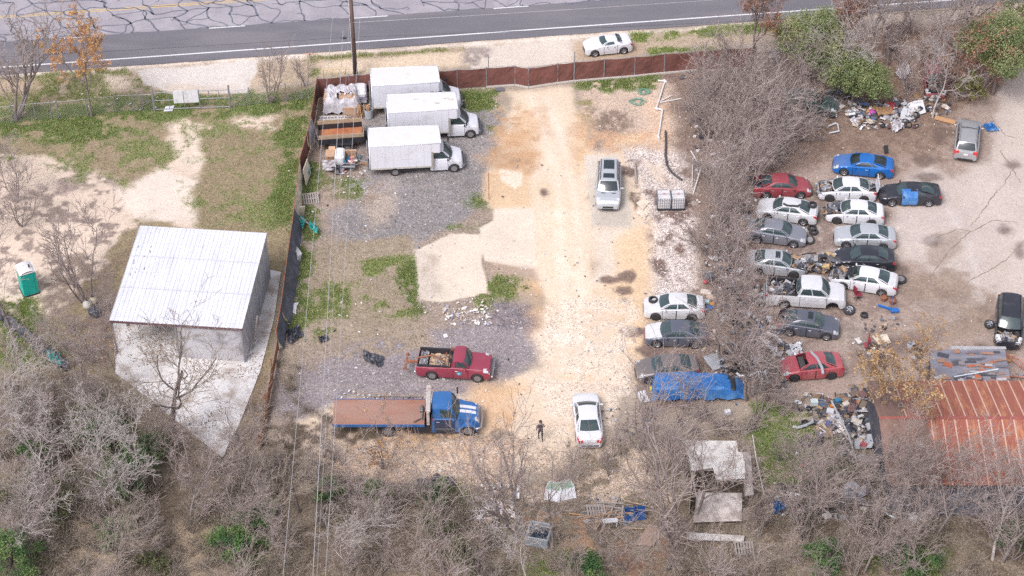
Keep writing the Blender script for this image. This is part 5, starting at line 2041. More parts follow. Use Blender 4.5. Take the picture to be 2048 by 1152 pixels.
# ------------------------------------------------------------------ RUINED WHITE SHED (lower centre right)
M_RW = pmat('weathered_white_sheet', S(230, 225, 220), .75, var=.12, scale=1, c2=S(188, 178, 172), thr=.55, scale2=1.4, bump=.1)
M_RW2 = pmat('dull_grey_sheet', S(212, 202, 196), .8, var=.15, scale=1, c2=S(164, 152, 146), thr=.52, scale2=1.6)
HR = 2.2
pc = G(1440, 960)
TRU = empty('ruined_shed', (pc.x, pc.y, 0), 0, 'collapsed shed of white sheets with a hole in its roof under bare trees', 'shed')


def rsheet(nm, px, h, mat, dz=0.0, th=.04, sub=1):
    m = MB()
    pts = [G(x, y, h if not isinstance(h, (list, tuple)) else h[i]) - Vector((pc.x, pc.y, 0)) for i, (x, y) in enumerate(px)]
    m.poly(pts)
    return m.build(nm, mat, TRU, solid=th)


rsheet('roof_sheet', [(1364, 881), (1473, 882), (1476, 904), (1486, 905), (1490, 957), (1432, 960), (1426, 936), (1383, 942), (1378, 915)], 2.2, M_RW)
rsheet('loose_roof_sheet', [(1378, 906), (1420, 904), (1424, 930), (1386, 934)], 2.26, M_RW)
rsheet('loose_roof_sheet', [(1440, 925), (1489, 922), (1491, 948), (1446, 952)], 2.27, M_RW)
rsheet('side_sheet', [(1486, 904), (1501, 905), (1507, 990), (1490, 992)], [2.2, 1.9, .9, 1.1], M_RW2)
rsheet('roof_sheet', [(1396, 985), (1484, 986), (1484, 1042), (1386, 1045)], [1.1, 1.1, .3, .3], M_RW2)
m = MB()
P = []
for i in range(10):
    a = i / 9 * math.pi / 2
    q0 = G(1484 + 40 * math.sin(a), 1041 - 32 * (1 - math.cos(a)), 0) - Vector((pc.x, pc.y, 0))
    P.append([q0, q0 + Vector((0, 0, 1.1))])
m.grid(P)
m.build('curved_sheet', pmat('curved_tin', S(188, 172, 160), .7, var=.15), TRU, solid=.03)
m = MB()
for (x, y, h) in ((1370, 950, 2.2), (1390, 1040, 2.0), (1432, 1000, 2.1), (1486, 1000, 2.1), (1480, 930, 2.1), (1385, 985, 2.2)):
    p = G(x, y) - Vector((pc.x, pc.y, 0))
    m = MB()
    m.box((p.x, p.y, h / 2), (.09, .09, h))
    m.build('post', M_WOODG, TRU)
for a, b in (((1370, 950), (1390, 1040)), ((1432, 1000), (1486, 1000)), ((1385, 985), (1480, 985))):
    p, r = G(*a) - Vector((pc.x, pc.y, 0)), G(*b) - Vector((pc.x, pc.y, 0))
    m = MB()
    m.tube([(p.x, p.y, 2.05), (r.x, r.y, 2.0)], .045, 4)
    m.build('beam', M_WOODG, TRU)
m = MB()
p, r = G(1378, 1030) - Vector((pc.x, pc.y, 0)), G(1383, 960) - Vector((pc.x, pc.y, 0))
m.poly([(p.x, p.y, 0), (r.x, r.y, 0), (r.x, r.y, 2.1), (p.x, p.y, 2.1)])
m.build('side_sheet', M_RW2, TRU, solid=.04)


# ------------------------------------------------------------------ flat things on the ground
def slab(name, label, cat, px, mat, z=.06, th=.03, h=None, group=None, lean=None, crumple=0, parent=None, seed=0):
    hs = h or [z] * len(px)
    P = [G(x, y, hh) for (x, y), hh in zip(px, hs)]
    c = sum(P, Vector()) / len(P)
    m = MB()
    if crumple:
        q = random.Random(seed)
        n_ = 12
        rows = []
        for i in range(n_ + 1):
            rw = []
            for j in range(n_ + 1):
                u, v = i / n_, j / n_
                p = (P[0].lerp(P[1], u)).lerp(P[3].lerp(P[2], u), v) - Vector((c.x, c.y, 0))
                e = min(u, v, 1 - u, 1 - v)
                p += Vector((q.uniform(-1, 1) * .06, q.uniform(-1, 1) * .06, abs(q.gauss(0, 1)) * crumple * (1 if e > .05 else .3)))
                rw.append(p)
            rows.append(rw)
        m.grid(rows, skip=lambda i, j: (i in (0, n_ - 1) or j in (0, n_ - 1)) and q.random() < .3)
    else:
        m.poly([p - Vector((c.x, c.y, 0)) for p in P])
    o = m.build(name, mat, parent, solid=th)
    o.location = (c.x, c.y, 0)
    if label:
        tag(o, label, cat, group)
    return o


M_PLWH = pmat('white_sheet', S(232, 232, 236), .6, var=.06, c2=S(200, 196, 194), thr=.62)
M_BOARD = pmat('pale_board', S(232, 220, 202), .8, var=.08, c2=S(206, 190, 170), thr=.58)
M_CARD = pmat('cardboard', S(206, 168, 138), .85, var=.12, scale=2)
M_PINE = pmat('pine_board', S(206, 160, 118), .8, var=.15, scale=3, stretch=(1, 5, 1))
M_BLTARP = pmat('blue_tarp', S(52, 118, 190), .6, var=.15, scale=2.2, c2=S(96, 146, 200), thr=.55, bump=.3, bscale=5)
M_BKPL = pmat('black_plastic', S(74, 76, 86), .3, var=.4, scale=6, c2=S(130, 132, 142), thr=.6, bump=.4)
M_CLEAR = pmat('milky_plastic', S(214, 210, 216), .3, var=.12, scale=3, c2=S(180, 172, 176), thr=.56, bump=.4, bscale=5)
M_TEAL = pmat('teal_netting', S(60, 178, 172), .6, var=.25, scale=5)
M_PVC = pmat('pvc_white', S(238, 234, 234), .4, var=.04)
M_BRWN = pmat('brown_screen', S(130, 84, 76), .85, var=.12, scale=.9, c2=S(114, 74, 68), thr=.55, scale2=1.4, bump=.15, bscale=3)
M_BKSCR = pmat('black_screen', S(88, 90, 102), .75, var=.2, scale=1.2, c2=S(110, 112, 124), thr=.58, bump=.2, bscale=4)

slab('white_board', 'pale board lying above the pair of white boards near the silver sport utility car', 'board', [(1272, 406), (1286, 397), (1300, 404), (1286, 419)], M_BOARD, .05, group='pale boards by the concrete slab')
slab('white_board', 'pale broken board lying below the other pale board near the water totes', 'board', [(1270, 424), (1280, 418), (1298, 426), (1290, 440)], M_BOARD, .05, crumple=.02, seed=2)
slab('white_board', 'white board lying in the earth beside the blue tarpaulin with a stake on it', 'board', [(1272, 785), (1290, 780), (1301, 802), (1282, 806)], M_PLWH, .08)
slab('white_board', 'square white board in the green strip by the black screen', 'board', [(568, 603), (596, 606), (592, 629), (565, 627)], M_PLWH, .06, crumple=.02, seed=4)
slab('plywood_sheet', 'tan plywood sheet lying on damp ground below the wrecks', 'plywood', [(1744, 672), (1774, 668), (1782, 686), (1757, 690)], M_BOARD, .08)
slab('fallen_sign_board', 'white panel lying flat in front of the field gate', 'panel', [(327, 223), (331, 213), (349, 211), (345, 222)], M_PLWH, .08)
slab('timber_plank', 'long tan plank lying beside the silver sport utility car at the right', 'plank', [(1869, 238), (1871, 231), (1912, 242), (1910, 249)], M_PINE, .1, th=.06)
slab('timber_beam', 'grey timber beam lying right of the silver-white sport utility car', 'plank', [(1268, 328), (1271, 328), (1275, 366), (1270, 366)], M_WOODG, .08, th=.1)
slab('long_white_panel', 'long white panel lying below the collapsed shed', 'panel', [(1373, 1065), (1489, 1072), (1487, 1083), (1372, 1079)], M_RW, .3, th=.06)
slab('brown_board', 'large brown board lying under the bare tree near the blue crate', 'board', [(1298, 1048), (1324, 1056), (1308, 1092), (1270, 1090)], pmat('brown_board_mat', S(176, 150, 136), .8, var=.15, c2=S(150, 126, 112), thr=.55), .12)
slab('black_tarpaulin', 'crumpled black plastic sheet on the gravel left of the maroon pickup', 'tarpaulin', [(722, 700), (768, 714), (764, 736), (728, 722)], M_BKPL, .1, crumple=.13, th=.01, seed=5)
slab('black_tarpaulin', 'heap of black plastic at the foot of the black fence screen', 'tarpaulin', [(570, 665), (600, 650), (606, 672), (580, 690)], M_BKPL, .12, crumple=.2, th=.01, seed=6)
slab('black_tarpaulin', 'small scrap of black plastic on the grass below the wires', 'tarpaulin', [(637, 675), (654, 670), (656, 681), (640, 686)], M_BKPL, .08, crumple=.1, th=.01, seed=8)
slab('blue_cloth', 'crumpled bright blue cloth beside the silver sport utility car', 'tarpaulin', [(1964, 250), (1985, 247), (1998, 262), (1975, 262)], M_BLTARP, .08, crumple=.14, th=.01, seed=9)
slab('blue_cloth', 'blue plastic bundle left of the rubbish at the bottom right', 'tarpaulin', [(1544, 1008), (1566, 1004), (1574, 1022), (1550, 1030)], M_BLTARP, .15, crumple=.25, th=.01, seed=10)
slab('blue_cloth', 'scrap of blue plastic lying south of the blue-tarp vehicle', 'tarpaulin', [(1286, 853), (1296, 850), (1300, 860), (1290, 862)], M_BLTARP, .1, crumple=.12, th=.01, seed=11)
slab('pink_cloth', 'pink-red rag lying in the green grass at lower right', 'rag', [(1600, 930), (1612, 926), (1614, 934), (1603, 935)], pmat('pink_rag', S(232, 110, 120), .8), .1, crumple=.06, th=.01, seed=12)
slab('red_cloth', 'red sheet crumpled on the rubbish heap under the evergreen', 'rag', [(1768, 210), (1790, 205), (1794, 218), (1782, 224)], pmat('red_sheet', S(206, 44, 64), .6, var=.2), .25, crumple=.12, th=.01, seed=13)
slab('grey_sheet', 'crumpled grey-white plastic sheet under the big bare tree', 'plastic sheet', [(1790, 145), (1812, 122), (1822, 145), (1805, 164)], M_CLEAR, .2, crumple=.16, th=.01, seed=14)
slab('grey_sheet', 'white crumpled sheet left of the rubbish heap', 'plastic sheet', [(1698, 238), (1725, 230), (1728, 252), (1705, 248)], M_CLEAR, .12, crumple=.1, th=.01, seed=15)
slab('grey_sheet', 'pale plastic heap in the middle of the scattered rubbish', 'plastic sheet', [(1780, 245), (1800, 235), (1808, 258), (1785, 266)], M_CLEAR, .15, crumple=.2, th=.01, seed=16)
slab('plastic_sheet', 'torn white plastic snagged at the end of the brown fence', 'plastic sheet', [(1536, 100), (1564, 98), (1558, 122), (1542, 130)], M_CLEAR, 1.0, crumple=.2, th=.01, seed=17, h=[1.8, 1.8, .4, .4])
slab('concrete_plate', 'grey plate lying on the driveway beside the brown fence gate', 'plate', [(992, 176), (1008, 175), (1009, 181), (992, 182)], pmat('slate_plate', S(120, 120, 128), .7), .08)
slab('black_tray', 'black rectangular tray on the ground above the blue coupe', 'tray', [(1767, 292), (1775, 290), (1777, 305), (1769, 307)], M_BLK, .08, th=.06)
slab('white_paper', 'small white sheet lying behind the maroon pickup cab', 'sheet', [(886, 669), (894, 667), (896, 674), (888, 676)], M_PLWH, .05)
slab('crumpled_panel', 'white car panel lying above the bright red sedan', 'car panel', [(1568, 690), (1606, 684), (1604, 708), (1574, 712)], P_WHITE2, .12, crumple=.1, seed=18)
slab('long_bumper', 'white bumper lying in the brush left of the dark grey sedan', 'bumper', [(1518, 676), (1524, 672), (1556, 698), (1552, 704)], P_WHITE, .25, crumple=.04, th=.08, seed=19)

# bumpers, frames of bent tube


def bent(name, label, cat, px, r, mat, z=.15, n=6, parent=None, group=None, zs=None):
    m = MB()
    P = [G(x, y, zs[i] if zs else z) for i, (x, y) in enumerate(px)]
    m.tube(P, r, n)
    o = m.build(name, mat, parent)
    return tag(o, label, cat, group) if label else o


def world_bent(T, nm, px, r, mat, z=.1):
    m = MB()
    for seg in px:
        m.tube([G(x, y, z) - T.location for x, y in seg], r, 6)
    return m.build(nm, mat, T)


bent('bumper', 'white bumper lying in a U shape on bare ground left of the rubbish', 'bumper', [(1657, 252), (1672, 246), (1676, 250), (1678, 262), (1658, 266)], .07, P_WHITE2)
bent('bumper', 'red and grey bumper curled in the brush behind the white pickup', 'bumper', [(1506, 568), (1490, 580), (1486, 595), (1500, 605)], .12, P_RED, .3)
o = bent('bumper', 'silver bumper cover lying across the roof of the bright red sedan', 'bumper', [(1622, 704), (1634, 716), (1644, 735), (1646, 748)], .10, P_SILV, 1.35, zs=[1.42, 1.52, 1.5, 1.3])
bent('bumper', 'black bumper grille lying on the roof of the dirty white sedan', 'bumper', [(1567, 407), (1575, 411), (1596, 412), (1600, 409)], .07, M_BLK, 1.42, zs=[1.47, 1.50, 1.52, 1.5])
o = MB()
for dx in (0, 9):
    o.tube([G(1702 + dx, 533, 1.46), G(1699 + dx, 540, 1.50), G(1694 + dx, 551, 1.50)], .12, 5)
tag(o.build('roof_strips', M_BLK), 'black plastic strips lying across the roof of a white wreck', 'car part')
bent('black_hose', 'thick black corrugated hose curving over the pale gravel', 'hose', [(1331, 262), (1332, 285), (1331, 310), (1334, 330), (1341, 342), (1352, 352), (1364, 360)], .09, pmat('black_hose_mat', S(84, 80, 84), .7, var=.2, scale=12), .1)
T = empty('white_pipe', G(1322, 240), 0, 'white plastic pipe with elbows lying from fence to gravel', 'pipe')
world_bent(T, 'pipe_run', [[(1316, 161), (1330, 162)], [(1330, 162), (1313, 216)], [(1313, 216), (1325, 220)], [(1325, 220), (1317, 273)]], .07, M_PVC, .12)
world_bent(T, 'pipe_branch', [[(1320, 203), (1345, 190)], [(1320, 205), (1362, 197)]], .045, M_PVC, .1)
world_bent(T, 'pipe_elbow', [[(1328, 160), (1333, 165)], [(1311, 216), (1316, 219)], [(1316, 271), (1318, 277)]], .1, M_PVC, .12)
bent('thin_pipe', 'thin white pipe leaning right of the water totes', 'pipe', [(1386, 389), (1403, 332)], .045, M_PVC, .1, zs=[.05, .5])
bent('thin_pipe', 'thin white stake lying between the hose and the brush', 'pipe', [(1384, 373), (1386, 316)], .035, M_PVC, .1)
bent('thin_pipe', 'short white stake crossing at the edge of the brush', 'pipe', [(1382, 302), (1396, 326)], .05, M_PVC, .1)
bent('metal_rod', 'thin rod standing by the tan soil patch beside the weeds', 'rod', [(977, 345), (978, 400)], .03, M_RUST, .5, zs=[1.6, 0])
bent('light_pole', 'long pale pole lying slanted over the junk left of the rusty building', 'pole', [(1663, 802), (1697, 870), (1717, 934)], .07, pmat('pale_metal', S(206, 206, 210), .5, .3), .6)
bent('thin_pipe', 'thin pale cable running down beside the collapsed shed', 'cable', [(1505, 870), (1513, 920), (1529, 992)], .03, M_PVC, .6)
bent('wooden_stake', 'dark stake lying over the white board', 'stake', [(1276, 818), (1289, 792)], .05, M_WOODG, .2)

# green garden netting/hose coils
q = random.Random(31)
for i, (x, y, s_, lb) in enumerate(((1275, 205, .7, 'lower green wire tangle on the stony ground'), (1287, 185, .6, 'upper green wire tangle below the fence'))):
    m = MB()
    c = G(x, y)
    for k in range(9):
        a0 = q.uniform(0, 6.3)
        pts = [(s_ * (.6 + .4 * math.sin(3 * t + k)) * math.cos(t + a0) + q.uniform(-.1, .1), s_ * .8 * math.sin(t + a0) * q.uniform(.6, 1), .06 + .1 * q.random()) for t in np.linspace(0, 5, 12)]
        m.tube(pts, .016, 4)
    o = m.build('wire_tangle', pmat('green_wire', S(120, 170, 150), .6))
    o.location = (c.x, c.y, 0)
    tag(o, lb, 'wire')
# teal nets on the fence between the lots
for i, (px, lb) in enumerate((([(595, 432), (612, 440), (606, 456), (598, 450)], 'teal netting hanging on the fence corner above the black screen'), ([(618, 446), (636, 456), (634, 468), (620, 458)], 'teal netting at the end of the fallen pole'), ([(612, 330), (620, 333), (621, 350), (613, 350)], 'teal netting caught on the fence beside the utility trailer'), ([(92, 704), (124, 710), (122, 730), (100, 722)], 'teal netting tangled in the brush below the portable toilet'))):
    slab('teal_netting', lb, 'netting', px, M_TEAL, .4, crumple=.2, th=.01, seed=40 + i)
bent('fallen_pole', 'grey pole leaning from the fence out onto the grass', 'pole', [(601, 434), (622, 452)], .06, M_POST, .4, zs=[.9, .15])

# ------------------------------------------------------------------ blue-tarp vehicle
Pt = [G(1306, 740, 1.1), G(1484, 746, .9), G(1492, 792, .5), G(1303, 793, .6)]
c = sum(Pt, Vector()) / 4
m = MB()
q = random.Random(8)
rows = []
for i in range(31):
    rw = []
    for j in range(13):
        u, v = i / 30, j / 12
        p = (Pt[0].lerp(Pt[1], u)).lerp(Pt[3].lerp(Pt[2], u), v)
        hgt = 1.2 - .3 * abs(u - .3) - .6 * max(0, (u - .75) / .25) ** 2
        e = min(u / .06, (1 - u) / .08, v / .12, (1 - v) / .14, 1)
        p.z = .25 + (hgt - .25) * (e ** .25) + .03 * math.sin(i * 1.1 + j * .7) * e + q.uniform(-.025, .025)
        if e < .1:
            p.x += .1 * math.sin(i * 1.7)
            p.y += .1 * math.sin(j * 2 + i)
        rw.append(p - Vector((c.x, c.y, 0)))
    rows.append(rw)
m.grid(rows)
TT = empty('tarp_covered_vehicle', (c.x, c.y, 0), 0, 'long vehicle covered by a blue tarpaulin beside the grey-brown sedan', 'covered vehicle')
m.build('tarpaulin', M_BLTARP, TT, smooth=False, solid=.02)
m = MB()
m.bbox((0, 0, .62), (5.0, 1.5, .7), .1)
m.build('body', M_BLK, TT)
for dx in (-1.6, 1.6):
    for sy in (-1, 1):
        add_wheel(TT, dx, sy * .72, .3, sy, 'steel')
# blue sheet over side of black two-door
o = [o_ for o_ in SC.objects if o_.name.startswith('damaged_sedan')][0]
m = MB()
rows = []
q = random.Random(5)
for i in range(9):
    x = .75 - i * .15
    rw = []
    for (y, z) in ((.35, 1.33), (.6, 1.28), (.78, 1.08), (.93, .93), (.97, .75), (.97, .5), (.96, .3)):
        rw.append((x + q.uniform(-.03, .03), (y + .02 + q.uniform(0, .03)), z + q.uniform(0, .03)))
    rows.append(rw)
m.grid(rows)
m2 = m.build('side_tarpaulin', M_BLTARP, o, solid=.01)

# ------------------------------------------------------------------ FENCES
def fence_posts(T, pts, h, r=.045, mat=None, name='post'):
    for p in pts:
        m = MB()
        l = Vector((p[0], p[1], 0)) - Vector((T.location.x, T.location.y, 0))
        m.tube([l, l + Vector((0, 0, h))], r, 6)
        m.build(name, mat or M_POST, T)


def screen_span(T, a, b, z0, z1, mat, name='screen', seed=0, sag=.06, z0b=None, z1b=None, wob=.06, kick=0):
    q = random.Random(seed)
    a, b = Vector(a), Vector(b)
    nn = Vector((b.y - a.y, a.x - b.x, 0)).normalized()
    n_ = max(6, int((b - a).length / .25))
    rows = []
    for i in range(n_ + 1):
        u = i / n_
        p = a.lerp(b, u) - T.location
        rw = []
        zt = z1 + ((z1b if z1b is not None else z1) - z1) * u - sag * math.sin(u * math.pi) + q.uniform(-.01, .01)
        for j in range(7):
            v = j / 6
            o_ = wob * math.sin(u * 7 + seed) * math.sin(v * math.pi) + q.uniform(-1, 1) * wob * .3
            o_ += kick * (1 - v) ** 1.5
            rw.append((p.x + nn.x * o_, p.y + nn.y * o_, z0 + (zt - z0) * v))
        rows.append(rw)
    m = MB()
    m.grid(rows)
    return m.build(name, mat, T, solid=.012)


fp = [(637, 196), (700, 190), (742, 186), (812, 184), (866, 181), (915, 178), (973, 174), (1030, 170), (1057, 175), (1115, 166), (1148, 162), (1208, 157), (1269, 152), (1328, 146), (1394, 140), (1450, 136), (1510, 132)]
P = [G(*p) for p in fp]
TFn = empty('screened_fence', (P[0].x, P[0].y, 0), 0, 'brown screened fence along the road side of the lots', 'fence')
fence_posts(TFn, P, 1.95)
for i, (a, b) in enumerate(zip(P, P[1:])):
    screen_span(TFn, a, b, .08, 1.85, M_BRWN, seed=i)
m = MB()
for a, b in zip(P, P[1:]):
    m.tube([a - TFn.location + Vector((0, 0, 1.9)), b - TFn.location + Vector((0, 0, 1.9))], .022, 5)
m.build('top_rail', M_POST, TFn)
m = MB()
for a, b in zip(P[6:], P[7:15]):
    m.box(((a + b) / 2 - TFn.location + Vector((0, -.1, .06))), ((b - a).length, .14, .14), math.atan2((b - a).y, (b - a).x))
m.build('footing', pmat('footing_concrete', S(206, 198, 190), .9), TFn)
# tall post by the gate
m = MB()
m.tube([G(1148, 162), G(1148, 162) + Vector((0, 0, 2.9))], .05, 6)
tag(m.build('gate_post', M_POST), 'tall grey post rising above the brown screened fence near the drive', 'post')
m = MB()
m.tube([G(977, 150), G(977, 150) + Vector((0, 0, 2.0))], .04, 6)
tag(m.build('marker_post', M_POST), 'thin grey post behind the brown fence, left of the drive', 'post')

# fence between the lots
fl = [(637, 194), (626, 262), (619, 300), (603, 355), (598, 400), (592, 455), (583, 520), (574, 585), (566, 650), (557, 700), (546, 760), (534, 830), (520, 900)]
P = [G(*p) for p in fl]
TL = empty('lot_fence', (P[0].x, P[0].y, 0), 0, 'fence between the two lots hung with brown, white and black sheets', 'fence')
fence_posts(TL, P, 1.95, mat=M_RUST)
KICK = [0, -.3, 0, -.1, -.2, -.5, -.65, -.6, -.4, 0, 0, 0]
kinds = [M_BRWN, M_CLEAR, M_BRWN, M_BOARD, M_BOARD, M_BKSCR, M_BKSCR, M_BKSCR, M_BKSCR, None, M_RUST, M_RUST]
for i, (a, b) in enumerate(zip(P, P[1:])):
    if kinds[i] is None:
        screen_span(TL, a, b, .1, 1.0, M_RUST, seed=50 + i, wob=.02)
        continue
    screen_span(TL, a, b, .05, 1.85 if i < 9 else (1.2 if i == 10 else .7), kinds[i], seed=50 + i, wob=.12, sag=.12 if i in (3, 4) else .05, kick=KICK[i])
m = MB()
for a, b in zip(P, P[1:9 + 1]):
    m.tube([a - TL.location + Vector((0, 0, 1.9)), b - TL.location + Vector((0, 0, 1.9))], .03, 5)
m.build('top_rail', M_RUST, TL)
# rough rubble strip between pad and fence is ground; leaning boards
slab('leaning_board', 'tan board leaning on the fence below the pallet', 'board', [(600, 414), (610, 412), (608, 430), (599, 432)], M_BOARD, h=[1.3, 1.2, .1, .1], th=.04)
slab('leaning_board', 'long pinkish board leaning on the fence opposite the utility trailer', 'board', [(614, 318), (622, 345), (612, 372), (606, 340)], M_BOARD, h=[1.6, .2, .1, 1.5], th=.04)


def chain_fence(T, pts, h, spacing=.22):
    m = MB()
    for a, b in zip(pts, pts[1:]):
        l = (b - a).length
        d_ = (b - a).normalized()
        n_ = int(l / spacing)
        o_ = a - T.location
        for k in range(-int(h / spacing), n_ + 1):
            for sgn in (1, -1):
                s0_, s1_ = k * spacing, k * spacing + h
                z0_, z1_ = 0.05, h
                if s0_ < 0:
                    z0_ += (0 - s0_)
                    s0_ = 0
                if s1_ > l:
                    z1_ -= s1_ - l
                    s1_ = l
                if s1_ <= s0_:
                    continue
                if sgn < 0:
                    s0_, s1_ = l - s0_, l - s1_
                m.tube([o_ + d_ * s0_ + Vector((0, 0, z0_)), o_ + d_ * s1_ + Vector((0, 0, z1_))], .006, 3, cap=False)
        for z in (h,):
            m.tube([o_ + Vector((0, 0, z)), o_ + d_ * l + Vector((0, 0, z))], .018, 4)
    return m.build('mesh', M_POST, T)


fl = [(-70, 256), (-20, 250), (27, 245), (72, 240), (104, 238), (118, 237), (176, 232), (232, 225), (270, 223), (308, 222)]
P = [G(*p) for p in fl]
TC = empty('chain_link_fence', (P[0].x, P[0].y, 0), 0, 'chain link fence left of the field gate, under the orange-leaved tree', 'fence')
fence_posts(TC, P, 1.75, .04)
chain_fence(TC, P, 1.6)
fl = [(461, 216), (500, 210), (536, 206), (573, 203), (605, 199), (636, 195)]
P = [G(*p) for p in fl]
TC = empty('chain_link_fence', (P[0].x, P[0].y, 0), 0, 'chain link fence between the field gate and the screened fence corner', 'fence')
fence_posts(TC, P, 1.75, .04)
chain_fence(TC, P, 1.6)
P = [G(310, 222), G(401, 218), G(461, 216)]
TG = empty('field_gate', (P[0].x, P[0].y, 0), 0, 'double pipe gate carrying two white panels', 'gate')
fence_posts(TG, [P[0], P[2]], 2.2, .08)
fence_posts(TG, [P[1]], 1.9, .05)
m = MB()
for a, b in zip(P, P[1:]):
    for z in (.15, 1.0, 1.75):
        m.tube([a - TG.location + Vector((0, 0, z)), b - TG.location + Vector((0, 0, z))], .035, 6)
for u in (.33, .66):
    for a, b in zip(P, P[1:]):
        p = a.lerp(b, u) - TG.location
        m.tube([p + Vector((0, 0, .15)), p + Vector((0, 0, 1.75))], .03, 6)
m.build('gate_leaf', M_POST, TG)
m = MB()
a0 = P[0].lerp(P[1], .44) - TG.location
a1 = P[0].lerp(P[1], .99) - TG.location
for s0_, s1_ in ((0, .40), (.42, 1)):
    p, r = a0.lerp(a1, s0_), a0.lerp(a1, s1_)
    m.poly([(p.x, p.y - .08, .72), (r.x, r.y - .08, .72), (r.x, r.y - .06, 1.9), (p.x, p.y - .06, 1.9)])
    m.build('white_panel', M_PLWH, TG, solid=.02)
    m = MB()

# ------------------------------------------------------------------ UTILITY POLE AND WIRES
M_POLE = pmat('pole_wood', S(128, 104, 98), .9, var=.2, scale=3, stretch=(4, 4, .5), c2=S(100, 84, 82), thr=.55)
pb_ = G(711, 153)
TP_ = empty('utility_pole', (pb_.x, pb_.y, 0), 0, 'tall wooden utility pole carrying wires beside the brown fence', 'utility pole')
m = MB()
m.tube([(0, 0, -.3), (0, 0, 6), (0, 0, 11.5)], [.19, .16, .12], 12)
m.build('pole', M_POLE, TP_, smooth=True)
m = MB()
m.box((0.2, 0, 8.15), (2.4, .12, .14), math.radians(8))
m.build('crossarm', pmat('crossarm_grey', S(190, 186, 186), .8), TP_)
m = MB()
m.box((0, 0, 10.6), (2.6, .12, .14), math.radians(8))
m.build('crossarm', M_POLE, TP_)
for x in (-1.1, -.4, .4, 1.1):
    m = MB()
    m.lathe([(.05, 10.68), (.08, 10.76), (.05, 10.84)], 8, (x, x * .14, 0))
    m.build('insulator', pmat('porcelain', S(200, 200, 206), .3), TP_)
m = MB()
m.tube([(-.17, -.1, .1), (-.16, -.1, 7.5)], .02, 4)
m.build('conduit', M_PVC, TP_)
m = MB()
for k in range(10):
    m.tube([(-.14 + .0 * k, -.12, 5.4 + k * .16), (-.2 - .03 * (k % 2), -.16, 5.48 + k * .16), (-.14, -.12, 5.56 + k * .16)], .012, 4)
m.build('coiled_lead', M_PVC, TP_)


def wire(label, a, b, sag, r, mat, n=40):
    m = MB()
    pts = [a.lerp(b, i / n) - Vector((0, 0, sag * 4 * (i / n) * (1 - i / n))) for i in range(n + 1)]
    m.tube(pts, r, 4, cap=False)
    tag(m.build('overhead_wire', mat), label, 'wire')


M_WPALE = pmat('wire_alu', S(208, 206, 210), .4, .3, var=.05)
M_WDARK = pmat('wire_black', S(62, 62, 70), .6, var=.05)


def extend(pa, za, pb, zb, k):
    a, b = G(pa[0], pa[1], za), G(pb[0], pb[1], zb)
    return a, a + (b - a) * k


for lb, pa, pbx, r in (('leftmost of the overhead wires coming down from the pole to the bottom edge', (668, 0), (565, 1152), .014),
                       ('second overhead wire from the left, the brightest of the bundle', (686, 60), (625, 1152), .019),
                       ('thin overhead wire between the brightest and the rightmost one', (700, 20), (633, 1152), .009),
                       ('rightmost of the overhead wires coming down from the pole', (722, 0), (650, 1152), .015)):
    a, b = extend(pa, 9.2, pbx, 9.2, 1.5)
    wire(lb, a, b, .25, r, M_WPALE)
a, b = G(0, 112, 4.6), G(707, 74, 4.6)
wire('dark cable along the road, left of the pole', a + (a - b) * .8, b, .1, .018, M_WDARK)
a, b = G(707, 74, 4.6), G(1600, 33, 4.6)
wire('dark cable along the road, right of the pole', a, b + (b - a) * .4, .2, .016, M_WDARK)
a, b = G(706, 45, 6.4), G(1400, 0, 6.4)
wire('thin pale wire over the new road lane, right of the pole', a, b + (b - a) * .5, .1, .010, M_WPALE)
m = MB()
m.bbox(tuple(G(688, 76, 4.5)), (.42, .16, .2), .04)
tag(m.build('splice_box', M_WDARK), 'small dark splice box hanging on the roadside cable', 'box')

# ------------------------------------------------------------------ PORTABLE TOILET
c = G(57, 590)
TO = empty('portable_toilet', (c.x, c.y + .45, 0), math.radians(28), 'teal portable toilet with white roof tilted among bare trees', 'portable toilet')
m = MB()
M_TO = pmat('toilet_teal', S(30, 190, 174), .45, var=.08, c2=S(24, 172, 160), thr=.55)
m.bbox((0, 0, 1.05), (1.1, 1.15, 2.0), .03)
m.build('cabin', M_TO, TO)
m = MB()
m.box((0, -.59, 1.0), (.72, .02, 1.75))
m.build('door', pmat('toilet_door', S(26, 180, 166), .45), TO)
m = MB()
m.bbox((0, 0, .05), (1.18, 1.22, .12), .02)
m.build('base', M_BLK, TO)
m = MB()
P = []
for i in range(7):
    u = i / 6 * 2 - 1
    P.append([(u * .6, v * .63, 2.05 + .28 * (1 - abs(u) ** 2.2) * (1 - .3 * v * v)) for v in (-1, -.6, 0, .6, 1)])
m.grid(P)
m.box((0, 0, 2.06), (1.2, 1.26, .06))
m.build('roof', M_PVC, TO)
m = MB()
m.tube([(.25, -.2, 2.1), (.25, -.2, 2.5)], .06, 8)
m.build('vent_pipe', M_BLK, TO)
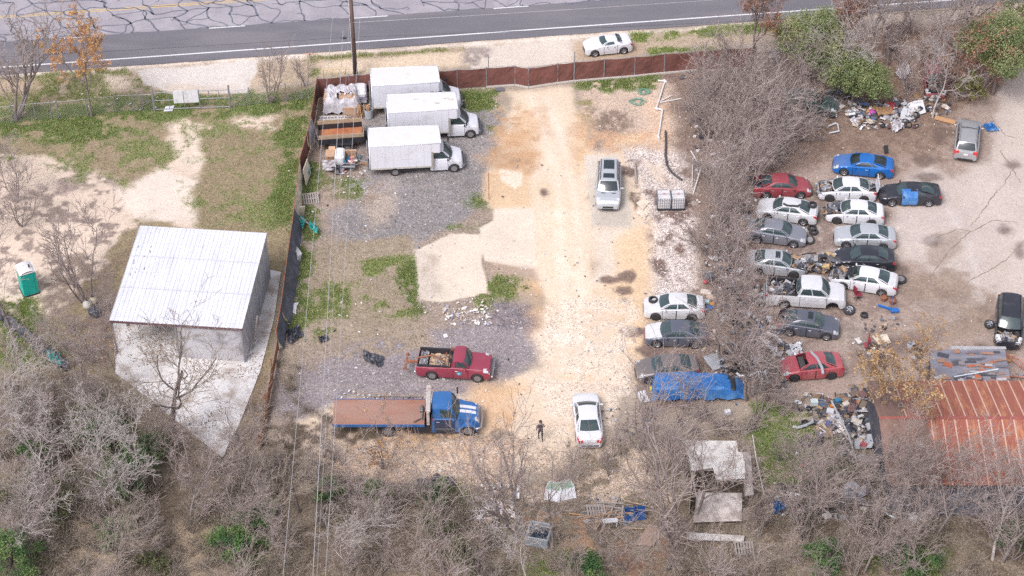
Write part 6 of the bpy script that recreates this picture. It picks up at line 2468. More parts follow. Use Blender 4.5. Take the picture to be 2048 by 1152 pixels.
# tanks / bundles near the shed
for i, (x, y, r, mat, lb) in enumerate(((176, 615, .34, pmat('tank_white', S(222, 216, 206), .6), 'dirty white tank lying in the weeds left of the shed'), (188, 606, .3, pmat('tank_yellow', S(214, 204, 176), .6), 'yellowish tank behind the white tank left of the shed'))):
    c = G(x, y)
    m = MB()
    m.lathe([(r * .3, 0), (r, .08), (r * 1.05, r * .9), (r * .8, r * 1.5), (r * .3, r * 1.7), (r * .25, r * 1.85)], 14)
    o = m.build('plastic_tank', mat, smooth=True)
    o.location = (c.x, c.y, 0)
    tag(o, lb, 'tank')
    m = MB()
    m.lathe([(.07, 0), (.07, .05)], 8, (0, 0, r * 1.85))
    m.build('lid', M_BLK, o)
m = MB()
q = random.Random(3)
c = G(192, 630)
P = [[(.5 * math.cos(t) * math.sin(f) * q.uniform(.8, 1.1), .45 * math.sin(t) * math.sin(f) * q.uniform(.8, 1.1), .32 + .42 * math.cos(f) * q.uniform(.85, 1.1)) for t in np.linspace(0, 2 * math.pi, 14)] for f in np.linspace(.1, 2.4, 9)]
for rw in P:
    rw[-1] = rw[0]
m.grid(P)
o = m.build('wrapped_bundle', M_BKPL)
o.location = (c.x, c.y, 0)
tag(o, 'bundle wrapped in black plastic beside the plastic tanks', 'bundle')

# long black silt fence at far left
m = MB()
pts = [G(-40, 625), G(0, 642), G(30, 665), (G(60, 688)), G(90, 712), G(112, 730), G(132, 745)]
rows = []
for i in range(60):
    u = i / 59 * (len(pts) - 1)
    k = min(int(u), len(pts) - 2)
    p = pts[k].lerp(pts[k + 1], u - k)
    o_ = .12 * math.sin(i * 1.3)
    rows.append([(p.x + o_, p.y + o_, 0), (p.x + o_ * .2 + .1, p.y + .12, .45), (p.x + .2, p.y + .3, .75 + .1 * math.sin(i * .8))])
m.grid(rows)
tag(m.build('silt_fence', M_BKPL, solid=.02), 'long black plastic silt fence sagging through the brush at far left', 'fence')
mb = MB()
mb.tube([G(58, 612, .2), G(100, 665, .25), G(140, 712, .2)], .05, 5)
tag(mb.build('green_net_roll', pmat('net_green', S(110, 140, 96), .8, var=.3)), 'greenish strip of old netting lying by the silt fence', 'netting')


# ------------------------------------------------------------------ WATER TOTES
def tote(px, py, label, rz):
    c = G(px, py)
    T = empty('water_tote', (c.x, c.y, gz(c.x, c.y)), rz, label, 'tote')
    m = MB()
    m.bbox((0, 0, .64), (.96, 1.1, .98), .06)
    m.build('tank', pmat('tote_plastic', S(226, 224, 226), .35, var=.06, c2=S(206, 204, 206), thr=.55), T)
    m = MB()
    for z in (.2, .45, .7, .95, 1.14):
        m.tube([(-.5, -.57, z), (.5, -.57, z), (.5, .57, z), (-.5, .57, z), (-.5, -.57, z)], .013, 4)
    for k in range(7):
        for sy in (-.57, .57):
            m.tube([(-.5 + k / 6, sy, .12), (-.5 + k / 6, sy, 1.14)], .013, 4)
        for sx in (-.5, .5):
            m.tube([(sx, -.57 + 1.14 * k / 6, .12), (sx, -.57 + 1.14 * k / 6, 1.14)], .013, 4)
    m.tube([(-.5, 0, 1.16), (.5, 0, 1.16)], .02, 4)
    m.build('cage', pmat('cage_grey', S(150, 150, 158), .5, .4), T)
    m = MB()
    m.lathe([(.11, 1.12), (.11, 1.19), (.04, 1.2)], 12)
    m.build('lid', pmat('lid_red', S(206, 150, 150), .5), T)
    m = MB()
    m.box((0, 0, .06), (1.05, 1.18, .11))
    m.build('pallet', M_BLK, T)


tote(1327, 412, 'left one of the two white water totes in wire cages', .03)
tote(1355, 412, 'right one of the two white water totes in wire cages', .03)


# ------------------------------------------------------------------ PALLETS
def pallet(px, py, label, rz, tilt=0, z=0, mat=None):
    c = G(px, py)
    T = empty('pallet', (c.x, c.y, z + gz(c.x, c.y)), rz, label, 'pallet')
    T.rotation_euler = (tilt, 0, rz)
    m = MB()
    for k in range(7):
        m.box((-.54 + k * .18, 0, .13), (.10, 1.0, .02))
    m.build('deck_boards', mat or M_WOODG, T)
    m = MB()
    for y in (-.46, 0, .46):
        m.box((0, y, .07), (1.2, .09, .09))
    m.build('stringers', mat or M_WOODG, T)
    m = MB()
    for k in (-.5, 0, .5):
        m.box((k, 0, .012), (.10, 1.0, .02))
    m.build('bottom_boards', mat or M_WOODG, T)
    return T


pallet(622, 400, 'grey pallet propped up near the fence, above the gravel', .2, .35, .1)
pallet(583, 540, 'small pallet leaning at the black fence screen', 1.2, .5, .1)
pallet(1192, 1025, 'weathered pallet frame among the planks at the bottom', .1, .1, .1)
pallet(1488, 1100, 'brown pallet below the long white panel', .05, .1, .1)
pallet(1250, 1020, 'low pallet beside the blue crate at the bottom', .5, .15, .05) if 0 else None
# stacked white boards at the black screen
T = empty('stacked_panels', G(591, 520), .5, 'small stack of white panels leaning on the black screen', 'panels')
for k in range(5):
    m = MB()
    m.box((k * .07, k * .02, .35), (.03, .9, .8), 0, 0, .3)
    m.build('panel', M_PLWH, T)
# rubble at the screen foot
for i, (x, y) in enumerate(((579, 568), (577, 578), (615, 526))):
    pass

# ------------------------------------------------------------------ STUFF AT THE FENCE CORNER: wrapped goods
cA = G(690, 212)
T = empty('wrapped_goods', (cA.x, cA.y, 0), .05, 'stack of goods covered with torn clear plastic in the fence corner', 'covered goods')
m = MB()
for (x, y, z, sx, sy, sz) in ((-1.0, 0, .6, 1.2, 1.6, 1.2), (.3, -.3, .7, 1.3, 1.2, 1.3), (-.4, .6, .5, 1.6, .9, 1.0), (.4, -1.0, .35, 1.1, .6, .7)):
    m.box((x, y, z), (sx, sy, sz), R.uniform(-.1, .1))
m.build('crates', M_CARD, T)
m = MB()
q = random.Random(77)
rows = []
for i in range(22):
    rw = []
    for j in range(16):
        u, v = i / 21, j / 15
        x, y = -1.75 + 3.1 * u, 1.2 - 2.5 * v
        e = min(u, 1 - u, v, 1 - v) * 2
        z = .25 + 1.3 * min(1, (e * 3.2)) ** .6 + .12 * math.sin(i * 1.1 + j) + q.uniform(-.06, .06)
        rw.append((x, y, z))
    rows.append(rw)
m.grid(rows, skip=lambda i, j: 7 < i < 18 and 8 < j < 13 and q.random() < .85)
m.build('plastic_cover', M_CLEAR, T, solid=.01)
cB = G(722, 200)
T = empty('white_furniture', (cB.x, cB.y, 0), .05, 'white mattress-like block standing beside the wrapped goods', 'mattress')
m = MB()
m.bbox((0, 0, .95), (.95, 1.6, .5), .12)
m.bbox((0.05, 0, .4), (.9, 1.5, .5), .06)
m.build('mattress', M_PLWH, T)
m = MB()
for z in (.68,):
    m.box((0.05, -.8, z), (1.0, .06, .1))
m.build('piping', pmat('purple_strip', S(170, 150, 180), .7), T)
T = empty('plastic_barrel', G(738, 236), 0, 'grey-white bin full of planks behind the farthest box truck', 'bin')
m = MB()
m.lathe([(.26, 0), (.3, .1), (.34, .85), (.36, .88)], 14, close=False)
m.build('bin', pmat('bin_grey', S(196, 200, 204), .5), T, solid=.02)
m = MB()
for k in range(6):
    m.box((R.uniform(-.12, .12), R.uniform(-.12, .12), .7), (.06, .06, 1.0), R.random(), R.uniform(-.25, .25), R.uniform(-.2, .2))
m.build('planks', M_PINE, T)
m = MB()
c = G(672, 166)
for sx in (-.9, .9):
    m.tube([(sx, 0, 0), (sx, 0, 1.3)], .035, 5)
for z in (.1, 1.3):
    m.tube([(-.9, 0, z), (.9, 0, z)], .035, 5)
for k in range(4):
    x = -.75 + .5 * k
    m.tube([(x - .2, 0, .1), (x + .2, 0, 1.3)], .03, 5)
o = m.build('yellow_frame', pmat('frame_tan', S(232, 200, 146), .7))
o.location = (c.x, c.y - .6, .55)
o.rotation_euler = (.1, 0, .08)
tag(o, 'tan lattice frame standing behind the wrapped goods', 'frame')
for i, (x, y, rz, ln, lb) in enumerate(((666, 246, .05, 2.2, 'white ladder lying on planks between the goods and the dump trailer'),)):
    m = MB()
    for sy in (-.2, .2):
        m.box((0, sy, .5), (ln, .05, .06))
    for k in range(8):
        m.box((-ln / 2 + .15 + k * .27, 0, .5), (.04, .4, .04))
    o = m.build('ladder', M_PVC)
    c = G(x, y)
    o.location, o.rotation_euler = (c.x, c.y, 0), (0, 0, rz)
    tag(o, lb, 'ladder')
    m = MB()
    for k in range(9):
        m.box((R.uniform(-.2, .2), -.3 + k * .08, .42 - .03 * (k % 2)), (2.2, .09, .05), R.uniform(-.05, .05))
    m.box((0, 0, .2), (.1, .9, .4))
    o = m.build('plank_stack', M_WOODG)
    o.location = (c.x, c.y, 0)
    tag(o, 'stack of weathered planks under the white ladder', 'planks')
m = MB()
for k in range(14):
    m.box((R.uniform(-.35, .35), R.uniform(-.4, .4), .5), (.07, .05, 1.0), R.random(), R.uniform(-.3, .3), R.uniform(-.3, .3))
o = m.build('timber_bundle', M_PINE)
c = G(722, 234)
o.location = (c.x, c.y, 0)
tag(o, 'bundle of upright timber beside the grey-white bin', 'timber')
m = MB()
for k in range(10):
    m.box((R.uniform(-.25, .25), R.uniform(-.8, .8), .25 + .04 * k), (.08, 1.6, .05), R.uniform(-.35, .35), R.uniform(-.1, .1))
o = m.build('timber_bundle', M_WOODG)
c = G(628, 285)
o.location = (c.x, c.y, 0)
tag(o, 'loose planks between the lot fence and the trailers', 'timber')
# load of the utility trailer
TUL = bpy.data.objects['utility_trailer']
ux, uy = TUL.location.x, TUL.location.y


def utrailer_item(nm, lb, cat, mbf, mat, x, y, z, rz=0):
    o = mbf.build(nm, mat)
    o.location = (ux + x, uy + y, z)
    o.rotation_euler = (0, 0, rz)
    tag(o, lb, cat)


m = MB()
m.bbox((0, 0, .35), (.7, .9, .7), .02)
m.box((0, -.5, .72), (.6, .4, .02), 0, -.4)
m.box((.1, .5, .75), (.5, .35, .02), 0, .5)
utrailer_item('cardboard_box', 'open cardboard box on the left end of the small trailer', 'box', m, M_CARD, -.75, .1, .56)
m = MB()
m.bbox((0, 0, .42), (.75, 1.35, .85), .12)
utrailer_item('white_bundle', 'white wrapped block in the middle of the small trailer', 'bundle', m, M_PLWH, .0, 0, .56)
m = MB()
m.box((0, 0, .4), (.9, .03, .75), 0, .25)
m.box((0, .3, .2), (.9, .5, .4))
utrailer_item('cardboard_box', 'tan cardboard sheet at the right rear of the small trailer', 'box', m, M_CARD, .75, .4, .56)
m = MB()
q = random.Random(6)
rows = [[(-.35 + .7 * i / 7, -.3 + .6 * j / 6, .3 + .25 * math.sin(i * .9) * math.sin(j * .8) + q.uniform(-.08, .08)) for j in range(7)] for i in range(8)]
m.grid(rows)
utrailer_item('blue_cloth', 'teal-blue cloth bundle on the small trailer', 'cloth', m, pmat('teal_cloth', S(40, 110, 150), .8, var=.3), .55, -.35, .56)
m = MB()
junk(m, (0, 0, 0), (.3, .3, .3), 16, 8, [S(230, 170, 150), S(236, 236, 236), S(220, 90, 80), S(206, 180, 150)], .3)
o = m.build('mixed_rubbish', M_JUNK, attr='tint')
o.location = (ux + .95, uy - .35, .75)
tag(o, 'orange and white rubbish at the right end of the small trailer', 'rubbish')
m = MB()
rows = [[(-.5 + .35 * i / 5, -.95 + .1 * math.sin(i), .2 + .9 * j / 6 + 0) for j in range(7)] for i in range(6)]
rows = [[(-1.3 + 1.0 * i / 8 + q.uniform(-.03, .03), -.86 - .1 * (1 - j / 6) + q.uniform(-.04, .04), -.2 + .9 * j / 6) for j in range(7)] for i in range(9)]
m.grid(rows)
utrailer_item('plastic_sheet', 'milky plastic sheet hanging over the side of the small trailer', 'plastic sheet', m, M_CLEAR, 0, 0, .56)
m = MB()
m.bbox((0, 0, .2), (.45, .3, .4), .03)
o = m.build('drink_carton', pmat('carton_white', S(226, 222, 236), .6))
c = G(683, 343)
o.location = (c.x, c.y, 0)
tag(o, 'white carton with blue and red ends below the small trailer', 'carton')
m = MB()
m.box((-.17, -.153, .2), (.1, .01, .3))
m.build('blue_patch', pmat('carton_blue', S(70, 70, 160), .6), o)
m = MB()
m.box((.19, -.153, .15), (.12, .012, .24))
m.build('red_patch', pmat('carton_red', S(190, 60, 70), .6), o)
m = MB()
m.bbox((0, 0, .15), (.4, .3, .3), .05)
o = m.build('cooler', pmat('cooler_grey', S(170, 196, 200), .5))
c = G(716, 318)
o.location = (c.x, c.y, 0)
tag(o, 'pale blue-grey cooler box beside the small trailer', 'box')
m = MB()
for k in range(5):
    m.box((R.uniform(-.3, .3), R.uniform(-.1, .1), .05 + .02 * k), (.6, .12, .03), R.uniform(-.4, .4))
o = m.build('wood_scraps', M_PINE)
c = G(726, 328)
o.location = (c.x, c.y, 0)
tag(o, 'tan wood scraps at the tail of the nearest box truck', 'timber')

# ------------------------------------------------------------------ SMALL THINGS IN THE YARD
def small(nm, lb, cat, px, py, mbf, mat, rz=0, z=0, attr=None, group=None):
    o = mbf.build(nm, mat, attr=attr)
    c = G(px, py, z)
    o.location = (c.x, c.y, z)
    o.rotation_euler = (0, 0, rz)
    return tag(o, lb, cat, group)


m = MB()
m.lathe([(.15, 0), (.18, .38)], 14, close=False)
m.lathe([(.17, .3), (.0, .3)], 14, close=False)
small('bucket', 'white bucket standing beside the dark wheel', 'bucket', 1790, 578, m, M_PVC)
for (x, y, lb) in ((1767, 600, 'left rusty brown pot on damp ground'), (1785, 606, 'right rusty brown pot on damp ground')):
    m = MB()
    m.lathe([(.2, 0), (.26, .3), (.2, .42)], 12, close=False)
    m.lathe([(.24, .3), (0, .28)], 12, close=False)
    small('rusty_drum', lb, 'pot', x, y, m, M_RUST)
m = MB()
m.box((0, 0, .12), (1.2, .14, .12), -.5)
m.box((.55, -.3, .15), (.6, .4, .1))
m.lathe([(.14, 0), (.14, .12)], 10, (.4, -.35, 0))
m.tube([(.3, -.2, .1), (.3, -.2, 1.4)], .03, 5)
small('trolley_jack', 'blue trolley jack with upright handle near the pots', 'jack', 1772, 618, m, P_BLUE)
T = empty('office_chair', G(1715, 598), .4, 'dark red office chair standing beside the white pickup', 'chair')
M_OC = pmat('dark_red_cloth', S(140, 44, 66), .8, var=.2)
m = MB()
m.bbox((0, 0, .48), (.5, .5, .1), .03)
m.build('seat', M_OC, T)
m = MB()
m.bbox((-.25, .1, .85), (.1, .45, .6), .03)
m.build('backrest', M_OC, T)
m = MB()
m.tube([(0, 0, .1), (0, 0, .45)], .03, 6)
for k in range(5):
    a = k * 1.2566
    m.tube([(0, 0, .12), (.3 * math.cos(a), .3 * math.sin(a), .05)], .02, 5)
m.build('base', M_BLK, T)
m = MB()
m.tube([(0, 0, 0), (0, 0, 1.3)], .04, 6)
m.box((0, 0, .2), (.5, .5, .06))
m.box((.05, 0, .6), (.2, .2, .5))
small('engine_stand', 'red engine hoist column standing by the plywood sheet', 'hoist', 1735, 695, m, P_RED)
m = MB()
m.tube([(-.1, 0, .5), (.1, 0, .7)], .03, 5)
m.tube([(-1, -.5, .15), (-.6, 1.5, .3), (-.1, .0, 1.2), (.9, -.7, .15)], .07, 6)
m.tube([(-1, -.5, .15), (.9, -.7, .15)], .07, 6)
m.tube([(-.6, 1.5, .3), (.9, -.7, .2)], .05, 6)
small('steel_frame', 'pinkish steel A-frame lying right of the patched shack', 'frame', 2036, 745, m, pmat('pink_steel', S(200, 140, 128), .6), z=0)
m = MB()
for k in range(4):
    m.box((.0, k * .16, .1 + .02 * k), (1.1, .14, .04), R.uniform(-.1, .1))
small('plank_stack', 'short tan planks at the right side of the patched shack', 'planks', 2014, 724, m, M_PINE)
# white car doors under the trees
for (px, py, rz, lb) in ((1103, 1003, -.25, 'left one of two white car doors standing among rubbish'), (1138, 1000, .3, 'right one of two white car doors standing among rubbish')):
    T = empty('car_door', G(px, py), rz, lb, 'car door')
    T.rotation_euler = (-.75, 0, rz)
    m = MB()
    m.bbox((0, 0, .38), (1.05, .09, .72), .03)
    m.build('door_skin', P_WHITE, T)
    m = MB()
    m.tube([(-.5, 0, .72), (-.38, 0, 1.22), (.35, 0, 1.26), (.52, 0, .72)], .035, 5)
    m.build('window_frame', P_WHITE, T)
    m = MB()
    m.poly([(-.48, 0, .72), (-.37, 0, 1.2), (.34, 0, 1.24), (.5, 0, .72)])
    m.build('window', pmat('green_glass', S(150, 180, 160), .1), T, solid=.01)
# metal tub full of dark scrap
T = empty('scrap_tub', G(1078, 1078), -.25, 'grey square tub filled with dark scrap at the bottom', 'tub')
m = MB()
for (x, y, sx, sy, rz_) in ((0, -.68, 1.45, .12, 0), (0, .68, 1.45, .12, 0), (-.68, 0, .12, 1.3, 0), (.68, 0, .12, 1.3, 0)):
    m.bbox((x, y, .4), (sx, sy, .8), .03)
m.box((0, 0, .1), (1.3, 1.3, .08))
m.build('tub', pmat('tub_grey', S(160, 166, 172), .6, var=.15), T)
m = MB()
junk(m, (0, 0, .2), (.5, .5, .3), 45, 17, [METALS[1], METALS[2], S(60, 80, 100)], .35)
m.build('scrap', M_JUNK, T, attr='tint')
# blue crates
for k, (px, py, lb) in enumerate(((1259, 1035, 'left blue crate among the planks at the bottom'), (1279, 1032, 'right blue crate among the planks at the bottom'))):
    T = empty('blue_crate', G(px, py), .05, lb, 'crate')
    m = MB()
    for (x, y, sx, sy) in ((0, -.36, .7, .03), (0, .36, .7, .03), (-.35, 0, .03, .7), (.35, 0, .03, .7)):
        m.box((x, y, .28), (sx, sy, .5))
    m.box((0, 0, .05), (.7, .72, .04))
    m.build('box', pmat('crate_blue', S(52, 96, 160), .5, var=.15), T)
# planks near crates (each its own)
q = random.Random(14)
for k in range(30):
    px, py = q.uniform(1175, 1262), q.uniform(1003, 1045)
    l_ = q.uniform(.8, 2.6)
    m = MB()
    m.box((0, 0, .05), (l_, q.uniform(.05, .11), .04), 0, q.uniform(-.05, .05), q.uniform(-.05, .08))
    small('loose_plank', 'weathered plank in the loose pile left of the blue crates', 'plank', px, py, m, M_WOODG if q.random() < .75 else M_PINE, rz=q.uniform(-.3, .3) + (1.3 if q.random() < .15 else 0), z=.04 * (k % 7), group='weathered planks left of the blue crates')
for (a, b, lb) in (((1247, 1001), (1308, 1015), 'long tan batten lying above the blue crates'), ((1172, 1046), (1242, 1040), 'pale batten lying along the lower edge of the plank pile'), ((1246, 1056), (1286, 1057), 'white batten below the blue crates')):
    bent('long_batten', lb, 'batten', [a, b], .045, M_WOOD, .3)
T = empty('low_trestle', G(1220, 1052), .1, 'small white trestle table left of the blue crates', 'trestle')
m = MB()
m.box((0, 0, .5), (.95, .35, .05))
m.build('top', M_PLWH, T)
for sx in (-.4, .4):
    m = MB()
    m.box((sx, 0, .25), (.06, .3, .5))
    m.build('leg', M_PLWH, T)
# bleached branch pile
m = MB()
q = random.Random(15)
for k in range(60):
    a = q.uniform(0, 3.14)
    x, y, l_ = q.gauss(0, .55), q.gauss(0, .7), q.uniform(.3, .9)
    z = q.uniform(.05, .4)
    m.tube([(x - math.cos(a) * l_, y - math.sin(a) * l_, z), (x, y, z + .06), (x + math.cos(a) * l_, y + math.sin(a) * l_, z + q.uniform(-.04, .1))], .022, 4)
small('pale_stick_pile', 'pile of bleached white sticks right of the thicket', 'sticks', 982, 1035, m, pmat('bleached', S(216, 206, 210), .8))
# trash bags
M_BAG = pmat('bin_bag', S(50, 50, 60), .25, var=.3, scale=5, c2=S(96, 96, 108), thr=.62, bump=.5)


def bag(px, py, r, lb, seed, mat=None):
    q = random.Random(seed)
    m = MB()
    P = []
    for f in np.linspace(0.05, 3.0, 10):
        rw = []
        for t in np.linspace(0, 2 * math.pi, 14):
            k = 1 + .14 * math.sin(3 * t + seed) + q.uniform(-.06, .06)
            rw.append((r * math.sin(f) * math.cos(t) * k, r * math.sin(f) * math.sin(t) * k, r * .72 + r * .72 * math.cos(f) * (1.15 if f < .3 else 1)))
        rw[-1] = rw[0]
        P.append(rw)
    m.grid(P)
    m.lathe([(.03, 0), (.07, .12)], 7, (0, 0, r * 1.42))
    small('bin_bag', lb, 'bin bag', px, py, m, mat or M_BAG)


bag(846, 974, .44, 'leftmost black bin bag in the heap by the green bush', 1)
bag(864, 975, .40, 'second black bin bag in the heap by the green bush', 2)
bag(873, 962, .36, 'topmost black bin bag in the heap by the green bush', 3)
bag(897, 972, .46, 'rightmost black bin bag in the heap by the green bush', 4)
bag(872, 980, .34, 'lower middle black bin bag in the heap by the green bush', 5)
bag(1297, 826, .26, 'black bag beside the red bag near the dark bush', 6)
bag(1304, 836, .24, 'lower black bag near the red bag', 7)
bag(1290, 828, .22, 'red bag beside the black bags south of the tarp', 8, P_RED)
m = MB()
m.box((0, 0, .3), (.5, .4, .35), .4, .3)
small('cardboard_box', 'tan cardboard box lying on the black bin bags', 'box', 885, 976, m, M_CARD, z=.2)
m = MB()
m.bbox((0, 0, .2), (.7, .55, .4), .03)
small('grey_case', 'dark grey case with white lid at the edge of the brush', 'case', 1417, 558, m, pmat('case_grey', S(110, 114, 120), .5), rz=.3)
m = MB()
m.lathe([(.02, 0), (.16, .08), (.18, .18), (.1, .3)], 10)
small('red_ball', 'small round red canister in front of the grey case', 'canister', 1411, 567, m, P_RED2)
for k, (px, py, c_, sx, sy, lb) in enumerate(((1412, 587, (222, 206, 196), .8, .45, 'pale board scrap behind the white sedan with the tyre'), (1421, 598, (206, 182, 166), .55, .5, 'tan carton behind the white sedan with the tyre'), (1413, 606, (190, 214, 214), .4, .35, 'pale teal tub behind the white sedan with the tyre'), (1424, 611, (226, 160, 70), .35, .25, 'orange tub behind the white sedan with the tyre'), (1417, 619, (50, 110, 180), .6, .4, 'blue bag behind the white sedan with the tyre'), (1303, 780, (236, 210, 60), .3, .3, 'small yellow can at the corner of the blue tarpaulin'), (1300, 768, (60, 60, 70), .3, .3, 'small dark can at the corner of the blue tarpaulin'), (1424, 672, (200, 180, 168), .5, 1.0, 'tan board at the tail of the dark sedan with white hood'))):
    m = MB()
    m.bbox((0, 0, .12), (sx, sy, .22), .03)
    small('discarded_box' if k != 7 else 'tan_board', lb, 'box', px, py, m, pmat('discard_%d' % k, S(*c_), .6, var=.12), rz=R.uniform(-.5, .5))
m = MB()
junk(m, (0, 0, .1), (1.3, .7, .7), 130, 71, METALS + METALS + [S(206, 176, 130)], .6, .12)
small('engine_heap', 'heap of engines and axles between the silver sedan and the pickup', 'scrap heap', 1640, 535, m, M_JUNK, attr='tint')
m = MB()
m.lathe([(0, .0), (.22, .05), (.22, .12), (0, .14)], 14)
small('red_cap', 'round red cover lying on the engine heap', 'cover', 1597, 505, m, P_RED2, z=1.0) if 0 else None
m = MB()
for i in range(7):
    m.box((0, -.45 + .15 * i, .45), (1.3, .05, .05))
for sx in (-.6, .6):
    m.box((sx, 0, .42), (.06, 1.1, .06))
small('cot_frame', 'tan slatted frame in the rubbish heap under the evergreen', 'frame', 1768, 230, m, M_PINE, rz=.1)
m = MB()
m.lathe([(.25, 0), (.3, .25), (.1, .4)], 12)
small('pink_bag', 'magenta bag in the rubbish heap under the evergreen', 'bag', 1744, 228, m, pmat('magenta', S(200, 80, 170), .6))
m = MB()
m.lathe([(.2, 0), (.22, .3), (.2, .32)], 14)
small('paint_bucket', 'white bucket in the rubbish heap under the evergreen', 'bucket', 1783, 228, m, M_PVC)
slab('timber_plank', 'tan plank lying in the rubbish heap under the evergreen', 'plank', [(1732, 226), (1734, 219), (1755, 212), (1756, 218)], M_PINE, .25, th=.06)
# white clutter behind: fridge-like white blocks near the tree, left of rusty building
for k, (px, py, c_, s_, lb) in enumerate(((1628, 809, (210, 222, 224), .5, 'pale grey appliance case in the junk above the green grass'), (1724, 880, (222, 222, 226), .35, 'white carton right of the slanted pale pole'), (1680, 850, (206, 204, 208), .45, 'white basket beside the slanted pale pole'), (1660, 828, (214, 214, 220), .5, 'white grid panel beside the slanted pale pole'), (1675, 805, (60, 130, 170), .4, 'blue bucket in the junk under the orange-leaved tree'), (1708, 806, (190, 50, 60), .3, 'red can in the junk under the orange-leaved tree'), (1664, 815, (230, 140, 60), .28, 'orange pot in the junk under the orange-leaved tree'), (1656, 850, (60, 90, 150), .35, 'blue carton left of the slanted pale pole'), (1727, 893, (180, 50, 70), .4, 'red and white crate near the rusty building corner'), (1594, 908, (240, 240, 244), .2, 'small white jug in the green grass'), (1455, 828, (236, 236, 240), .4, 'white carton above the collapsed shed'))):
    m = MB()
    m.bbox((0, 0, s_ * .4), (s_, s_ * .8, s_ * .8), .03)
    small('junk_item', lb, 'junk', px, py, m, pmat('junk_c%d' % k, S(*c_), .5, var=.15), rz=R.uniform(-.8, .8), z=.15)

# ------------------------------------------------------------------ PERSON
def person():
    c = G(1081, 880)
    T = empty('person', (c.x, c.y, gz(c.x, c.y)), math.radians(8), 'person in dark jacket, cap and trousers walking away from the camera', 'person')
    me = bpy.data.meshes.new('body')
    V_ = [(0, 0, .95), (0, .02, 1.15), (0, .03, 1.35), (0, .02, 1.46), (0, .03, 1.54), (0, .04, 1.63),
          (-.17, .02, 1.40), (-.27, -.06, 1.17), (-.25, .06, .96), (.17, .02, 1.40), (.26, .09, 1.17), (.24, .22, 1.02),
          (-.10, 0, .88), (-.11, .14, .50), (-.11, .10, .10), (-.11, .24, .04), (.10, 0, .88), (.10, -.03, .50), (.10, -.22, .13), (.10, -.12, .03)]
    E_ = [(0, 1), (1, 2), (2, 3), (3, 4), (4, 5), (2, 6), (6, 7), (7, 8), (2, 9), (9, 10), (10, 11), (0, 12), (12, 13), (13, 14), (14, 15), (0, 16), (16, 17), (17, 18), (18, 19)]
    rads = [.155, .14, .165, .06, .085, .09, .07, .055, .042, .07, .055, .042, .095, .07, .048, .045, .095, .07, .048, .045]
    me.from_pydata(V_, E_, [])
    o = bpy.data.objects.new('body', me)
    COL.objects.link(o)
    o.parent = T
    sk = o.modifiers.new('skin', 'SKIN')
    for i, r_ in enumerate(rads):
        me.skin_vertices[0].data[i].radius = (r_, r_ * .82)
    me.skin_vertices[0].data[0].use_root = True
    o.modifiers.new('sub', 'SUBSURF').levels = 2
    o.modifiers['sub'].render_levels = 2
    mt = bpy.data.materials.new('clothed_figure')
    mt.use_nodes = True
    nn = mt.node_tree.nodes
    L = mt.node_tree.links.new
    tc = nn.new('ShaderNodeTexCoord')
    sp_ = nn.new('ShaderNodeSeparateXYZ')
    L(tc.outputs['Object'], sp_.inputs[0])
    rp_ = nn.new('ShaderNodeValToRGB')
    rp_.color_ramp.interpolation = 'CONSTANT'
    e = rp_.color_ramp.elements
    e[0].color = S(46, 44, 50)
    e[0].position = 0
    e[1].color = S(84, 72, 82)
    e[1].position = .92 / 1.8
    x = e.new(1.47 / 1.8)
    x.color = S(206, 160, 140)
    dv = nn.new('ShaderNodeMath')
    dv.operation = 'DIVIDE'
    dv.inputs[1].default_value = 1.8
    L(sp_.outputs[2], dv.inputs[0])
    L(dv.outputs[0], rp_.inputs[0])
    L(rp_.outputs[0], nn['Principled BSDF'].inputs['Base Color'])
    nn['Principled BSDF'].inputs['Roughness'].default_value = .85
    me.materials.append(mt)
    m = MB()
    m.lathe([(.115, 1.60), (.112, 1.68), (.07, 1.755), (.01, 1.77)], 14, (0, .04, 0))
    m.box((0, .16, 1.63), (.16, .12, .015))
    m.build('cap', pmat('cap_dark', S(58, 44, 46), .8), T, smooth=True)
    # hands: palm, fingers, thumb
    for (hx, hy, hz_) in ((-.25, .09, .90), (.24, .27, .97)):
        m = MB()
        m.bbox((hx, hy, hz_), (.035, .08, .09), .012)
        for k in range(4):
            m.tube([(hx, hy - .03 + k * .02, hz_ - .04), (hx + .008, hy - .03 + k * .022, hz_ - .08), (hx + .02, hy - .03 + k * .02, hz_ - .10 - .008 * (k in (1, 2)))], [.009, .008, .006], 5)
        m.tube([(hx, hy + .04, hz_ + .01), (hx + .01, hy + .065, hz_ - .02), (hx + .02, hy + .07, hz_ - .05)], [.011, .009, .007], 5)
        m.build('hand', pmat('skin', S(206, 160, 140), .6), T)


person()

# ------------------------------------------------------------------ recognisable scrap lying among the rubbish
q = random.Random(88)
def in_zone(z):
    c, ex, ey = z
    p = G(*c)
    return p.x + q.uniform(-ex, ex), p.y + q.uniform(-ey, ey)


def drop(nm, lb, cat, mbf, mat, x, y, z, rot, grp, solid=0):
    o = mbf.build(nm, mat, solid=solid)
    o.location = (x, y, z)
    o.rotation_euler = rot
    return tag(o, lb, cat, grp)


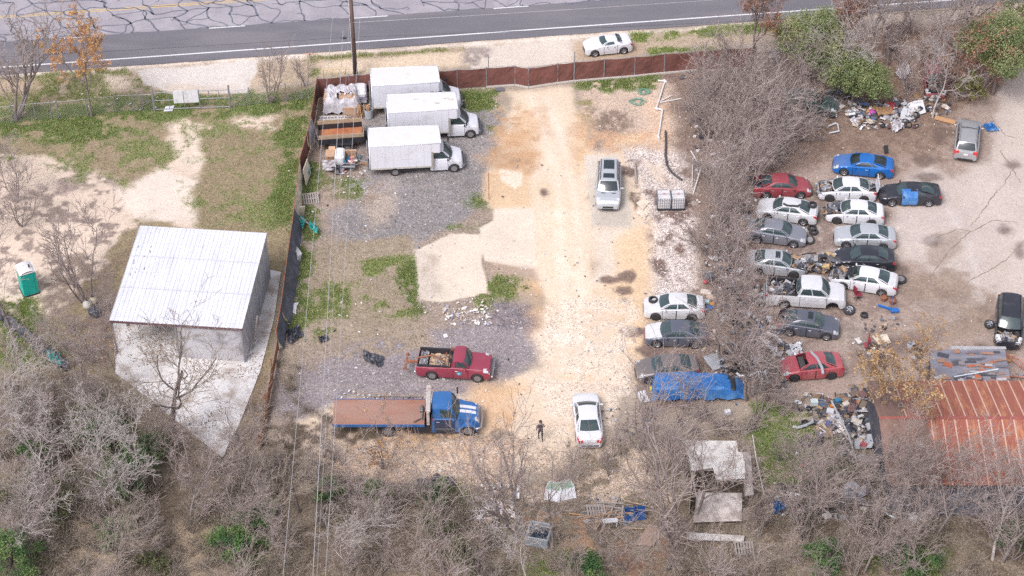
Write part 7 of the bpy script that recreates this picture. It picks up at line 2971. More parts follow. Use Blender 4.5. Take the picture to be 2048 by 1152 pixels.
ZS = {'junk left of the rusty building': ((1700, 850), 3.2, 2.6), 'rubbish under the evergreen': ((1780, 235), 3.6, 1.6), 'scrap in the brush left of the wrecks': ((1500, 620), 2.0, 4.6), 'scrap round the red sedan': ((1520, 740), 3.4, 1.6), 'rubbish between the two buildings': ((1690, 1000), 4.5, 1.6)}
for grp, z in ZS.items():
    for k in range(7):
        x, y = in_zone(z)
        r_ = q.uniform(.28, .36)
        tm, rm = wheel_meshes(round(r_, 2), 'bare')
        o = bpy.data.objects.new('scrap_tyre', tm)
        COL.objects.link(o)
        o.location = (x, y, .15)
        o.rotation_euler = (math.pi / 2 + q.uniform(-.5, .5), 0, q.uniform(0, 3))
        tag(o, 'worn black tyre lying among the ' + grp, 'tyre', 'tyres among the ' + grp)
    for k in range(4):
        x, y = in_zone(z)
        m = MB()
        c_ = q.choice((P_WHITE2, P_BLACK, P_SILV, P_GREY, P_WHITE, P_DGREY))
        m.tube([(-.75, -.25, 0), (-.6, .05, .05), (0, .16, .1), (.6, .05, .05), (.75, -.25, 0)], .1, 6)
        drop('scrap_bumper', 'car bumper cover lying among the ' + grp, 'bumper', m, c_, x, y, .18, (q.uniform(-.4, .4), 0, q.uniform(0, 6)), 'bumpers among the ' + grp)
    for k in range(3):
        x, y = in_zone(z)
        m = MB()
        m.grid([[(u * 1.1, v * .7 * (1 - .2 * abs(u)), .1 * math.sin(u * 2) + q.uniform(0, .05)) for v in (-1, -.4, .2, 1)] for u in (-.6, -.3, 0, .3, .6)])
        c_ = q.choice((P_WHITE2, P_DGREY, P_SILV, P_GREY, P_WHITE))
        drop('body_panel', 'bent car body panel lying among the ' + grp, 'car panel', m, c_, x, y, .2, (q.uniform(-.5, .5), q.uniform(-.4, .4), q.uniform(0, 6)), 'car panels among the ' + grp, .02)
    for k in range(4):
        x, y = in_zone(z)
        r_ = q.uniform(.18, .3)
        m = MB()
        P = []
        for f in np.linspace(.05, 3.0, 7):
            rw = [(r_ * math.sin(f) * math.cos(t) * q.uniform(.85, 1.15), r_ * math.sin(f) * math.sin(t) * q.uniform(.85, 1.15), r_ * .7 + r_ * .7 * math.cos(f)) for t in np.linspace(0, 2 * math.pi, 10)]
            rw[-1] = rw[0]
            P.append(rw)
        m.grid(P)
        drop('bin_bag', 'small dark rubbish bag lying among the ' + grp, 'bin bag', m, M_BAG, x, y, .02, (0, 0, q.random()), 'small bags among the ' + grp)
# ------------------------------------------------------------------ VEGETATION
def prisms(P0, P1, R0, R1, k=3):
    P0, P1, R0, R1 = (np.asarray(a, float) for a in (P0, P1, R0, R1))
    d = P1 - P0
    d /= np.maximum(np.linalg.norm(d, axis=1, keepdims=True), 1e-6)
    ref = np.where(np.abs(d[:, 2:3]) > .9, np.array([[1., 0, 0]]), np.array([[0, 0, 1.]]))
    a = np.cross(d, ref)
    a /= np.linalg.norm(a, axis=1, keepdims=True)
    b = np.cross(d, a)
    n_ = len(P0)
    V_ = np.zeros((n_, 2 * k, 3))
    for i in range(k):
        t = 2 * math.pi * i / k
        o_ = a * math.cos(t) + b * math.sin(t)
        V_[:, i] = P0 + o_ * R0[:, None]
        V_[:, k + i] = P1 + o_ * R1[:, None]
    F_ = np.zeros((n_, k, 4), int)
    bs = np.arange(n_) * 2 * k
    for i in range(k):
        j = (i + 1) % k
        F_[:, i] = np.stack([bs + i, bs + j, bs + k + j, bs + k + i], 1)
    return V_.reshape(-1, 3), F_.reshape(-1, 4)


def grow(seed, H=8, trunk=.35, r0=.15, nch=(6, 6, 5, 4), ang=(.5, .95), lens=(.62, .55, .5, .45), wig=.22, up=.12, stems=1, lean=0.0, maxlev=4, rmin=.011, droop=0.0):
    q = random.Random(seed)
    segs = {0: [], 1: []}
    tips = []

    def rec(p, d, L_, r, lev):
        n_ = (6, 6, 4, 3, 2)[min(lev, 4)]
        st_ = L_ / n_
        pts = [p]
        rr_ = [r]
        for i in range(n_):
            w = wig * (1 + .3 * lev)
            d = (d + Vector((q.gauss(0, w), q.gauss(0, w), q.gauss(0, w * .6))) * .6 + Vector((0, 0, up * (1 if lev < 3 else .3) - droop * lev * .1))).normalized()
            p = p + d * st_
            pts.append(p)
            rr_.append(max(r * (1 - .62 * (i + 1) / n_), rmin))
        for i in range(n_):
            segs[0 if lev <= 1 else 1].append((pts[i], pts[i + 1], rr_[i], rr_[i + 1]))
        if lev >= maxlev:
            tips.append(pts[-1])
            return
        m_ = nch[min(lev, len(nch) - 1)]
        for c_ in range(m_):
            u = (trunk if lev == 0 else .22) + (1 - (trunk if lev == 0 else .22)) * (c_ + q.random() * .8) / m_
            u = min(u, .999)
            k = min(int(u * n_), n_ - 1)
            f = u * n_ - k
            bp_ = pts[k].lerp(pts[k + 1], f)
            br = rr_[k] * (.62 if lev else .6)
            dd = (pts[k + 1] - pts[k]).normalized()
            pr = dd.cross(Vector((q.gauss(0, 1), q.gauss(0, 1), q.gauss(0, 1)))).normalized()
            a = q.uniform(*ang)
            nd_ = (dd * math.cos(a) + pr * math.sin(a)).normalized()
            if nd_.z < -.2:
                nd_.z *= .3
                nd_.normalize()
            rec(bp_, nd_, L_ * lens[min(lev, len(lens) - 1)] * q.uniform(.7, 1.25), max(br, rmin), lev + 1)
        tips.append(pts[-1])

    for s in range(stems):
        a = q.uniform(0, 6.28)
        l_ = lean if stems == 1 else q.uniform(.15, .6)
        d0 = Vector((math.cos(a) * l_, math.sin(a) * l_, 1)).normalized()
        rec(Vector((math.cos(a) * .1 * (stems > 1), math.sin(a) * .1 * (stems > 1), -.1)), d0, H * (.85 if stems == 1 else q.uniform(.6, .95)), r0 * (1 if stems == 1 else .5), 0 if stems == 1 else 1)
    return segs, tips


def leaves(centers, n_, rad, size, seed, flat=0.0):
    """n_ small leaf faces around each centre -> verts, faces, index of centre"""
    rs = np.random.default_rng(seed)
    C = np.repeat(np.asarray([tuple(c) for c in centers]), n_, axis=0)
    N = len(C)
    off = rs.normal(size=(N, 3))
    off /= np.linalg.norm(off, axis=1, keepdims=True)
    off *= (rs.random((N, 1)) ** .5) * rad
    off[:, 2] *= (1 - flat)
    C = C + off
    nrm = rs.normal(size=(N, 3))
    nrm[:, 2] = np.abs(nrm[:, 2]) + .3
    nrm /= np.linalg.norm(nrm, axis=1, keepdims=True)
    a = np.cross(nrm, rs.normal(size=(N, 3)))
    a /= np.linalg.norm(a, axis=1, keepdims=True)
    b = np.cross(nrm, a)
    s = size * rs.uniform(.6, 1.4, (N, 1))
    V_ = np.stack([C - a * s, C + b * s * .55, C + a * s, C - b * s * .55], 1).reshape(-1, 3)
    F_ = (np.arange(N)[:, None] * 4 + np.arange(4)[None, :])
    return V_, F_


def tint_cols(pal, n_, seed, blocks=1, var=.12):
    rs = np.random.default_rng(seed)
    P = np.array(pal)
    idx = np.repeat(rs.integers(0, len(P), n_ // blocks + 1), blocks)[:n_]
    c = P[idx].copy()
    c[:, :3] *= rs.uniform(1 - var, 1 + var, (n_, 1))
    return c


M_BARK = {
    'grey': pmat('bark_grey', S(158, 146, 142), .9, var=.2, scale=4, c2=S(128, 116, 110), thr=.55),
    'pale': pmat('bark_pale', S(188, 178, 174), .9, var=.15, scale=4, c2=S(160, 150, 144), thr=.6),
    'brown': pmat('bark_brown', S(126, 112, 106), .9, var=.2, scale=4),
    'mauve': pmat('bark_mauve', S(164, 146, 146), .9, var=.15, scale=4),
}
M_TWIG = {
    'grey': pmat('twig_grey', S(178, 162, 156), .9, var=.2, scale=1.5),
    'pale': pmat('twig_pale', S(200, 190, 186), .9, var=.15, scale=1.5),
    'brown': pmat('twig_brown', S(172, 158, 144), .9, var=.2, scale=1.5),
    'mauve': pmat('twig_mauve', S(190, 174, 168), .9, var=.18, scale=1.2),
}
M_LEAF = vmat('leaf_mix', .7, var=.12, scale=2, attr='tint', translucent=.25)
TYPES = {}


def tree_type(key, bark, **k):
    segs, tips = grow(**k)
    out = []
    for i in (0, 1):
        s = segs[i]
        if not s:
            out.append(None)
            continue
        V_, F_ = prisms([tuple(a[0]) for a in s], [tuple(a[1]) for a in s], [a[2] for a in s], [a[3] for a in s], 6 if i == 0 else 3)
        o_ = np_mesh('tmp', V_, F_, M_BARK[bark] if i == 0 else M_TWIG[bark], smooth=(i == 0))
        out.append(o_.data)
        bpy.data.objects.remove(o_)
    TYPES[key] = (out, tips, {})
    return TYPES[key]


for i in range(4):
    tree_type('g%d' % i, 'grey', seed=100 + i, H=8, r0=.14, lean=.12, nch=(6, 6, 5, 4))
for i in range(2):
    tree_type('w%d' % i, 'pale', seed=200 + i, H=8, r0=.115, lean=.3, wig=.32, nch=(6, 6, 5, 4))
for i in range(3):
    tree_type('b%d' % i, 'brown', seed=300 + i, H=8, r0=.2, lean=.15, nch=(7, 6, 5, 4))
for i in range(4):
    tree_type('m%d' % i, 'mauve', seed=400 + i, H=5.2, stems=5, r0=.09, nch=(0, 6, 4, 3), lens=(.6, .55, .55, .5), ang=(.35, .85), maxlev=4, wig=.22, rmin=.009)
for i in range(2):
    tree_type('s%d' % i, 'grey', seed=500 + i, H=5, stems=4, r0=.1, nch=(0, 6, 5, 4), lens=(.6, .45, .5, .45), ang=(.35, .8), maxlev=4, wig=.14)
for i in range(2):
    tree_type('t%d' % i, 'grey', seed=600 + i, H=8, stems=3, r0=.26, nch=(0, 7, 6, 5), lens=(.6, .5, .5, .45), ang=(.4, .9), wig=.24)


def plant(typ, px, py, H, label, rz=None, name='bare_tree', cat='tree', group=None, leaf=None, wide=1.0):
    (meshes, tips, cache) = TYPES[typ]
    c = G(px, py)
    base = {'m': 5.2, 's': 5}.get(typ[0], 8)
    T = empty(name, (c.x, c.y, gz(c.x, c.y) - .02), R.uniform(0, 6.28) if rz is None else rz, label, cat, group)
    s = H / base / (1.0 if typ[0] in 'ms' else .98)
    T.scale = (s * wide, s * wide, s)
    for nm, me in zip(('trunk', 'crown'), meshes):
        if me:
            o_ = bpy.data.objects.new(nm, me)
            COL.objects.link(o_)
            o_.parent = T
    if leaf:
        if leaf not in cache:
            pal, share, n_, rad, size = LEAVES[leaf]
            q = random.Random(5)
            ctr = [t for t in tips if q.random() < share]
            V_, F_ = leaves(ctr, n_, rad, size, 5)
            o_ = np_mesh('tmp', V_, F_, M_LEAF, cols=tint_cols(pal, len(F_), 6, n_), attr='tint')
            cache[leaf] = o_.data
            bpy.data.objects.remove(o_)
        o_ = bpy.data.objects.new('leaves', cache[leaf])
        COL.objects.link(o_)
        o_.parent = T
    return T


LEAVES = {
    'orange': ([S(222, 166, 106), S(232, 180, 122), S(200, 144, 92), S(212, 174, 130)], .42, 15, .26, .09),
    'sparse': ([S(214, 160, 104), S(226, 176, 120)], .08, 10, .2, .07),
    'yellow': ([S(204, 168, 122), S(188, 150, 108), S(214, 182, 138)], .4, 13, .28, .085),
    'rust': ([S(168, 118, 98), S(150, 104, 88), S(190, 144, 120)], .75, 14, .35, .075),
    'olive': ([S(122, 130, 92), S(140, 146, 104)], .3, 8, .3, .07),
}

# ---- single trees one can tell apart
plant('t0', 30, 240, 9.5, 'bare grey tree at the far left behind the chain link fence', rz=1.0)
plant('g1', 184, 232, 7.0, 'tree with orange dead leaves by the chain link fence', leaf='orange', name='orange_leaved_tree', wide=.8)
plant('s0', 541, 205, 5.6, 'clump of thin bare saplings by the chain link fence', name='bare_sapling', wide=.8)
plant('s1', 612, 172, 3.0, 'small bare bush near the screened fence corner', name='bare_bush', cat='bush')
plant('m0', 285, 218, 1.8, 'low bare bush at the left post of the field gate', name='bare_bush', cat='bush')
plant('s1', 173, 605, 7.6, 'bare many-stemmed tree with wide crown left of the white-roofed shed', wide=1.05)
plant('g3', 34, 700, 10, 'tall bare tree beside the portable toilet', rz=2.0, wide=.75)
plant('b0', 352, 865, 7.2, 'dark bare tree with spreading limbs in front of the shed', rz=.4, wide=1.1)
plant('g3', 246, 800, 5.0, 'small tree with a few orange leaves at the front left of the shed', leaf='sparse', name='orange_leaved_tree', wide=.6)
plant('g1', 505, 940, 5.0, 'bare tree at the tip of the concrete pad', rz=2.2)
plant('s1', 768, 935, 4.4, 'sapling with sparse orange leaves in front of the blue flatbed', leaf='sparse', name='orange_leaved_tree')
plant('t0', 1040, 1070, 11, 'bare tree with two tall limbs below the walking person', rz=4.0, wide=.7)
plant('g2', 1105, 1100, 7.5, 'slim bare tree beside the scrap tub', wide=.7)
plant('t1', 1345, 1095, 10.0, 'big bare tree with broad crown left of the collapsed shed', rz=.9, wide=.95)
plant('g3', 1392, 1040, 6.5, 'bare tree growing against the collapsed shed', rz=3.3)
plant('g1', 1492, 800, 7.5, 'bare tree with broad branches behind the blue tarpaulin', rz=2.6, wide=1.1)
plant('g0', 1440, 720, 5.0, 'bare tree spreading over the dark sedan with white hood', rz=1.2, wide=1.2)
plant('g1', 1762, 900, 7.0, 'tree with tan-yellow leaves left of the rusty building', leaf='yellow', name='yellow_leaved_tree', wide=.95)
plant('b0', 1497, 150, 7.6, 'rust-brown leaved tree by the road at the end of the fence', leaf='rust', name='brown_leaved_tree', wide=.75, rz=2)
plant('w0', 1985, 1120, 7.0, 'pale-barked bare tree at the lower right', rz=.6, wide=1.1)
plant('g2', 1835, 1050, 6.6, 'bare tree in front of the rusty building', rz=5.0)
plant('w1', 1690, 190, 5.5, 'pale bare tree leaning over between the evergreens', rz=2.9)
plant('w1', 1865, 235, 6.0, 'pale twiggy tree over the red car at the top right', rz=.8)
plant('g3', 1775, 130, 8.5, 'bare tree left of the red car at the top right', rz=1)
plant('g0', 1860, 115, 9, 'bare tree near the road at the top right', rz=3)
plant('b2', 1930, 110, 8, 'dark-limbed bare tree left of the right-hand evergreen', rz=2)
plant('w0', 100, 930, 6.5, 'pale bare tree in the lower left thicket', rz=2.5)
plant('w1', 245, 995, 6.2, 'pale bare tree with arching limbs in the lower left thicket', rz=.2, wide=1.1)
plant('w0', 40, 1095, 6.0, 'pale bare tree at the lower left corner', rz=5.2)
plant('w1', 705, 1140, 4.6, 'pale bare tree right of the wires at the bottom', rz=4)
plant('w0', 1060, 1175, 4.0, 'pale low bare bush at the bottom edge in the middle', name='bare_bush', cat='bush')

# ---- thickets, one object per shrub or tree
q = random.Random(41)


def scatter(n_, poly, fn, mind=1.0, seed=0):
    qq = random.Random(seed)
    done = []
    W_ = [G(*p) for p in poly]
    x0, x1 = min(p.x for p in W_), max(p.x for p in W_)
    y0, y1 = min(p.y for p in W_), max(p.y for p in W_)
    tries = 0
    while len(done) < n_ and tries < n_ * 60:
        tries += 1
        x, y = qq.uniform(x0, x1), qq.uniform(y0, y1)
        ins = False
        for i in range(len(W_)):
            a, b = W_[i], W_[(i + 1) % len(W_)]
            if (a.y > y) != (b.y > y) and x < (b.x - a.x) * (y - a.y) / (b.y - a.y) + a.x:
                ins = not ins
        if not ins or any((x - u) ** 2 + (y - v) ** 2 < mind * mind for u, v in done):
            continue
        done.append((x, y))
        fn(x, y, qq)
    return done


def to_px(x, y, z=0):
    rel = (x, y - CY, z - CH)
    dep = rel[1] * ct - rel[2] * st
    return 1024 + F * x / dep, 576 + F * (-rel[1] * st - rel[2] * ct) / dep


def shrub_fn(types, h0, h1, label, group, name='bare_shrub', cat='shrub', leaf=None):
    def f(x, y, qq):
        px, py = to_px(x, y)
        plant(qq.choice(types), px, py, qq.uniform(h0, h1), label, rz=qq.uniform(0, 6.28), name=name, cat=cat, group=group, leaf=leaf if qq.random() < .2 else None, wide=qq.uniform(.9, 1.3))
    return f


M4 = ['m0', 'm1', 'm2', 'm3']
scatter(30, [(1375, 190), (1560, 165), (1640, 240), (1640, 310), (1530, 330), (1500, 400), (1440, 470), (1395, 380), (1385, 280)], shrub_fn(M4 + ['g3', 'g0'], 3.0, 5.8, 'mauve-grey bare shrub in the dense thicket between the two lots', 'mauve shrubs of the thicket between the lots'), 1.5, 1)
scatter(11, [(1415, 430), (1490, 440), (1490, 620), (1440, 640), (1420, 560)], shrub_fn(M4 + ['s0', 's1'], 2.5, 4.6, 'bare shrub in the narrow thicket left of the wrecks', 'bare shrubs left of the wrecks'), 1.3, 2)
scatter(8, [(1440, 640), (1550, 640), (1570, 760), (1640, 790), (1500, 850), (1330, 860), (1300, 825), (1480, 800)], shrub_fn(['s0', 's1', 'm1', 'm2'], 2.0, 4.4, 'grey bare shrub round the blue tarpaulin and the red sedan', 'grey shrubs round the blue tarpaulin'), 1.4, 3)
scatter(17, [(0, 800), (120, 820), (230, 800), (420, 930), (560, 960), (640, 1010), (640, 1150), (0, 1150)], shrub_fn(['g0', 'g2', 'w0', 'g1', 'g3', 'b1'], 3.6, 5.8, 'bare branching tree in the lower left thicket', 'bare trees of the lower left thicket', 'bare_tree', 'tree'), 2.4, 4)
scatter(34, [(0, 790), (150, 790), (230, 790), (430, 930), (560, 930), (700, 960), (930, 1010), (1000, 1150), (1000, 1200), (0, 1200)], shrub_fn(M4 + ['s0', 's1'], 2.0, 4.5, 'grey-brown bare shrub along the lower edge, left of the scrap tub', 'bare shrubs along the lower edge at the left'), 1.4, 5)
scatter(20, [(1120, 1080), (1360, 1100), (1500, 1110), (1560, 960), (1660, 1000), (2048, 1010), (2048, 1190), (1120, 1190)], shrub_fn(M4 + ['s0', 's1'], 2.0, 4.6, 'grey-brown bare shrub along the lower edge, right of the scrap tub', 'bare shrubs along the lower edge at the right'), 1.9, 6)
scatter(6, [(1600, 1030), (2048, 1010), (2048, 1170), (1560, 1170)], shrub_fn(['g0', 'g1', 'g2', 'g3'], 5.0, 8.0, 'bare grey tree in the lower right corner', 'bare trees of the lower right corner', 'bare_tree', 'tree'), 3, 7)
scatter(6, [(560, 870), (660, 860), (700, 960), (560, 980)], shrub_fn(['s0', 's1', 'm2'], 1.8, 3.8, 'bare shrub left of the blue flatbed under the wires', 'bare shrubs left of the blue flatbed'), 1.5, 8)
scatter(8, [(1100, 930), (1330, 880), (1360, 960), (1120, 990)], shrub_fn(['s0', 's1', 'm2'], 2.0, 3.8, 'thin bare shrub on the stony strip above the blue crates', 'thin shrubs above the blue crates'), 1.6, 9)
scatter(10, [(1640, 50), (1960, 40), (1960, 190), (1850, 215), (1700, 130)], shrub_fn(['s0', 'm1', 'm3', 'g2'], 3.0, 6.0, 'bare brown shrub among the trees at the top right', 'bare shrubs at the top right', leaf='rust'), 2.0, 10)
scatter(4, [(100, 620), (230, 640), (200, 740), (90, 720)], shrub_fn(['s0', 'm2'], 1.2, 2.6, 'low bare shrub between the toilet and the shed', 'low shrubs between the toilet and the shed'), 1.5, 11)
scatter(4, [(-20, 330), (90, 330), (70, 560), (-20, 520)], shrub_fn(['g0', 'g3', 's0'], 3.5, 7.0, 'bare grey tree at the left edge of the sandy ground', 'bare trees at the left edge', 'bare_tree', 'tree'), 2.2, 12)
scatter(8, [(1560, 920), (1760, 930), (1780, 1000), (1600, 1010)], shrub_fn(['s0', 's1', 'm0'], 1.6, 3.6, 'bare shrub between the collapsed shed and the rusty building', 'shrubs between the two buildings'), 1.7, 13)
scatter(4, [(1780, 1000), (2040, 1010), (2040, 1050), (1780, 1050)], shrub_fn(['s0', 'm0', 'w1'], 2.6, 5.0, 'bare shrub against the dark wall of the rusty building', 'shrubs against the dark wall'), 2, 14)


# ---- evergreens
def evergreen(px, py, H, Rr, label, seed, pal, n_cl=60, per=230, name='evergreen_tree', zc=.62, leaf=.07, cat='tree', flatz=.75, group=None):
    q = random.Random(seed)
    c = G(px, py)
    T = empty(name, (c.x, c.y, gz(c.x, c.y)), q.uniform(0, 6), label, cat, group)
    ctr = []
    seg = []
    top = Vector((0, 0, H * zc * .55))
    seg.append((Vector((0, 0, -.1)), top, .06 * H * .5, .04 * H * .5))
    for i in range(n_cl):
        th = q.uniform(0, 6.28)
        u = q.random() ** .45
        ph = q.uniform(-.35, 1.0)
        rr_ = Rr * (.72 + .28 * math.sin(3 * th + seed)) * u
        p = Vector((rr_ * math.cos(th) * math.sqrt(max(.05, 1 - max(ph, 0) ** 2 * .8)), rr_ * math.sin(th) * math.sqrt(max(.05, 1 - max(ph, 0) ** 2 * .8)), H * zc + ph * H * (1 - zc) * .9))
        ctr.append(p)
        if i % 2 == 0:
            mid = top.lerp(p, .5) + Vector((q.uniform(-.2, .2), q.uniform(-.2, .2), q.uniform(-.2, .1)))
            seg.append((top, mid, .03 * H * .4, .05))
            seg.append((mid, p, .05, .02))
    V_, F_ = prisms([tuple(a[0]) for a in seg], [tuple(a[1]) for a in seg], [a[2] for a in seg], [a[3] for a in seg], 6)
    np_mesh('trunk', V_, F_, M_BARK['brown'], parent=T)
    Vs, Fs, Cs = [], [], []
    off = 0
    for i, p in enumerate(ctr):
        V_, F_ = leaves([p], per, Rr * q.uniform(.16, .32), leaf, seed * 100 + i, 1 - flatz)
        Vs.append(V_)
        Fs.append(F_ + off)
        off += len(V_)
        k = np.array(q.choice(pal)).copy()
        cc_ = np.tile(k, (len(F_), 1))
        cc_[:, :3] *= NR.uniform(.75, 1.25, (len(F_), 1))
        Cs.append(cc_)
    np_mesh('crown', np.concatenate(Vs), np.concatenate(Fs), M_LEAF, cols=np.concatenate(Cs), parent=T)
    return T


OAK = [S(160, 170, 120), S(142, 156, 106), S(172, 178, 126), S(130, 144, 98), S(184, 184, 138)]
BR = [S(100, 134, 78), S(84, 118, 70), S(124, 148, 92), S(76, 110, 70)]
evergreen(1618, 172, 6.6, 3.5, 'large olive-green evergreen beside the road at the upper right', 1, OAK, 110, 300)
evergreen(1703, 212, 4.6, 3.1, 'round green evergreen above the rubbish heap', 2, OAK[:4], 95, 300)
evergreen(1985, 188, 7.0, 3.7, 'olive evergreen at the right beside the pale yard', 3, OAK, 115, 300)
evergreen(2046, 110, 6.5, 2.6, 'evergreen cut by the right edge near the road', 4, OAK, 50)
evergreen(1560, 70, 3.4, 1.2, 'small evergreen bush by the road verge at the upper right', 5, OAK, 20, name='evergreen_bush', cat='bush') if 0 else None
evergreen(1935, 205, 2.6, 1.4, 'yellow-green bush above the silver sport utility car', 6, [S(150, 146, 92), S(136, 134, 90)], 22, 150, 'evergreen_bush', cat='bush')
for i, (x, y, h, r, lb) in enumerate(((225, 905, 3.0, 2.0, 'green bush among bare trees below the concrete pad edge'), (262, 985, 3.0, 2.2, 'dark green bush in the middle of the lower left thicket'), (30, 1150, 3.2, 2.6, 'green bush at the lower left corner'), (478, 1120, 2.6, 1.9, 'dark green bush left of the wires at the bottom edge'),
                                      (875, 998, 1.1, 1.3, 'low green bush in front of the black bin bags'), (120, 1040, 2.0, 1.5, 'small green bush between pale trees at the lower left'), (70, 950, 2.6, 1.6, 'olive bush in the lower left thicket under a pale tree'), (660, 1000, 1.8, 1.2, 'small green bush between the overhead wires'),
                                      (1825, 1150, 1.8, 1.8, 'green bush at the bottom edge below the rusty building'), (2040, 1120, 3.0, 1.6, 'dark green bush at the lower right corner'), (180, 880, 2.6, 2.2, 'dark green bush left of the concrete pad point'), (300, 930, 2.4, 1.8, 'green bush right of the dark bush below the pad edge'), (20, 1040, 2.6, 2.4, 'dark green bush at the left edge near the bottom'), (520, 1060, 2.2, 1.7, 'green bush under bare trees left of the wires'), (230, 1085, 1.8, 1.6, 'green bush beside the pale stones at the bottom left'), (760, 1010, 1.6, 1.5, 'olive bush between the wires and the bin bags'), (1180, 1150, 1.8, 1.6, 'olive bush at the bottom edge in the middle'), (1640, 1140, 2.0, 1.8, 'olive green bush at the bottom edge right of the pallet'), (860, 1080, 2.2, 1.6, 'brownish green bush below the pale stick pile'), (310, 1140, 1.6, 1.3, 'yellow-green bush at the bottom edge on the left'), (930, 1130, 2.0, 1.6, 'olive bush at the bottom edge near the scrap tub'))):
    evergreen(x, y, h, r, lb, 20 + i, BR if i not in (5, 10, 12, 18, 19, 20) else [S(126, 126, 92), S(112, 116, 84)], int(14 * r), 130, 'evergreen_bush', .5, .065, 'bush')

plant('g0', 1812, 1000, 4.6, 'bare tree veiling the left end of the rusty roof', rz=1.5)
plant('g3', 1775, 985, 4.2, 'slim bare tree at the front left corner of the rusty building', rz=3.5, wide=.8)
plant('g2', 1868, 1015, 5.0, 'bare tree right of the one veiling the left roof end', rz=.5)
plant('m1', 415, 930, 2.6, 'bare shrub covering the left edge of the concrete pad point', name='bare_shrub', cat='shrub')
plant('s0', 300, 842, 2.6, 'bare shrub at the front left corner of the concrete pad', name='bare_shrub', cat='shrub')
plant('m2', 470, 900, 2.4, 'bare shrub at the right of the concrete pad point', name='bare_shrub', cat='shrub')
plant('w0', 1668, 178, 6.5, 'pale bare tree between the two upper evergreens', rz=4.4)
plant('g2', 1728, 120, 8.0, 'bare grey tree behind the round evergreen', rz=2.4)
plant('g0', 1905, 165, 7.5, 'bare grey tree left of the olive evergreen at the right', rz=1.1)
# ---- fallen limb, dead branches on the ground
m = MB()
q = random.Random(66)
for (a, b) in (((1560, 990), (1750, 1010)), ((1600, 985), (1660, 1030))):
    P = [G(a[0] + (b[0] - a[0]) * u, a[1] + (b[1] - a[1]) * u + q.uniform(-4, 4), .3 + .3 * math.sin(u * 3)) for u in np.linspace(0, 1, 8)]
    m.tube(P, .05, 5)
tag(m.build('fallen_branch', M_TWIG['pale']), 'pale fallen branches lying between the collapsed shed and the rusty building', 'branch')

# ------------------------------------------------------------------ STUFF: brush, grass, stones, leaf litter, rubbish
def mask_at(px, py):
    pass


def in_poly(W_, x, y):
    ins = False
    for i in range(len(W_)):
        a, b = W_[i], W_[(i + 1) % len(W_)]
        if (a[1] > y) != (b[1] > y) and x < (b[0] - a[0]) * (y - a[1]) / (b[1] - a[1]) + a[0]:
            ins = not ins
    return ins


def brush(name, polys, dens, h, seed, mat, keep=None):
    rs = np.random.default_rng(seed)
    P0, P1, R0, R1 = [], [], [], []
    for poly, dn in zip(polys, dens):
        W_ = [tuple(G(*p))[:2] for p in poly]
        xs_ = [p[0] for p in W_]
        ys_ = [p[1] for p in W_]
        N = int((max(xs_) - min(xs_)) * (max(ys_) - min(ys_)) * dn)
        for _ in range(N):
            x, y = rs.uniform(min(xs_), max(xs_)), rs.uniform(min(ys_), max(ys_))
            if not in_poly(W_, x, y):
                continue
            if vnoise(np.array(x), np.array(y), 2.6, 77) < .42:
                continue
            hh = h * rs.uniform(.4, 1.3)
            ns = 26
            a = rs.uniform(0, 6.28, ns)
            sp = rs.uniform(.1, 1.0, ns)
            base_ = np.stack([x + rs.normal(0, .12, ns), y + rs.normal(0, .12, ns), np.zeros(ns)], 1)
            mid = base_ + np.stack([np.cos(a) * sp * hh * .5, np.sin(a) * sp * hh * .5, hh * rs.uniform(.3, .6, ns)], 1)
            a2 = a + rs.normal(0, .5, ns)
            end = mid + np.stack([np.cos(a2) * sp * hh * .5, np.sin(a2) * sp * hh * .5, hh * rs.uniform(.05, .5, ns)], 1)
            a3 = a + rs.normal(0, 1.2, ns)
            e2 = mid + np.stack([np.cos(a3) * hh * .35, np.sin(a3) * hh * .35, hh * rs.uniform(.0, .3, ns)], 1)
            P0 += [base_, mid, mid]
            P1 += [mid, end, e2]
            R0 += [np.full(ns, .014), np.full(ns, .011), np.full(ns, .009)]
            R1 += [np.full(ns, .011), np.full(ns, .006), np.full(ns, .006)]
    V_, F_ = prisms(np.concatenate(P0), np.concatenate(P1), np.concatenate(R0), np.concatenate(R1), 3)
    o_ = np_mesh(name, V_, F_, mat)
    tag(o_, kind='stuff')
    return o_


brush('dry_undergrowth', [[(0, 750), (130, 750), (230, 800), (430, 925), (560, 920), (720, 960), (960, 1010), (1030, 1150), (1030, 1190), (-10, 1190)],
                          [(1110, 1060), (1500, 1110), (1560, 970), (1700, 990), (2060, 1000), (2060, 1190), (1080, 1190)],
                          [(540, 700), (600, 740), (640, 860), (700, 920), (560, 930), (545, 800)]], [2.1, 1.7, .6], 1.1, 5, M_TWIG['brown'])
brush('thicket_undergrowth', [[(1360, 170), (1560, 150), (1660, 200), (1660, 300), (1560, 330), (1500, 380), (1490, 640), (1430, 640), (1405, 420), (1380, 300)],
                              [(1440, 640), (1560, 640), (1570, 760), (1640, 790), (1500, 880), (1310, 870), (1320, 830), (1490, 800)],
                              [(1500, 840), (1530, 1000), (1560, 1000), (1540, 840)],
                              [(1640, 60), (1960, 50), (1960, 200), (1700, 230), (1640, 200)],
                              [(100, 560), (225, 600), (225, 740), (120, 740)]], [1.5, .9, .6, .5, .35], .95, 6, M_TWIG['mauve'])


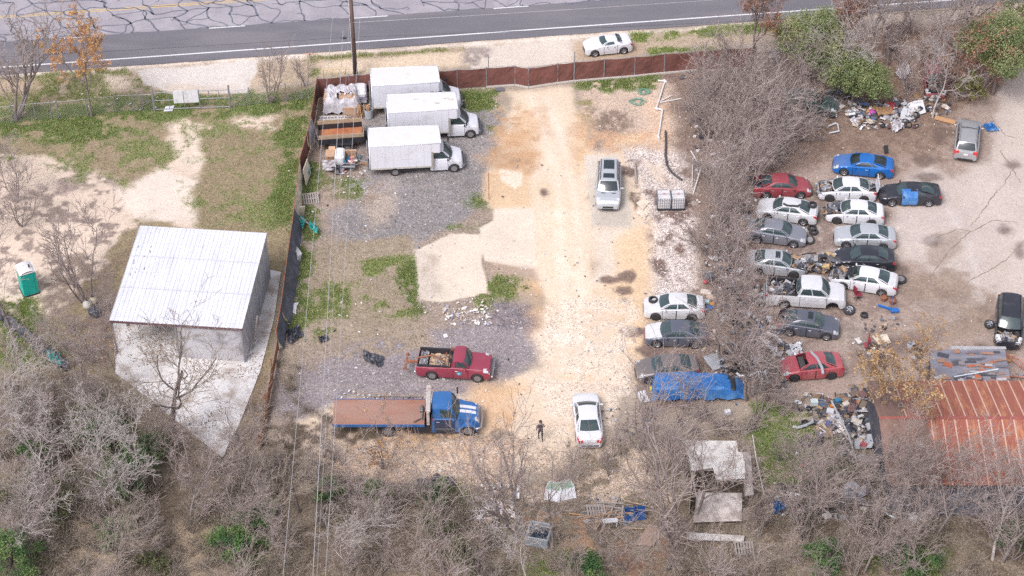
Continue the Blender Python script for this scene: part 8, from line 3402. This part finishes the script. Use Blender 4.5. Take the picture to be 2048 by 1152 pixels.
def sample_mask(M_, n_, seed):
    rs = np.random.default_rng(seed)
    sub = M_.copy()
    sub[:, :8] = 0
    sub[:, -8:] = 0
    sub[:7] = 0
    sub[-9:] = 0
    w = sub.ravel() ** 1.0
    cs = np.cumsum(w)
    idx = np.searchsorted(cs, rs.random(n_) * cs[-1])
    j, i = idx // nx, idx % nx
    x = gx[i] + rs.uniform(-.055, .055, n_)
    y = gy[j] + rs.uniform(-.055, .055, n_)
    return x, y, ZG.ravel()[idx], rs


def blades(name, M_, n_, h, w, pal, seed):
    x, y, z, rs = sample_mask(M_, n_, seed)
    a = rs.uniform(0, 6.28, n_)
    hh = h * rs.uniform(.4, 1.5, n_)
    lx, ly = rs.normal(0, .5, n_) * hh, rs.normal(0, .5, n_) * hh
    b = np.stack([x, y, z - .005], 1)
    s = np.stack([np.cos(a) * w, np.sin(a) * w, np.zeros(n_)], 1) * rs.uniform(.6, 1.4, (n_, 1))
    t = b + np.stack([lx, ly, hh], 1)
    V_ = np.stack([b - s, b + s, t], 1).reshape(-1, 3)
    F_ = np.arange(n_)[:, None] * 3 + np.arange(3)[None, :]
    o_ = np_mesh(name, V_, F_, M_LEAF, cols=tint_cols(pal, n_, seed + 1, 1, .2))
    tag(o_, kind='stuff')
    return o_


blades('green_grass', np.clip(GREEN, 0, 2) ** 1.3, 150000, .10, .030, [S(118, 150, 76), S(140, 160, 88), S(106, 138, 68), S(176, 170, 120), S(166, 170, 110), S(188, 178, 130)], 3)
blades('dry_grass', np.clip(DRY, 0, 2), 110000, .08, .022, [S(188, 170, 136), S(160, 142, 116), S(204, 186, 156), S(140, 124, 106)], 4)


def stones(name, M_, n_, s0, s1, pal, seed, flat=.6, up=0):
    x, y, z, rs = sample_mask(M_, n_, seed)
    s = (s0 + (s1 - s0) * rs.random(n_) ** 3)[:, None]
    c = np.stack([x, y, z], 1)
    a = rs.uniform(0, 6.28, n_)
    ca, sa = np.cos(a), np.sin(a)
    el = rs.uniform(.55, 1.0, n_)
    base_ = [(1, 0, 0), (0, 1, 0), (-1, 0, 0), (0, -1, 0), (.1, .1, 1), (0, 0, -.6)]
    Vv = np.zeros((n_, 6, 3))
    for k, (bx, by, bz) in enumerate(base_):
        j = rs.uniform(.7, 1.2, n_)
        X_, Y_ = bx * j, by * j * el
        Vv[:, k, 0] = c[:, 0] + (X_ * ca - Y_ * sa) * s[:, 0]
        Vv[:, k, 1] = c[:, 1] + (X_ * sa + Y_ * ca) * s[:, 0]
        Vv[:, k, 2] = c[:, 2] + bz * s[:, 0] * flat + up
    fl_ = np.array([(0, 1, 4), (1, 2, 4), (2, 3, 4), (3, 0, 4), (1, 0, 5), (2, 1, 5), (3, 2, 5), (0, 3, 5)])
    F_ = (np.arange(n_)[:, None, None] * 6 + fl_[None]).reshape(-1, 3)
    o_ = np_mesh(name, Vv.reshape(-1, 3), F_, vmat('stone_mix', .9, .1), cols=tint_cols(pal, len(F_), seed + 1, 8, .1))
    tag(o_, kind='stuff')
    return o_


LOT = ((GX > G(560, 600).x) & (GX < G(2100, 300).x) & (GY > G(1024, 1010).y) & (GY < G(1024, 160).y)).astype(float)
stones('crushed_stone', np.clip(PEB, 0, 1) + .003 * LOT, 15000, .025, .08, [S(232, 218, 208), S(214, 200, 194), S(240, 232, 226), S(176, 164, 160), S(150, 140, 140)], 31)
stones('scattered_stone', LOT * (.1 + NZ3 ** 3) * (.15 + np.clip(GRAIN, 0, 1)), 2600, .03, .11, [S(236, 224, 212), S(206, 190, 176), S(242, 238, 236), S(170, 156, 146)], 33)
BELT = ((GY < G(1024, 880).y) & (GY > -33) & (np.abs(GX) < 45)).astype(float)
x, y, z, rs = sample_mask(BELT + .6 * ((GRAIN > .95) * LOT), 52000, 41)
n_ = len(x)
C = np.stack([x, y, z + .012], 1)
V_, F_ = leaves([(0, 0, 0)], n_, 0, .05, 42)
V_ = V_.reshape(n_, 4, 3)
V_[:, :, 2] *= .25
V_ += C[:, None]
tag(np_mesh('leaf_litter', V_.reshape(-1, 3), F_, M_LEAF, cols=tint_cols([S(150, 126, 108), S(120, 102, 92), S(178, 150, 124), S(104, 88, 82), S(190, 160, 130), S(160, 136, 118)], n_, 43, 1, .2)), kind='stuff')

rs = np.random.default_rng(52)
pp = [G(*p_) for p_ in ((235, 735), (440, 905), (505, 760), (540, 640), (545, 560), (520, 700))]
xx, yy = rs.uniform(min(p_.x for p_ in pp), max(p_.x for p_ in pp), 9000), rs.uniform(min(p_.y for p_ in pp), max(p_.y for p_ in pp), 9000)
nzp = fbm(xx, yy, 1.6, 91, 3)
WP = [tuple(p_)[:2] for p_ in pad]
kp = [i for i in range(len(xx)) if nzp[i] > .56 and in_poly(WP, xx[i], yy[i])]
C = np.stack([xx[kp], yy[kp], np.full(len(kp), .075)], 1)
V_, F_ = leaves([(0, 0, 0)], len(kp), 0, .06, 53)
V_ = V_.reshape(len(kp), 4, 3)
V_[:, :, 2] *= .2
V_ += C[:, None]
tag(np_mesh('pad_leaf_litter', V_.reshape(-1, 3), F_, M_LEAF, cols=tint_cols([S(150, 126, 108), S(130, 110, 98), S(176, 150, 124)], len(kp), 54, 1, .2)), kind='stuff')
# rubbish strewn about: too many scraps to count
WH = [S(236, 236, 240), S(220, 214, 210), S(206, 200, 204), S(240, 230, 220)]
ZON = [
    ((935, 632), 2.2, 1.0, 150, WH + [S(170, 166, 190), S(206, 186, 170)], .08, .22),
    ((900, 610), 3.0, 1.0, 70, WH, .05, .14),
    ((1765, 238), 3.2, 1.6, 170, SCRAP + WH, .10, .5),
    ((1690, 222), 1.8, 1.0, 50, METALS + WH, .12, .6),
    ((1840, 215), 3.0, 1.2, 60, SCRAP + METALS, .10, .5),
    ((1700, 190), 2.6, 1.2, 60, METALS, .15, .6),
    ((1690, 835), 2.6, 2.0, 210, SCRAP + METALS + METALS, .12, .6),
    ((1725, 885), 2.2, 2.2, 130, SCRAP + WH, .10, .5),
    ((1740, 820), 1.6, 2.0, 90, METALS, .15, .7),
    ((1640, 815), 2.6, 1.2, 70, SCRAP + WH, .08, .35),
    ((1500, 640), 2.6, 3.6, 150, SCRAP + METALS, .10, .55),
    ((1500, 745), 3.0, 2.2, 90, METALS + WH, .10, .5),
    ((1450, 480), 1.4, 5.0, 90, METALS + WH[:2], .10, .5),
    ((1470, 440), 1.2, 1.4, 50, METALS, .2, .7),
    ((1450, 300), 3.0, 4.0, 170, WH + METALS, .08, .35),
    ((1440, 520), 1.4, 3.4, 90, WH + METALS[:3], .06, .3),
    ((1480, 600), 2.0, 3.0, 60, WH, .06, .3),
    ((1540, 420), 3.4, 2.6, 60, WH + METALS, .06, .25),
    ((1420, 690), 1.6, 1.0, 30, SCRAP, .08, .3),
    ((1760, 650), 1.6, .8, 46, [S(206, 180, 150), S(190, 160, 130)] + METALS[:3], .08, .3),
    ((1745, 705), 1.6, 1.0, 46, METALS + WH[:2], .1, .4),
    ((1260, 850), 2.6, 1.6, 60, SCRAP, .06, .22),
    ((1000, 1010), 1.6, 1.6, 70, WH + [S(206, 180, 150)], .08, .4),
    ((1230, 1020), 2.6, 1.2, 50, SCRAP, .06, .25),
    ((1620, 1010), 2.6, 1.4, 70, METALS + WH, .1, .5),
    ((1760, 1010), 2.6, 1.4, 70, METALS + WH, .1, .5),
    ((500, 1010), 1.2, 1.0, 60, [S(206, 180, 160), S(186, 166, 150), S(220, 206, 196)], .1, .3),
    ((640, 905), 1.2, 1.4, 50, [S(216, 196, 176), S(236, 224, 212), S(150, 132, 120)], .06, .2),
    ((705, 365), 1.6, 1.6, 40, WH + [S(216, 190, 160)], .05, .2),
    ((735, 795), 2.4, .6, 50, WH, .05, .16),
    ((1000, 520), .2, .2, 1, WH, .05, .16),
    ((1360, 395), 2.0, .8, 24, WH, .05, .2),
    ((740, 205), .5, 2.4, 26, SCRAP, .1, .35),
    ((1395, 155), 1.6, .6, 26, METALS + [S(206, 190, 176)], .1, .35),
    ((300, 200), 10, 1.4, 20, WH, .08, .2),
    ((2020, 770), 1.5, 1.0, 26, SCRAP, .08, .3),
    ((1835, 720), .6, 1.6, 40, METALS, .1, .4),
    ((250, 1045), 1.4, .8, 30, [S(190, 170, 154), S(206, 196, 186)], .15, .5),
    ((96, 806), .6, .4, 5, [S(216, 190, 176)], .4, .7),
]
m = MB()
for k, (c, ex, ey, n_, pal, s0, s1) in enumerate(ZON):
    p = G(*c)
    junk(m, (p.x, p.y, .03), (ex * .8, ey, .12 if s1 < .4 else .35), n_, 900 + k, pal, s1, s0)
tag(m.build('strewn_rubbish', M_JUNK, attr='tint'), kind='stuff')
m = MB()
q = random.Random(123)
for k in range(420):
    px, py = q.uniform(560, 1500), q.uniform(330, 1000)
    p = G(px, py)
    s = q.uniform(.03, .1)
    m.box((p.x, p.y, .02), (s * 2, s, s * .5), q.uniform(0, 3), q.uniform(-.3, .3), col=q.choice(WH + WH + SCRAP))
tag(m.build('strewn_scraps', M_JUNK, attr='tint'), kind='stuff')
